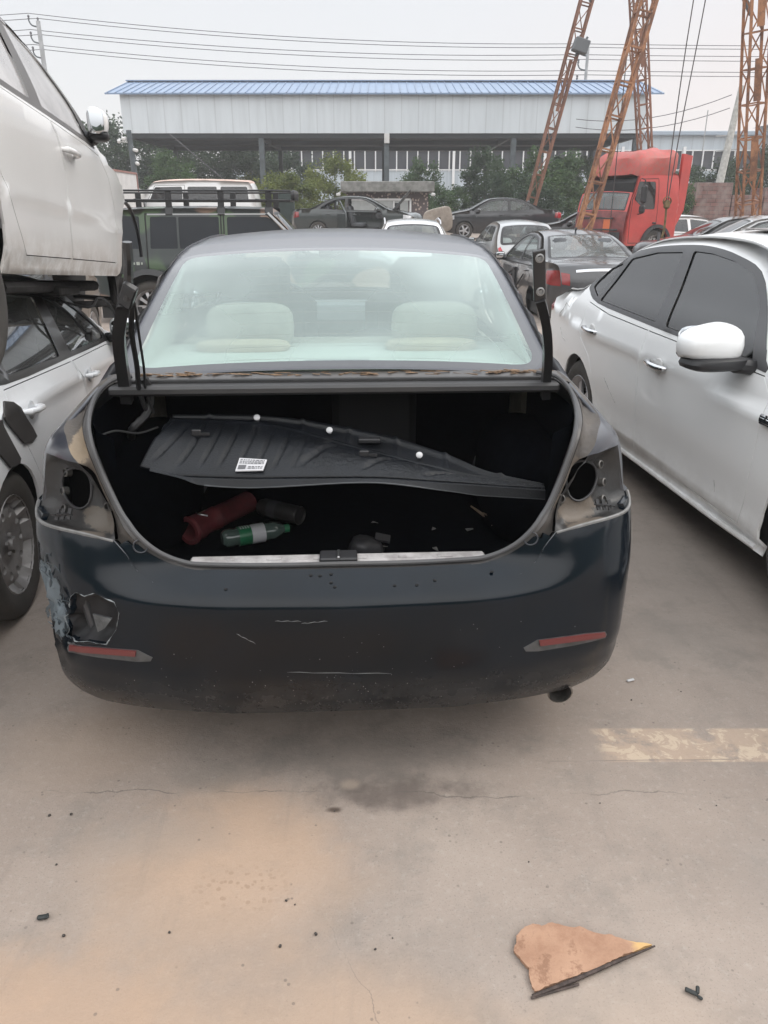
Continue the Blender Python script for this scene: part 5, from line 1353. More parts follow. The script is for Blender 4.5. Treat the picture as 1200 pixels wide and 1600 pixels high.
# minibus
van = dict(profile=[(-2.3, .35, 'tail'), (-2.4, .7, 'tail'), (-2.4, 1.2, 'tail'), (-2.34, 1.75, 'tail'), (-2.2, 2.12, 'roof'), (-1.9, 2.20, 'roof'), (0, 2.24, 'roof'), (1.2, 2.19, 'roof'), (1.5, 2.06, 'windshield'), (1.85, 1.6, 'windshield'), (2.1, 1.15, 'hood'), (2.35, .95, 'nose'), (2.42, .6, 'nose'), (2.4, .35, 'nose')],
    sill=[(2.0, .3), (-2.0, .3)], width=[(.3, .82), (.6, .86), (1.2, .86), (2.1, .76)], plan=[(-2.5, .95), (-2, 1), (1.6, 1), (2.5, .9)], crown={'roof': .07, 'tail': .06, 'nose': .12},
    windows=[round_loop([(-2.15, 1.5), (-1.12, 1.5), (-1.12, 2.02), (-2.1, 2.02)], .06), round_loop([(-.98, 1.5), (.1, 1.5), (.1, 2.02), (-.98, 2.02)], .06), round_loop([(.30, 1.5), (1.55, 1.48), (1.3, 2.0), (.30, 2.02)], .06)], doors=[[(.2, .45), (.2, 2.08), (1.3, 2.06), (1.75, 1.3), (1.7, .45)]],
    arches=[(-1.5, .34, .37), (1.6, .34, .37)], wheels=[(-1.5, .33, .33, 'steel', (-1, 1)), (1.6, .33, .33, 'steel', (-1, 1))], res=.2, cols=8, panes={'windshield': (.92, .03, .03, .05)}, own={'roof': 'roof'},
    mats=dict(body=mat('white_far_paint', (.74, .75, .76)), window=TINT, windshield=CLR2, frit=BLK, trim=BLK, seam=mat('seam_dark', (.03, .03, .03)), roof=mat('faded_pink_roof', (.55, .40, .34), .7, var=.3, vs=3)), fillet=(.10, .07), mirror=(1.7, 1.4, (.1, .18, .24), BLK))
c = build_car('white_minibus', 'white minibus with a faded pinkish roof behind the camouflage off-roader', 'minibus', (-7.15, 31.5, .45), R(180), van)
# box lorry, mostly hidden
t = empty('box_truck', (-9.75, 29.0, .40), R(90), 'small white box truck behind the stacked white hatchback', 'truck')
MB().box((-1.0, 0, 1.62), (3.2, 2.0, 1.7), bev=.03).build('cargo_box', mat('box_white', (.62, .62, .62), .6, var=.08, vs=3, dust=.2), t)
fr = MB()
for y in (-1, 1):
    for z in (.78, 2.46): fr.bar((-2.6, y, z), (.6, y, z), .06)
    for x in (-2.6, .6): fr.bar((x, y, .78), (x, y, 2.46), .06)
fr.bar((-2.6, -1, 2.46), (-2.6, 1, 2.46), .06).bar((.6, -1, 2.46), (.6, 1, 2.46), .06).build('box_frame', mat('frame_redbrown', (.28, .15, .13), .7), t)
MB().prism([(.7, .6), (2.2, .6), (2.25, 1.2), (1.95, 1.95), (.7, 2.0)], 'y', -.9, .9).build('cab', mat('box_white', (.62, .62, .62)), t)
MB().box((2.13, 0, 1.58), (.02, 1.6, .55), (0, R(-22), 0)).build('windshield', TINT, t); MB().box((-.1, 0, .6), (4.6, .8, .2)).build('chassis', BLK, t)
for x in (-1.8, 1.5):
    for sg in (-1, 1): wheel(t, (x, sg*.82, .36), sg, .36, .22, 'steel')
# ------------------------------------------------------------------ red lorry cab
RED = mat('red_cab_paint', (.50, .045, .04), .45, 0, .15, var=.12, vs=2, dust=.10, dcol=(.45, .3, .27), ds=3, low=(.3, 1.0, (.25, .15, .12), .5), bump=.25, bs=3)
REDD = mat('dark_red_panel', (.16, .025, .025), .45, 0, .4, var=.3)
cab = dict(profile=[(-1.12, .62, 'back'), (-1.14, 1.2, 'back'), (-1.14, 2.2, 'back'), (-1.12, 2.62, 'roof'), (-.6, 2.72, 'roof'), (.2, 2.72, 'roof'), (.62, 2.64, 'open'), (.76, 2.38, 'open'), (.88, 2.10, 'windshield'), (.96, 1.86, 'windshield'), (1.04, 1.55, 'front'), (1.08, 1.30, 'front'), (1.10, .9, 'front'), (1.10, .55, 'front')],
    sill=[(.62, .55), (-.9, .62)], width=[(.5, 1.20), (1.5, 1.22), (2.0, 1.20), (2.7, 1.10)], crown={'front': .16, 'windshield': .16, 'open': .15, 'roof': .04, 'back': .01}, fillet=(.06, .05), endfillet=(.12, .10),
    windows=[round_loop([(-.02, 1.62), (.42, 1.62), (.86, 1.90), (.66, 2.42), (-.02, 2.42)], .06)], doors=[[(-.16, .62), (-.16, 2.52), (.62, 2.50), (.93, 1.90), (.99, 1.3), (.95, .62)]],
    arches=[(-.20, .52, .56)], sideparts=[('front_panel', [(.96, 1.55), (1.2, 1.55), (1.2, .5), (.98, .5), (1.0, 1.3)])], handles=[], res=.12, cols=8, panes={'windshield': (.93, .02, .02, .04, .05)}, wheels=[(-.20, .52, .50, 'steel', (-1, 1))], floor=.62, own={'front': 'front_panel', 'roof': 'roof', 'back': 'rear_wall'}, gap=.02,
    mats=dict(body=RED, window=TINT, windshield=CLR2, frit=BLK, trim=BLK, seam=mat('seam_dark', (.03, .03, .03)), front=REDD, front_panel=RED, back=REDD))
c = build_car('truck_cab', 'red truck cab with a crumpled roof fairing and no windscreen top', 'truck', (7.35, 25.1, .16), R(208), cab)
c.root.scale = (.93, .93, .93)
fm = MB().blob((0, 0, 0), (1.95, 2.36, 1.05), .45, .45, None, 14, lambda p: Vector((p.x-(.30*max(0, p.z+.1) if p.x > 0 else 0), p.y*(1-.10*max(0, p.z)), max(p.z, -.26)*(1-.10*(p.x > .2))))+Vector((mnoise.noise(p*1.9), mnoise.noise(p*1.9+Vector((5, 5, 5))), mnoise.noise(p*2.2+Vector((1, 7, 3)))))*.15)
fo = fm.build('roof_fairing', RED, c.root, True); fo.location = (-.16, 0, 2.84)
for y0 in (1.02, -1.12): MB().prism([(-1.10, 1.05), (-1.42, 1.6), (-1.52, 3.2), (-1.12, 3.25), (-1.10, 2.4)], 'y', y0, y0+.10).build('side_fairing', RED, c.root)
MB().box((.2, 0, 2.3), (1.0, 2.1, .5), (0, R(6), 0), bev=.1).build('cab_ceiling', mat('tear_black', (.012, .012, .014)), c.root)
MB().box((.6, 0, 1.45), (.7, 2.2, .25), bev=.06).build('dashboard', GREYC, c.root, True)
for y in (-.6, .6): seat(c.root, -.3, y, 1.2, GREYC, .55)
steering(c.root, .45, .6, 1.75, BLK)
mr = MB()
mr.box((.70, 1.42, 2.05), (.14, .22, .52), bev=.05).box((.72, 1.42, 1.62), (.14, .22, .24), bev=.05).tube([(.62, 1.2, 2.5), (.68, 1.40, 2.45), (.70, 1.42, 1.5), (.66, 1.22, 1.48)], .02, 6)
mr.build('mirror', BLK, c.root)
MB().box((-.06, 1.232, 1.22), (.14, .03, .05), bev=.01).build('handle', BLK, c.root)
MB().box((1.22, .5, 1.18), (.04, .34, .42), (0, R(-3), 0), bev=.03).build('lamp', mat('lamp_orange', (.55, .12, .03), .3, 0, .5), c.root)
MB().box((1.20, 0, .80), (.06, 2.1, .30), bev=.02).box((1.24, 0, 1.02), (.05, 2.0, .06), bev=.02).box((1.23, 0, 1.36), (.04, 1.5, .05)).build('grille', mat('grille_dark', (.03, .03, .033), .5, .2, var=.4), c.root)
MB().lathe([(.56, -.12), (.66, -.12), (.66, .08), (.56, .10)], Matrix.Translation((-.20, 1.16, .52)) @ Matrix.Rotation(R(90), 4, 'X'), 20, 0, math.pi).build('mudguard', mat('flare_grey', (.04, .042, .045)), c.root, True)
MB().box((-.3, 0, .45), (2.2, .9, .25)).build('chassis', BLK, c.root)

# ------------------------------------------------------------------ gantry crane on two splayed frames
def rusty(name, col):
    m, nt, b, ob = new_mat(name)
    n1 = maprange(nt, noise_n(nt, ob, 1.4, 6, .7), .42, .62); n2 = maprange(nt, noise_n(nt, ob, 14, 4, .6), .45, .7)
    k = ramp_mix(nt, n1, col, (.16, .075, .045)); k = ramp_mix(nt, math_n(nt, 'MULTIPLY', n2, .5), k, (.10, .055, .04))
    nt.links.new(k, b.inputs['Base Color']); b.inputs['Roughness'].default_value = .7
    return m
ORANGE = rusty('orange_crane_paint', (.38, .18, .09)); BROWN = rusty('brown_crane_paint', (.24, .11, .07))
gc = empty('gantry_crane', (8.2, 27.5, .3), 0, 'orange and rust lattice legged gantry crane with hanging cables', 'crane')
GI = Vector((-8.2, -27.5, -.3))
def lattice(A, B, w0, w1, n, d0=None, d1=None, th=.05, plates=()):
    A, B = Vector(A)+GI, Vector(B)+GI; ax = (B-A).normalized(); X = Vector((1, 0, 0)); X = (X-ax*X.dot(ax)).normalized(); Y = ax.cross(X)
    d0 = d0 or w0; d1 = d1 or w1; mb = MB()
    def pt(t, i):
        sx, sy = ((-1, -1), (1, -1), (1, 1), (-1, 1))[i]; w = w0+(w1-w0)*t; d = d0+(d1-d0)*t
        return A+(B-A)*t+X*sx*w/2+Y*sy*d/2
    for i in range(4): mb.bar(pt(0, i), pt(1, i), th*1.5, th*1.5, up=Y)
    for k in range(n+1):
        for i in range(4):
            mb.bar(pt(k/n, i), pt(k/n, (i+1) % 4), th*.9, th*.9, up=Y)
            if k < n: mb.bar(pt(k/n, i if k % 2 else (i+1) % 4), pt((k+1)/n, (i+1) % 4 if k % 2 else i), th*.7, th*.7, up=Y)
    for t, s in plates:
        c0 = (pt(t, 0)+pt(t, 1))/2; c1 = (pt(t+s, 0)+pt(t+s, 1))/2
        mb.bar(c0, c1, .40*w0, th*.4, up=Y)
    return mb
lattice((4.90, 21, .05), (8.0, 22, 14.2), .28, .48, 19, None, None, .042).build('leg', ORANGE, gc)
lattice((10.75, 24, .2), (8.2, 22, 14.2), .48, .52, 17, .5, .5, .040, ((.16, .08), (.30, .07), (.42, .06))).build('leg', ORANGE, gc)
lattice((5.55, 33, .5), (8.3, 33, 12.8), .32, .46, 15, None, None, .045, ((.38, .14),)).build('leg', BROWN, gc)
lattice((10.75, 33, .5), (8.6, 33, 12.8), .38, .52, 15, None, None, .045, ((.50, .10), (.70, .06))).build('leg', BROWN, gc)
lattice((8.2, 19, 14.5), (8.4, 36, 14.2), .9, .9, 14, 1.0, 1.0, .07).build('girder', ORANGE, gc)
MB().box(Vector((7.25, 32.6, 7.3))+GI, (.55, .4, .45), (0, .3, 0), bev=.03).bar(Vector((7.1, 32.7, 7.0))+GI, Vector((7.5, 32.7, 7.6))+GI, .08).build('control_box', mat('box_grey', (.12, .13, .14), .6), gc)
MB().box(Vector((8.1, 22.6, 13.0))+GI, (1.4, 1.2, .5), bev=.05).build('hoist_trolley', BROWN, gc)
MB().box(Vector((7.9, 33, 9.15))+GI, (.9, .5, .35), (0, -.5, 0), bev=.03).bar(Vector((7.4, 33, 8.9))+GI, Vector((8.6, 33, 9.6))+GI, .07).build('winch', mat('box_grey', (.12, .13, .14)), gc)
MB().box(Vector((10.0, 24.0, 7.15))+GI, (.7, .4, .4), (0, .5, 0), bev=.03).bar(Vector((9.2, 23.8, 7.3))+GI, Vector((9.8, 23.9, 6.5))+GI, .1).build('bracket_box', mat('box_grey', (.12, .13, .14)), gc)
cbl = MB()
cbl.tube([Vector(q)+GI for q in smooth_loop([(8.0, 22.2, 13), (7.42, 21.6, 6.4), (7.30, 21.5, 3.2), (7.33, 21.5, 1.85)], 5, False)], .014, 5)
cbl.tube([Vector(q)+GI for q in smooth_loop([(8.15, 22.2, 13), (7.75, 21.6, 7.2), (7.45, 21.5, 3.4), (7.37, 21.5, 1.85)], 5, False)], .014, 5)
cbl.tube([Vector(q)+GI for q in [(5.95, 21.6, 6.0), (5.93, 21.5, 1.0)]], .012, 5)
cbl.build('cable', mat('cable_grey', (.06, .05, .05), .7), gc)
MB().box(Vector((7.35, 21.5, 1.78))+GI, (.16, .12, .22), bev=.04).lathe([(.10, -.04), (.12, 0), (.10, .04)], Matrix.Translation(Vector((7.35, 21.5, 1.85))+GI) @ Matrix.Rotation(R(90), 4, 'X'), 14).tube([Vector(q)+GI for q in smooth_loop([(7.35, 21.5, 1.7), (7.36, 21.5, 1.2), (7.31, 21.5, .8), (7.37, 21.5, .45)], 4, False)], .03, 6).build('hook_block', mat('hook_brown', (.16, .11, .05), .7, .3, var=.4), gc, True)

# ------------------------------------------------------------------ open shed with a blue roof
def corrugated(name, col, scale, axis, rough=.5, var=.06, streak=.15):
    m, nt, b, ob = new_mat(name)
    sx = nt.nodes.new('ShaderNodeSeparateXYZ'); nt.links.new(ob, sx.inputs[0])
    q = math_n(nt, 'FRACT', math_n(nt, 'MULTIPLY', sx.outputs[axis], scale))
    seam = math_n(nt, 'LESS_THAN', q, .07)
    mp = nt.nodes.new('ShaderNodeMapping'); mp.inputs['Scale'].default_value = (1.2, 1.2, .12); nt.links.new(ob, mp.inputs[0])
    n = maprange(nt, noise_n(nt, mp.outputs[0], 1.5, 5), .35, .75)
    k = ramp_mix(nt, n, col, [x*(1-streak) for x in col]); k = ramp_mix(nt, math_n(nt, 'MULTIPLY', seam, .20), k, [x*.3 for x in col])
    nt.links.new(k, b.inputs['Base Color']); b.inputs['Roughness'].default_value = rough
    return m
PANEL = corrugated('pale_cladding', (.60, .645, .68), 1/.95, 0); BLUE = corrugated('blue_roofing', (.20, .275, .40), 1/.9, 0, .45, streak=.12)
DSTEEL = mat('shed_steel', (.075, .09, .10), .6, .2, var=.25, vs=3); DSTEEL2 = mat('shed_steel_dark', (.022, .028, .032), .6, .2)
sh = empty('open_shed', (0, 50, .55), 0, 'long open sided shed with a blue metal roof and pale cladding fascia', 'shed')
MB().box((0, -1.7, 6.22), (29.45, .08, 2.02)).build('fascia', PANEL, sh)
MB().prism([(-2.05, 7.20), (2.3, 8.33), (8.6, 7.20), (8.6, 7.12), (2.3, 8.25), (-2.05, 7.12)], 'x', -15.45, 15.5).build('roof', BLUE, sh)
rb = MB()
for x in [-15.3+.45*k for k in range(69)]: rb.prism([(-2.07, 7.20), (2.3, 8.335), (2.3, 8.37), (-2.07, 7.24)], 'x', x-.022, x+.022)
rb.box((.02, 2.3, 8.38), (30.9, .5, .05)); rb.build('roof_ribs', BLUE, sh)
MB().box((0, 3.2, 5.25), (29.0, 9.6, .06)).build('ceiling', mat('ceiling_grey', (.05, .057, .065), .8, var=.2), sh)
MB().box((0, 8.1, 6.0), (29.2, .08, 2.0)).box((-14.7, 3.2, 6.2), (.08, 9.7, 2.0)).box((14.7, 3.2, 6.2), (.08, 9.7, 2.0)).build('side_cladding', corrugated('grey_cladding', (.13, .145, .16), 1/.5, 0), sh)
bm_ = MB()
for y in (-1.55, 3.2, 8.0): bm_.box((0, y, 5.10), (29.0, .18, .26))
for x in (-14.4, -7.1, 0.1, 7.2, 14.3): bm_.box((x, 3.2, 5.1), (.18, 9.6, .26))
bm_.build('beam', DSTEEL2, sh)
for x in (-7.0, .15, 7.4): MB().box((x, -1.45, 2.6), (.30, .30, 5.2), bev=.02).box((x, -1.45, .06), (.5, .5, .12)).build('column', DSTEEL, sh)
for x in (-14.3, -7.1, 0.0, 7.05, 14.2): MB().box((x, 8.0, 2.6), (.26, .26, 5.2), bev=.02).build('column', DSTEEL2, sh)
MB().box((14.35, -1.4, 2.6), (.24, .24, 5.2)).build('column', DSTEEL, sh)
MB().box((.16, -1.7, 4.95), (.30, .22, .50), bev=.02).build('meter_box', mat('box_white', (.62, .62, .62)), sh)

# factory behind
fa = empty('factory_building', (8, 80, .55), 0, 'long pale factory building with a strip of dark windows beyond the shed', 'building')
WALL = corrugated('factory_cladding', (.46, .52, .57), 1/1.0, 0)
MB().box((8, 8, 2.4), (62, 16, 4.8)).build('lower_wall', WALL, fa); MB().box((8, 8.0, 7.15), (62, 16, 1.3)).build('upper_wall', WALL, fa)
MB().box((8, 8, 7.92), (63, 17, .34), bev=.05).build('roof_edge', mat('eaves_bluegrey', (.30, .36, .43), .6), fa); MB().prism([(-.5, 8.07), (8, 8.9), (16.5, 8.07)], 'x', -23, 39).build('roof', mat('roof_grey', (.36, .38, .40), .7), fa)
MB().box((8, 8.2, 5.6), (61.9, 15.8, 1.9)).build('window_band', mat('factory_glass', (.045, .048, .06), .25, 0, 0, spec=.4), fa)
ml = MB()
for k in range(63): ml.box((-22.8+k*1.0, -.02, 5.6), (.11, .1, 1.84))
ml.box((8, -.04, 4.82), (62, .12, .1)).box((8, -.04, 6.5), (62, .12, .1)); ml.build('window_frame', mat('frame_white', (.72, .73, .74), .5), fa)
for x in (-11.2, -1.4, 7.2, 14.5, 20.3, 28.6): MB().box((x, -.25, 3.4), (.24, .24, 6.8)).build('downpipe', mat('frame_white', (.72, .73, .74)), fa)
hs = empty('far_house', (40.5, 74, .55), 0, 'pale building partly behind the right hand crane leg', 'building')
MB().box((0, 4, 4.3), (9, 8, 8.6)).box((-1.6, 2, 9.0), (2.2, 3, .9)).build('wall', mat('house_pale', (.40, .41, .41), .8, var=.12), hs); MB().prism([(-5, 8.6), (0, 9.8), (5, 8.6)], 'y', -.4, 8.4).build('roof', mat('roof_grey', (.36, .38, .40)), hs)

# stone hut
ht = empty('stone_hut', (.15, 36, .55), 0, 'small flat roofed hut with pebble patterned walls under the shed', 'hut')
def pebble():
    m, nt, b, ob = new_mat('pebble_wall'); v = nt.nodes.new('ShaderNodeTexVoronoi'); v.inputs['Scale'].default_value = 8; nt.links.new(ob, v.inputs['Vector'])
    k = ramp_mix(nt, maprange(nt, v.outputs['Distance'], .25, .45), (.42, .34, .30), (.10, .08, .08)); nt.links.new(k, b.inputs['Base Color']); b.inputs['Roughness'].default_value = .8
    return m
MB().box((0, 1.6, .92), (3.55, 3.2, 1.84)).build('wall', pebble(), ht); MB().box((0, 1.4, 2.06), (4.0, 3.9, .42), bev=.03).build('roof', mat('roof_concrete', (.20, .20, .19), .9, var=.3, vs=4), ht)
MB().box((-.35, -.03, .80), (2.5, .06, 1.5)).build('panel', mat('hut_panel', (.36, .38, .38), .6, var=.08), ht); MB().box((-.35, -.05, 1.56), (2.7, .08, .08)).bar((1.0, -.05, 0), (1.0, -.05, 1.56), .08).bar((.28, -.06, 0), (.28, -.06, 1.5), .06).build('door_frame', mat('frame_white', (.72, .73, .74)), ht)
MB().box((.42, -.045, .72), (.26, .04, 1.4)).build('door', mat('void_black', (.006, .006, .007)), ht)
for x in (-2.1, 1.95): MB().box((x, -.5, 1.75), (.18, .12, .12), bev=.03).bar((x, -.5, 1.8), (x*.92, -.3, 1.9), .04).build('lamp', mat('box_white', (.62, .62, .62)), ht)
# dark green metal door panel by the bushes
o = MB().box((0, 0, .9), (.75, .5, 1.8), bev=.04).box((0, -.26, .9), (.6, .03, 1.5), bev=.01).box((.22, -.29, .9), (.05, .03, .2)).build('cabinet_body', mat('cabinet_green', (.012, .025, .022), .5, var=.2)); o.name = 'metal_cabinet'
o.location = (-3.95, 33, .5); tag(o, 'tall dark green metal cabinet in front of the yellow green bush', 'cabinet')

# stack of reddish bricks
bs = empty('brick_stack', (15.6, 36.5, .55), R(4), 'stack of weathered reddish bricks beside the crane leg', 'brick stack')
def brickm():
    m, nt, b, ob = new_mat('weathered_brick'); mp = nt.nodes.new('ShaderNodeMapping'); mp.inputs['Rotation'].default_value = (R(90), 0, 0); nt.links.new(ob, mp.inputs[0])
    t = nt.nodes.new('ShaderNodeTexBrick'); nt.links.new(mp.outputs[0], t.inputs['Vector']); t.inputs['Scale'].default_value = 1; t.inputs['Brick Width'].default_value = .42; t.inputs['Row Height'].default_value = .16; t.inputs['Mortar Size'].default_value = .012
    t.inputs['Color1'].default_value = (.22, .11, .095, 1); t.inputs['Color2'].default_value = (.14, .075, .07, 1); t.inputs['Mortar'].default_value = (.06, .045, .045, 1)
    n = maprange(nt, noise_n(nt, ob, 2.2, 5), .35, .7); k = ramp_mix(nt, n, t.outputs[0], (.24, .19, .175)); nt.links.new(k, b.inputs['Base Color']); b.inputs['Roughness'].default_value = .9
    return m
BR = brickm()
for i, (x0, x1, z1) in enumerate(((-2.0, -.35, 2.25), (-.3, 1.1, 1.75), (1.15, 3.4, 2.05))):
    MB().box(((x0+x1)/2, .6, z1/2), (x1-x0, 1.3, z1), bev=.02).build('pallet_load', BR, bs)

# ------------------------------------------------------------------ poles, cameras and wires
CONC = mat('pole_concrete', (.34, .35, .36), .8, var=.15, vs=3)
def pole(name, label, loc, h, r=.16, arms=(), side=-1):
    t = empty(name, loc, 0, label, 'utility pole', 'utility poles of the overhead line')
    MB().tube([(0, 0, 0), (0, 0, h)], [r*1.35, r*.85], 10).build('pole', CONC, t, True)
    for z in arms:
        MB().tube(smooth_loop([(0, 0, z-.45), (side*.45, 0, z-.35), (side*.62, 0, z-.1), (side*.62, 0, z+.05)], 3, False), .05, 6).build('bracket', DSTEEL, t, True)
        for q in ((side*.62, 0, z), (0, 0, z-.15)): MB().lathe([(.04, 0), (.09, .05), (.05, .12), (.09, .2), (.04, .28), (.0, .3)], Matrix.Translation(q), 10).build('insulator', mat('insulator_dark', (.10, .10, .11), .4), t, True)
    return t
pole('utility_pole', 'concrete utility pole with three insulator brackets above the stacked white hatchback', (-24.0, 62, .55), 13.4, .17, (13.5, 12.5, 11.6))
pole('utility_pole', 'utility pole top with hooked insulator brackets behind the blue shed roof', (14.55, 63, .55), 12.0, .12, (11.9, 11.0, 10.0))
wr = MB()
for za, zb, dx in ((14.42, 12.72, -.6), (14.12, 12.50, 0), (13.45, 12.05, -.6), (13.15, 11.75, 0), (12.55, 11.05, -.6), (12.25, 10.78, 0)):
    for (p0, p1, s0, sag) in (((-24+dx, 62, za), (14.5+dx, 63, zb+.05), 0, .55), ((14.5+dx, 63, zb+.05), (50, 64, zb+.25), 0, .15), ((-55, 61, za-.1), (-24+dx, 62, za), 0, .5)):
        wr.tube([Vector(p0).lerp(Vector(p1), k/16)-Vector((0, 0, sag*4*(k/16)*(1-k/16))) for k in range(17)], .022, 4)
o = wr.build('overhead_wires', mat('wire_dark', (.10, .10, .11), .6)); tag(o, 'six thin overhead wires strung between the utility poles', 'wires')
t = empty('leaning_pole', (17.75, 44, .55), 0, 'pale leaning concrete pole with thin wires beside the brick stack', 'utility pole')
MB().tube([(-.3, 0, 0), (.35, 0, 7.0)], [.24, .15], 10).build('pole', mat('pole_pale', (.42, .42, .40), .8, var=.2), t, True); MB().bar((-.6, 0, 4.7), (.8, 0, 4.8), .07).bar((-.5, 0, 4.0), (.7, 0, 4.1), .07).bar((-1.2, 0, 5.9), (-1.2, 0, 4.0), .04).build('crossarm', CONC, t)
w2 = MB(); w2.tube([Vector((-.1, 0, 6.6)).lerp(Vector((-7, 4, 5.9)), k/10)-Vector((0, 0, .5*4*(k/10)*(1-k/10))) for k in range(11)], .018, 4).tube([Vector((-.1, 0, 6.0)).lerp(Vector((-7, 4, 5.5)), k/10)-Vector((0, 0, .5*4*(k/10)*(1-k/10))) for k in range(11)], .018, 4); w2.build('wire', mat('wire_dark', (.1, .1, .11)), t)
t = empty('camera_pole', (-12.5, 42, .55), 0, 'grey steel pole carrying white security cameras under the shed corner', 'camera pole')
MB().tube([(.12, 0, 0), (-.06, 0, 4.8)], [.17, .13], 10).build('pole', DSTEEL, t, True)
for x, z, a in ((-.55, 4.30, .3), (-.28, 4.42, -.2), (.22, 3.9, .8), (.24, 3.3, .5)):
    MB().box((x, -.15, z), (.16, .34, .15), (R(12), 0, a), bev=.04).bar((x, 0, z), (0, 0, z-.05), .05).build('camera', mat('box_white', (.62, .62, .62)), t)
o = MB().tube([(-11.8, 47, 5.6), (-6.2, 47, 1.0)], .025, 5).build('guy_wire', mat('wire_dark', (.1, .1, .11))); tag(o, 'thin slanting guy wire in front of the dark trees at the left of the shed', 'wire')

# ------------------------------------------------------------------ trees and bushes
def leafm(name, a, b_, c):
    m, nt, b, ob = new_mat(name)
    oi = nt.nodes.new('ShaderNodeObjectInfo')
    n = maprange(nt, noise_n(nt, ob, 1.1, 3), .35, .65); k = ramp_mix(nt, n, a, b_); k = ramp_mix(nt, math_n(nt, 'MULTIPLY', maprange(nt, noise_n(nt, ob, 9, 2), .5, .7), .6), k, c)
    nt.links.new(k, b.inputs['Base Color']); b.inputs['Roughness'].default_value = .6; b.inputs['Specular IOR Level'].default_value = .3
    tl = nt.nodes.new('ShaderNodeBsdfTranslucent'); nt.links.new(k, tl.inputs[0]); mx = nt.nodes.new('ShaderNodeMixShader'); mx.inputs[0].default_value = .22
    nt.links.new(b.outputs[0], mx.inputs[1]); nt.links.new(tl.outputs[0], mx.inputs[2]); nt.links.new(mx.outputs[0], nt.nodes['Material Output'].inputs[0])
    return m
LEAF = {'dark': leafm('leaf_dark', (.024, .048, .026), (.045, .078, .036), (.07, .105, .05)), 'mid': leafm('leaf_mid', (.042, .080, .032), (.07, .125, .045), (.11, .17, .06)), 'yellow': leafm('leaf_yellow', (.085, .115, .03), (.15, .18, .04), (.2, .21, .06))}
BARK = mat('bark', (.10, .08, .065), .9, var=.35, vs=6)
CROWN = {}
def crown_mesh(seed, n=11000, clumps=66):
    if seed in CROWN: return CROWN[seed]
    rs = random.Random(seed); V = []; F = []; cl = []
    while len(cl) < clumps:
        p = Vector((rs.uniform(-1, 1), rs.uniform(-1, 1), rs.uniform(-1, 1)))
        if p.length > 1 or p.length < .35: continue
        q = Vector((p.x, p.y, p.z)); q *= 1+.25*mnoise.noise(p*1.7+Vector((seed, 0, 0))); cl.append((q, rs.uniform(.15, .34)))
    for i in range(n):
        c, r = cl[rs.randrange(clumps)]
        d = Vector((rs.gauss(0, 1), rs.gauss(0, 1), rs.gauss(0, .8)))
        p = c+d.normalized()*r*rs.uniform(.3, 1.05)
        s = rs.uniform(.026, .056); a = Vector((rs.gauss(0, 1), rs.gauss(0, 1), rs.gauss(0, .6))).normalized(); b = a.cross(Vector((rs.gauss(0, 1), rs.gauss(0, 1), rs.gauss(0, 1)))).normalized()
        k = len(V); V += [p-a*s, p+b*s*.5, p+a*s, p-b*s*.5]; F.append((k, k+1, k+2, k+3))
    me = bpy.data.meshes.new('crown'); me.from_pydata([tuple(v) for v in V], [], F); me.update(); CROWN[seed] = me
    return me
TR = {}
def tree(label, x, y, z0, hh, w, kind, seed, cat='tree', group=None, trunk=None, name='tree', dp=None):
    t = empty(name, (x, y, z0), random.Random(int(x*100)+seed).uniform(0, 6), label, cat, group)
    th = hh*(.30 if trunk is None else trunk)
    ch = (hh-th*.55)/2; cz = th*.55+ch
    me = crown_mesh(seed).copy() if (seed, kind) not in TR else TR[(seed, kind)]
    if (seed, kind) not in TR: me.materials.append(LEAF[kind]); TR[(seed, kind)] = me
    o = bpy.data.objects.new('crown', me); COL.objects.link(o); o.parent = t; o.location = (0, 0, cz); o.scale = (w/2, (dp or w)/2, ch)
    rs = random.Random(seed+int(x*10)); mb = MB()
    mb.tube([(0, 0, -.1), (.03*hh*.2, 0, th), (0, 0, cz)], [.035*hh*.5+.03, .026*hh*.5+.02, .02], 8)
    for k in range(5):
        a = rs.uniform(0, 6.28); r = w*.32; mb.tube([(0, 0, th*(.8+.2*rs.random())), (math.cos(a)*r*.5, math.sin(a)*r*.5, cz*.85), (math.cos(a)*r, math.sin(a)*r, cz+ch*.35*rs.random())], [.02*hh*.4+.01, .02, .008], 5)
    mb.build('trunk', BARK, t, True)
    return t
g1 = 'dark trees behind the left end of the shed'
for x, y, hh, w, s in ((-24, 64, 7.0, 6, 1), (-20.2, 61, 7.6, 5.5, 2), (-17.0, 63, 7.3, 5.6, 3), (-13.6, 62, 6.6, 5.5, 1), (-10.4, 63, 6.4, 5.2, 2), (-7.6, 65, 6.0, 4.6, 3)):
    tree('dark leafy tree in the row behind the left end of the shed', x, y, .5, hh, w, 'dark', s, group=g1)
for x, y, hh, w, s in ((-17.5, 57, 4.4, 5.0, 3), (-13.2, 58, 3.9, 4.4, 2), (-9.6, 58, 3.6, 4.2, 1)):
    tree('low dark shrub at the foot of the dark trees left of the shed', x, y, .4, hh, w, 'dark', s, cat='shrub', group='low shrubs under the dark trees', name='shrub', trunk=.1)
tree('mid green tree right beside the camera pole', -11.3, 44, .5, 4.1, 3.0, 'mid', 2)
tree('yellow green bush behind the small minibus roof', -8.3, 52, .5, 3.3, 2.4, 'yellow', 1, cat='bush', name='bush', trunk=.1)
tree('bright yellow green bush left of the stripped green sedan', -4.55, 39, .5, 3.2, 3.0, 'yellow', 3, cat='bush', name='bush', trunk=.1)
tree('taller olive green bush directly behind the stripped green sedan', -2.55, 43, .5, 3.9, 3.2, 'yellow', 2, cat='bush', name='bush', trunk=.12)
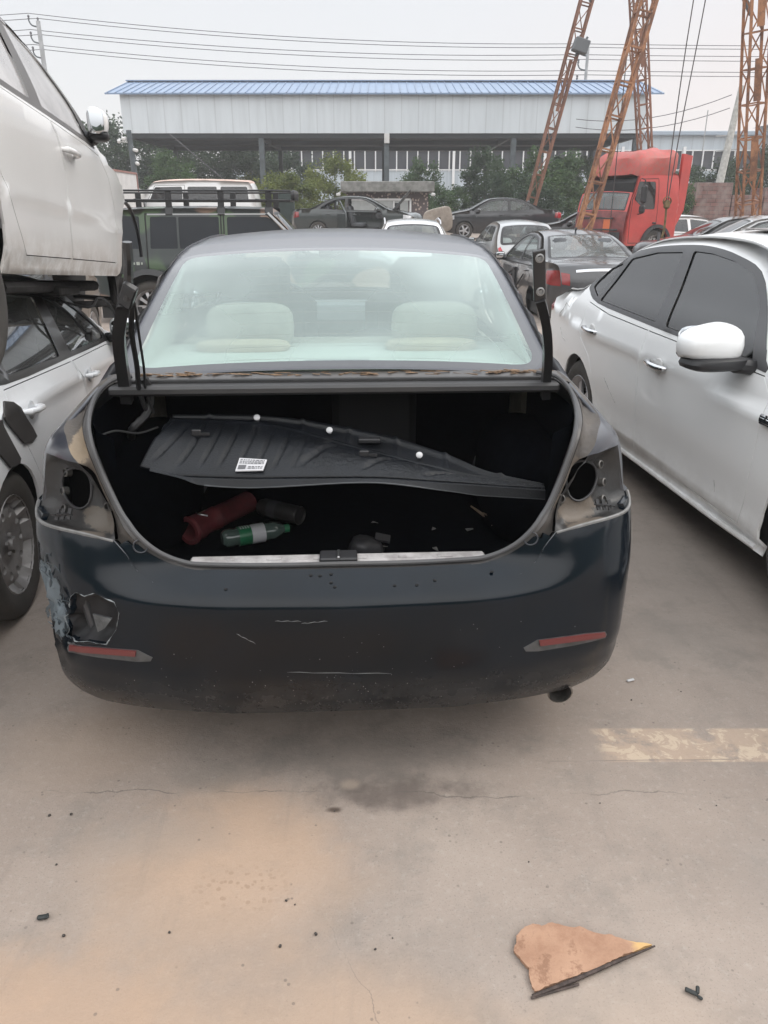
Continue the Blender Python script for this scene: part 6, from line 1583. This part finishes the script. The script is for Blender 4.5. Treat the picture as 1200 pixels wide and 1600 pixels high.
tree('small young tree rising behind the stone hut roof', 2.2, 47, .5, 3.9, 2.6, 'mid', 1, trunk=.3)
tree('loose grey green bush right of the stone hut', 3.35, 43, .5, 2.7, 2.5, 'mid', 3, cat='bush', name='bush', trunk=.1)
tree('tall dark green tree left of the grey shed column', 5.25, 43.5, .5, 4.2, 3.2, 'dark', 2, trunk=.2)
tree('broad dense green bush behind the black sedan boot', 8.35, 42, .5, 4.0, 3.9, 'mid', 1, cat='bush', name='bush', trunk=.08)
tree('rounded dark bush between the grey shed column and the crane leg', 6.3, 40.5, .4, 3.3, 2.6, 'dark', 3, cat='bush', name='bush', trunk=.08)
tree('low dark bush in front of the dense green bush', 7.2, 38.5, .4, 2.4, 3.2, 'dark', 1, cat='bush', name='bush', trunk=.05)
tree('tree showing between the two near crane legs', 11.6, 52, .5, 4.9, 3.4, 'mid', 3, trunk=.2)
tree('bright green bush directly right of the red truck cab', 12.35, 36, .5, 2.7, 2.0, 'mid', 2, cat='bush', name='bush', trunk=.06)
tree('dark tree behind the red truck cab', 14.4, 48, .5, 4.3, 3.8, 'dark', 1, trunk=.15)
tree('dark tree behind the brick stack near the leaning pole', 17.4, 50, .5, 4.2, 3.8, 'dark', 3, trunk=.15)
tree('dark tree behind the wide crane leg', 20.6, 50, .5, 4.1, 3.6, 'dark', 2, trunk=.15)
tree('dark tree at the right edge beyond the brick stack', 23.8, 51, .5, 4.8, 4.0, 'dark', 1, trunk=.15)
tree('far tree top above the factory roof at the right edge', 44.5, 72, .5, 11.3, 5.0, 'mid', 2, trunk=.5)
# ------------------------------------------------------------------ ground, litter
def concrete():
    m, nt, b, ob = new_mat('yard_concrete')
    sx = nt.nodes.new('ShaderNodeSeparateXYZ'); nt.links.new(ob, sx.inputs[0]); X, Y = sx.outputs[0], sx.outputs[1]
    big = noise_n(nt, ob, .9, 6, .6); mid = noise_n(nt, ob, 5, 8, .7); fine = noise_n(nt, ob, 48, 5, .75); grit = noise_n(nt, ob, 190, 3, .6)
    c = ramp_mix(nt, maprange(nt, big, .3, .7), (.268, .221, .190), (.358, .300, .259))
    c = ramp_mix(nt, math_n(nt, 'MULTIPLY', maprange(nt, mid, .46, .70), .55), c, (.225, .20, .178))
    c = ramp_mix(nt, math_n(nt, 'MULTIPLY', maprange(nt, fine, .5, .75), .30), c, (.46, .43, .39))
    c = ramp_mix(nt, math_n(nt, 'MULTIPLY', maprange(nt, grit, .57, .68), .45), c, (.15, .13, .115))
    def spot(cx_, cy_, rx, ry, ns=3, k=1.0, lo=.22, hi=1.05):
        mp = nt.nodes.new('ShaderNodeMapping'); mp.vector_type = 'TEXTURE'; mp.inputs['Location'].default_value = (cx_, cy_, 0); mp.inputs['Scale'].default_value = (rx, ry, 9); nt.links.new(ob, mp.inputs[0])
        l = nt.nodes.new('ShaderNodeVectorMath'); l.operation = 'LENGTH'; nt.links.new(mp.outputs[0], l.inputs[0])
        return maprange(nt, math_n(nt, 'ADD', maprange(nt, l.outputs['Value'], 0, 1.2, 1, 0), math_n(nt, 'MULTIPLY', math_n(nt, 'SUBTRACT', noise_n(nt, ob, ns, 6, .65), .5), k)), lo, hi)
    def put(f, amt, col):
        nonlocal c; c = ramp_mix(nt, math_n(nt, 'MULTIPLY', f, amt), c, col)
    # ochre dust trodden over the slab
    put(spot(-.42, 1.50, .55, .50, 3.2, 1.1, .2, .9), .62, (.47, .325, .225)); put(spot(-.75, 1.05, .6, .36, 4, 1.0, .2, .8), .7, (.46, .31, .21)); put(spot(-.1, 1.02, .65, .34, 3, 1.0, .2, .85), .6, (.48, .33, .225)); put(spot(-.95, 2.0, .5, .35, 3), .35, (.44, .33, .25))
    put(spot(.55, 1.05, .5, .3, 3), .28, (.45, .35, .27)); put(spot(1.15, 1.4, .45, .5, 3), .25, (.23, .22, .21)); put(spot(-.62, 1.62, .35, .14, 4), .35, (.25, .23, .21))
    # damp marks and oil by the bumper
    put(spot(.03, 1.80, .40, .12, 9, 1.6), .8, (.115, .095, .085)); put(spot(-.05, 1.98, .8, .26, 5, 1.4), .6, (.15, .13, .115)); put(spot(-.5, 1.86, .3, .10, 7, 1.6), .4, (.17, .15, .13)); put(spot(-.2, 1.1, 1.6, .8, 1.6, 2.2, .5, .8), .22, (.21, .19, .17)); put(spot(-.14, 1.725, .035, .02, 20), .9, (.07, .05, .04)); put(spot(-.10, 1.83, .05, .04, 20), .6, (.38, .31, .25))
    put(spot(1.5, 3.4, .9, 1.4, 3), .35, (.20, .185, .17)); put(spot(1.1, 2.7, .6, .35, 5, 1.5), .30, (.22, .20, .18))
    # faint tyre tracks and drip trails
    mp = nt.nodes.new('ShaderNodeMapping'); mp.inputs['Rotation'].default_value = (0, 0, .5); mp.inputs['Scale'].default_value = (6, .5, 1); nt.links.new(ob, mp.inputs[0])
    put(maprange(nt, noise_n(nt, mp.outputs[0], 1.3, 5, .7), .56, .72), .22, (.18, .16, .145))
    vg = nt.nodes.new('ShaderNodeTexVoronoi'); vg.inputs['Scale'].default_value = 34; nt.links.new(ob, vg.inputs['Vector'])
    put(math_n(nt, 'MULTIPLY', maprange(nt, vg.outputs['Distance'], .10, .17, 1, 0), maprange(nt, noise_n(nt, ob, 7, 3), .52, .6)), .55, (.13, .11, .095))
    # worn strip of old mortar at the right
    fx = math_n(nt, 'MULTIPLY', maprange(nt, X, .66, .72), maprange(nt, Y, 1.925, 1.935)); fx = math_n(nt, 'MULTIPLY', fx, maprange(nt, Y, 2.085, 2.10, 1, 0))
    put(math_n(nt, 'MULTIPLY', fx, maprange(nt, noise_n(nt, ob, 8, 6, .7), .36, .50)), .5, (.50, .37, .27)); put(math_n(nt, 'MULTIPLY', fx, maprange(nt, noise_n(nt, ob, 16, 5, .7, .6), .52, .58)), .6, (.56, .46, .35))
    # cracks and slab joints
    def crack(y0, sl, amp, w, xa=-9, xb=9, ns=2.2):
        n = math_n(nt, 'MULTIPLY', math_n(nt, 'SUBTRACT', noise_n(nt, ob, ns, 7, .62), .5), amp)
        d = math_n(nt, 'ABSOLUTE', math_n(nt, 'SUBTRACT', math_n(nt, 'SUBTRACT', Y, math_n(nt, 'MULTIPLY', X, sl)), math_n(nt, 'ADD', n, y0)))
        f = math_n(nt, 'MULTIPLY', maprange(nt, d, w*.3, w, 1, 0), maprange(nt, noise_n(nt, ob, 3.3, 3), .42, .55))
        return math_n(nt, 'MULTIPLY', f, math_n(nt, 'MULTIPLY', maprange(nt, X, xa, xa+.1), maprange(nt, X, xb-.1, xb, 1, 0)))
    put(crack(1.79, -.005, .16, .0032), .55, (.10, .09, .08)); put(crack(1.815, .01, .10, .005, -2, -.95, 4), .8, (.08, .07, .06)); put(crack(1.10, -1.9, .22, .003, -.2, .35, 4), .5, (.13, .11, .10)); put(crack(1.92, .02, .02, .004, .45, 4), .5, (.15, .13, .12))
    put(crack(4.9, .0, .05, .012), .6, (.10, .09, .08)); put(crack(8.2, .0, .05, .015), .6, (.10, .09, .08))
    # foot prints pressed in the dust
    vo = nt.nodes.new('ShaderNodeTexVoronoi'); vo.inputs['Scale'].default_value = 55; nt.links.new(ob, vo.inputs['Vector'])
    put(math_n(nt, 'MULTIPLY', maprange(nt, vo.outputs['Distance'], .28, .36, 1, 0), spot(-.36, 1.46, .20, .12, 8)), .38, (.22, .15, .10))
    nt.links.new(c, b.inputs['Base Color']); nt.links.new(maprange(nt, mid, .3, .7, .72, .95), b.inputs['Roughness']); b.inputs['Specular IOR Level'].default_value = .25
    bp = nt.nodes.new('ShaderNodeBump'); bp.inputs['Strength'].default_value = .55; bp.inputs['Distance'].default_value = .007
    nt.links.new(math_n(nt, 'ADD', math_n(nt, 'ADD', mid, math_n(nt, 'MULTIPLY', fine, .35)), math_n(nt, 'MULTIPLY', grit, .2)), bp.inputs['Height']); nt.links.new(bp.outputs[0], b.inputs['Normal'])
    return m
ys = [-45, -10, 0, 2, 5, 10, 15, 19, 20, 21, 22, 23, 24, 25, 26, 27, 28, 30, 60, 120, 215]
zs = [.63*sst(19, 28, y) for y in ys]; xs = [-160, -60, -20, 0, 20, 60, 160]
V = [(x, y, z) for y, z in zip(ys, zs) for x in xs]; n = len(xs)
o = link('ground', V, [(i*n+j, i*n+j+1, (i+1)*n+j+1, (i+1)*n+j) for i in range(len(ys)-1) for j in range(n-1)], concrete()); tag(o, kind='structure')

# unseen dark slope added behind the viewer to darken the bumper's reflections
rows = []
for j in range(9):
    for i in range(61):
        a = R(185+170*i/60); r = 24+2.6*j
        rows.append((math.cos(a)*r*2.2, math.sin(a)*r, -.3+max(0, 13*sst(0, 5, j)*(.75+.25*mnoise.noise(Vector((i*.35, j*.2, 3))))*(1-.3*sst(6, 8, j)))))
tag(link('reflection_blocker', rows, [(j*61+i, j*61+i+1, (j+1)*61+i+1, (j+1)*61+i) for j in range(8) for i in range(60)], mat('blocker_dark_green', (.03, .05, .028), .9, var=.5, vs=1.2, bump=1, bs=3)), kind='structure')

# torn piece of rusty board
P_ = [(0, .03), (.012, .075), (.030, .098), (.055, .112), (.075, .105), (.10, .113), (.135, .100), (.165, .102), (.205, .083), (.235, .080), (.272, .062), (.318, .052), (.285, .038), (.235, .012), (.18, -.018), (.12, -.045), (.06, -.070), (.030, -.085), (.022, -.055), (.026, -.02), (.012, .005)]
rs = random.Random(8); E_ = [(x+rs.uniform(-.002, .002), y+rs.uniform(-.002, .002)) for x, y in densify(P_, .009)]
def FB(a, b, p): return Vector((a, b*.84, .010+.008*max(0, (.16-abs(a-.10))/.16)*max(0, (b+.08)/.19)+.0025*mnoise.noise(Vector((a*28, b*28, 0)))))
v, f, nn = cdt_parts(E_, [], .012, lambda c: 'p', FB)['p']; v, f, nn = skirted(v, f, nn, .009)
def board():
    m, nt, b, ob = new_mat('rusty_board'); k = ramp_mix(nt, maprange(nt, noise_n(nt, ob, 12, 7, .7), .3, .7), (.30, .165, .105), (.44, .27, .18)); k = ramp_mix(nt, math_n(nt, 'MULTIPLY', maprange(nt, noise_n(nt, ob, 24, 5, .7), .52, .66), .7), k, (.20, .10, .06))
    s = nt.nodes.new('ShaderNodeSeparateXYZ'); nt.links.new(ob, s.inputs[0]); k = ramp_mix(nt, math_n(nt, 'MULTIPLY', maprange(nt, math_n(nt, 'ADD', s.outputs[0], math_n(nt, 'MULTIPLY', noise_n(nt, ob, 30, 4), .05)), .29, .315), .8), k, (.62, .40, .16))
    nt.links.new(k, b.inputs['Base Color']); b.inputs['Roughness'].default_value = .85
    bp = nt.nodes.new('ShaderNodeBump'); bp.inputs['Strength'].default_value = .6; bp.inputs['Distance'].default_value = .004; nt.links.new(noise_n(nt, ob, 60, 6, .7), bp.inputs['Height']); nt.links.new(bp.outputs[0], b.inputs['Normal'])
    return m
o = link('board_fragment', v, f, board(), None, True, None); o.location = (.297, 1.243, 0); tag(o, 'torn triangular piece of rusty brown board lying on the concrete', 'board')
ed = MB().tube([(.325, .038, .011), (.235, .003, .010), (.12, -.045, .009), (.030, -.078, .008), (.022, -.079, .006)], [.002, .004, .005, .004, .003], 6).tube([(.13, -.051, .005), (.02, -.083, .005)], .003, 5); ed.build('board_edge', mat('dark_splinter', (.055, .04, .035), .8, var=.5, vs=60), o)
# small black plastic clip and bits
o = MB().bar((-.014, .009, .008), (.010, -.004, .007), .010, .007, bev=.002).bar((.009, -.003, .008), (.013, .010, .016), .008, .006, bev=.002).bar((.008, -.006, .006), (.016, -.014, .006), .007, .007, bev=.002).build('plastic_clip', mat('clip_black', (.02, .024, .024), .5)); o.location = (.668, 1.17, 0); tag(o, 'broken black plastic clip on the concrete right of the rusty board', 'clip')
o = MB().bar((-.014, 0, .006), (.012, .004, .007), .012, .010, bev=.003).bar((.008, 0, .01), (.014, .003, .012), .014, .006, bev=.002).build('plastic_chip', mat('clip_black', (.02, .024, .024))); o.location = (-.817, 1.361, 0); tag(o, 'short black plastic stub on the ochre dust at the left', 'plastic chip')
o = MB().bar((-.014, -.004, .006), (.014, .006, .006), .010, .006, bev=.002).build('paper_stub', mat('clip_white', (.75, .75, .76))); o.location = (.891, 2.364, 0); tag(o, 'tiny white stub on the concrete right of the exhaust pipe', 'stub')
PB = mat('pebble_dark', (.055, .048, .044), .85, var=.5, vs=80); rs = random.Random(21)
pm = []
for k in range(4): 
    q = MB().blob((0, 0, .0035), (.011, .009, .008), .8, .8, None, 4, lambda p: p*(1+.35*mnoise.noise(p*160+Vector((k, 0, 0))))).build('pebble', PB); pm.append(q.data); bpy.data.objects.remove(q)
spots = [(.378, 1.536), (-.241, 1.414), (-.218, 1.403), (-.75, 1.315), (-.851, 1.526), (-.925, 2.142), (-.505, 1.324), (-.24, 1.288), (-.14, 1.718), (-.94, 1.70), (-.88, 1.705), (.02, 1.31), (-.02, 1.28), (-.16, 1.32), (.62, 1.75), (.95, 1.74), (.86, 2.25), (1.05, 2.3), (.80, 2.55), (1.08, 2.62), (.98, 2.85), (1.15, 2.48), (.72, 2.2), (.82, 2.02), (1.12, 1.95), (-.56, 1.24), (-.32, 1.22), (-1.06, 2.3), (-1.1, 2.0), (1.2, 2.75), (1.02, 3.05), (1.18, 3.2), (.93, 2.7), (.60, 1.62), (.20, 1.50), (-.6, 1.95), (1.3, 2.9), (1.25, 2.2)]
for i, (x, y) in enumerate(spots[:18]):
    o = bpy.data.objects.new('pebble', pm[i % 4]); COL.objects.link(o); s = rs.uniform(.3, .85); o.location = (x, y, .0005); o.rotation_euler = (0, 0, rs.uniform(0, 6)); o.scale = (s, s, s)
    tag(o, 'small dark pebble on the bare concrete', 'pebble', 'pebbles on the concrete')

# ------------------------------------------------------------------ summer haze
hz = MB().box((0, 85, 7.6), (330, 270, 17.6)).build('haze', None)
hm = bpy.data.materials.new('haze_air'); hm.use_nodes = True; ht_ = hm.node_tree; ht_.nodes.remove(ht_.nodes['Principled BSDF'])
pv = ht_.nodes.new('ShaderNodeVolumePrincipled'); pv.inputs['Color'].default_value = (.93, .95, .98, 1); pv.inputs['Density'].default_value = .0015; ht_.links.new(pv.outputs[0], ht_.nodes['Material Output'].inputs['Volume'])
hz.data.materials.append(hm); tag(hz, kind='stuff')
# ------------------------------------------------------------------ daylight
w = bpy.data.worlds.new('World'); SC.world = w; w.use_nodes = True; nt = w.node_tree
bg = nt.nodes['Background']; sky = nt.nodes.new('ShaderNodeTexSky'); sky.sky_type = 'NISHITA'; sky.sun_disc = False
SUN_EL, SUN_AZ = R(50), R(88)
sky.sun_elevation = SUN_EL; sky.sun_rotation = SUN_AZ; sky.dust_density = 4; sky.air_density = 1.5
tc = nt.nodes.new('ShaderNodeTexCoord'); sx = nt.nodes.new('ShaderNodeSeparateXYZ'); nt.links.new(tc.outputs['Generated'], sx.inputs[0])
el = maprange(nt, sx.outputs[2], .22, .46)
k = ramp_mix(nt, el, (6.45, 6.45, 6.65), (12.6, 13.0, 13.4))
pink = math_n(nt, 'MULTIPLY', maprange(nt, sx.outputs[0], -.05, .55), maprange(nt, sx.outputs[2], .34, .06))
k = ramp_mix(nt, math_n(nt, 'MULTIPLY', pink, .8), k, (7.0, 5.9, 5.85))
mp = nt.nodes.new('ShaderNodeMapping'); mp.inputs['Scale'].default_value = (1, 1, 3.5); nt.links.new(tc.outputs['Generated'], mp.inputs[0])
cl = maprange(nt, noise_n(nt, mp.outputs[0], 2.2, 4, .5), .35, .7); k2 = ramp_mix(nt, math_n(nt, 'MULTIPLY', math_n(nt, 'MULTIPLY', cl, .3), maprange(nt, sx.outputs[2], .55, .25)), k, (6.7, 6.65, 6.8))
k3 = ramp_mix(nt, math_n(nt, 'ADD', .80, 0), sky.outputs[0], k2)
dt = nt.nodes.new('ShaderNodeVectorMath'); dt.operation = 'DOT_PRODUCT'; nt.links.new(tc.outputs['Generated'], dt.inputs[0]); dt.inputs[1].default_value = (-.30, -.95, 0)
glow = math_n(nt, 'MULTIPLY', maprange(nt, dt.outputs['Value'], -.15, .70), maprange(nt, sx.outputs[2], .06, .35))  # brighter sky added out of view behind the camera to light the car sides
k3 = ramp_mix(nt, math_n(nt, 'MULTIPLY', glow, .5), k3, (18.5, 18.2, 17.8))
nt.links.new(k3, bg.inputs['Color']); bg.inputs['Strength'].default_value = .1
sl = bpy.data.lights.new('sun', 'SUN'); sl.energy = .8; sl.angle = R(35); sl.color = (1, .95, .88)
so = bpy.data.objects.new('sun', sl); COL.objects.link(so)
d = Vector((math.sin(SUN_AZ)*math.cos(SUN_EL), math.cos(SUN_AZ)*math.cos(SUN_EL), math.sin(SUN_EL))); so.rotation_euler = d.to_track_quat('Z', 'Y').to_euler(); so.location = d*60

# ------------------------------------------------------------------ camera
cam = bpy.data.cameras.new('camera'); co = bpy.data.objects.new('camera', cam); COL.objects.link(co); SC.camera = co
co.location = (0, 0, 1.58); co.rotation_euler = (R(90-21.3), 0, 0); cam.sensor_width = 36; cam.sensor_fit = 'AUTO'; cam.lens = 27; cam.clip_start = .05; cam.clip_end = 3000
SC.render.resolution_x = 768; SC.render.resolution_y = 1024
SC.view_settings.view_transform = 'Standard'; SC.view_settings.look = 'None'; SC.view_settings.exposure = .56; SC.view_settings.gamma = 1
SC.render.engine = 'CYCLES'; SC.cycles.max_bounces = 6; SC.cycles.diffuse_bounces = 3; SC.cycles.glossy_bounces = 3; SC.cycles.transparent_max_bounces = 12; SC.cycles.transmission_bounces = 4; SC.cycles.caustics_reflective = False; SC.cycles.caustics_refractive = False
SC.cycles.volume_bounces = 2; SC.cycles.use_denoising = True
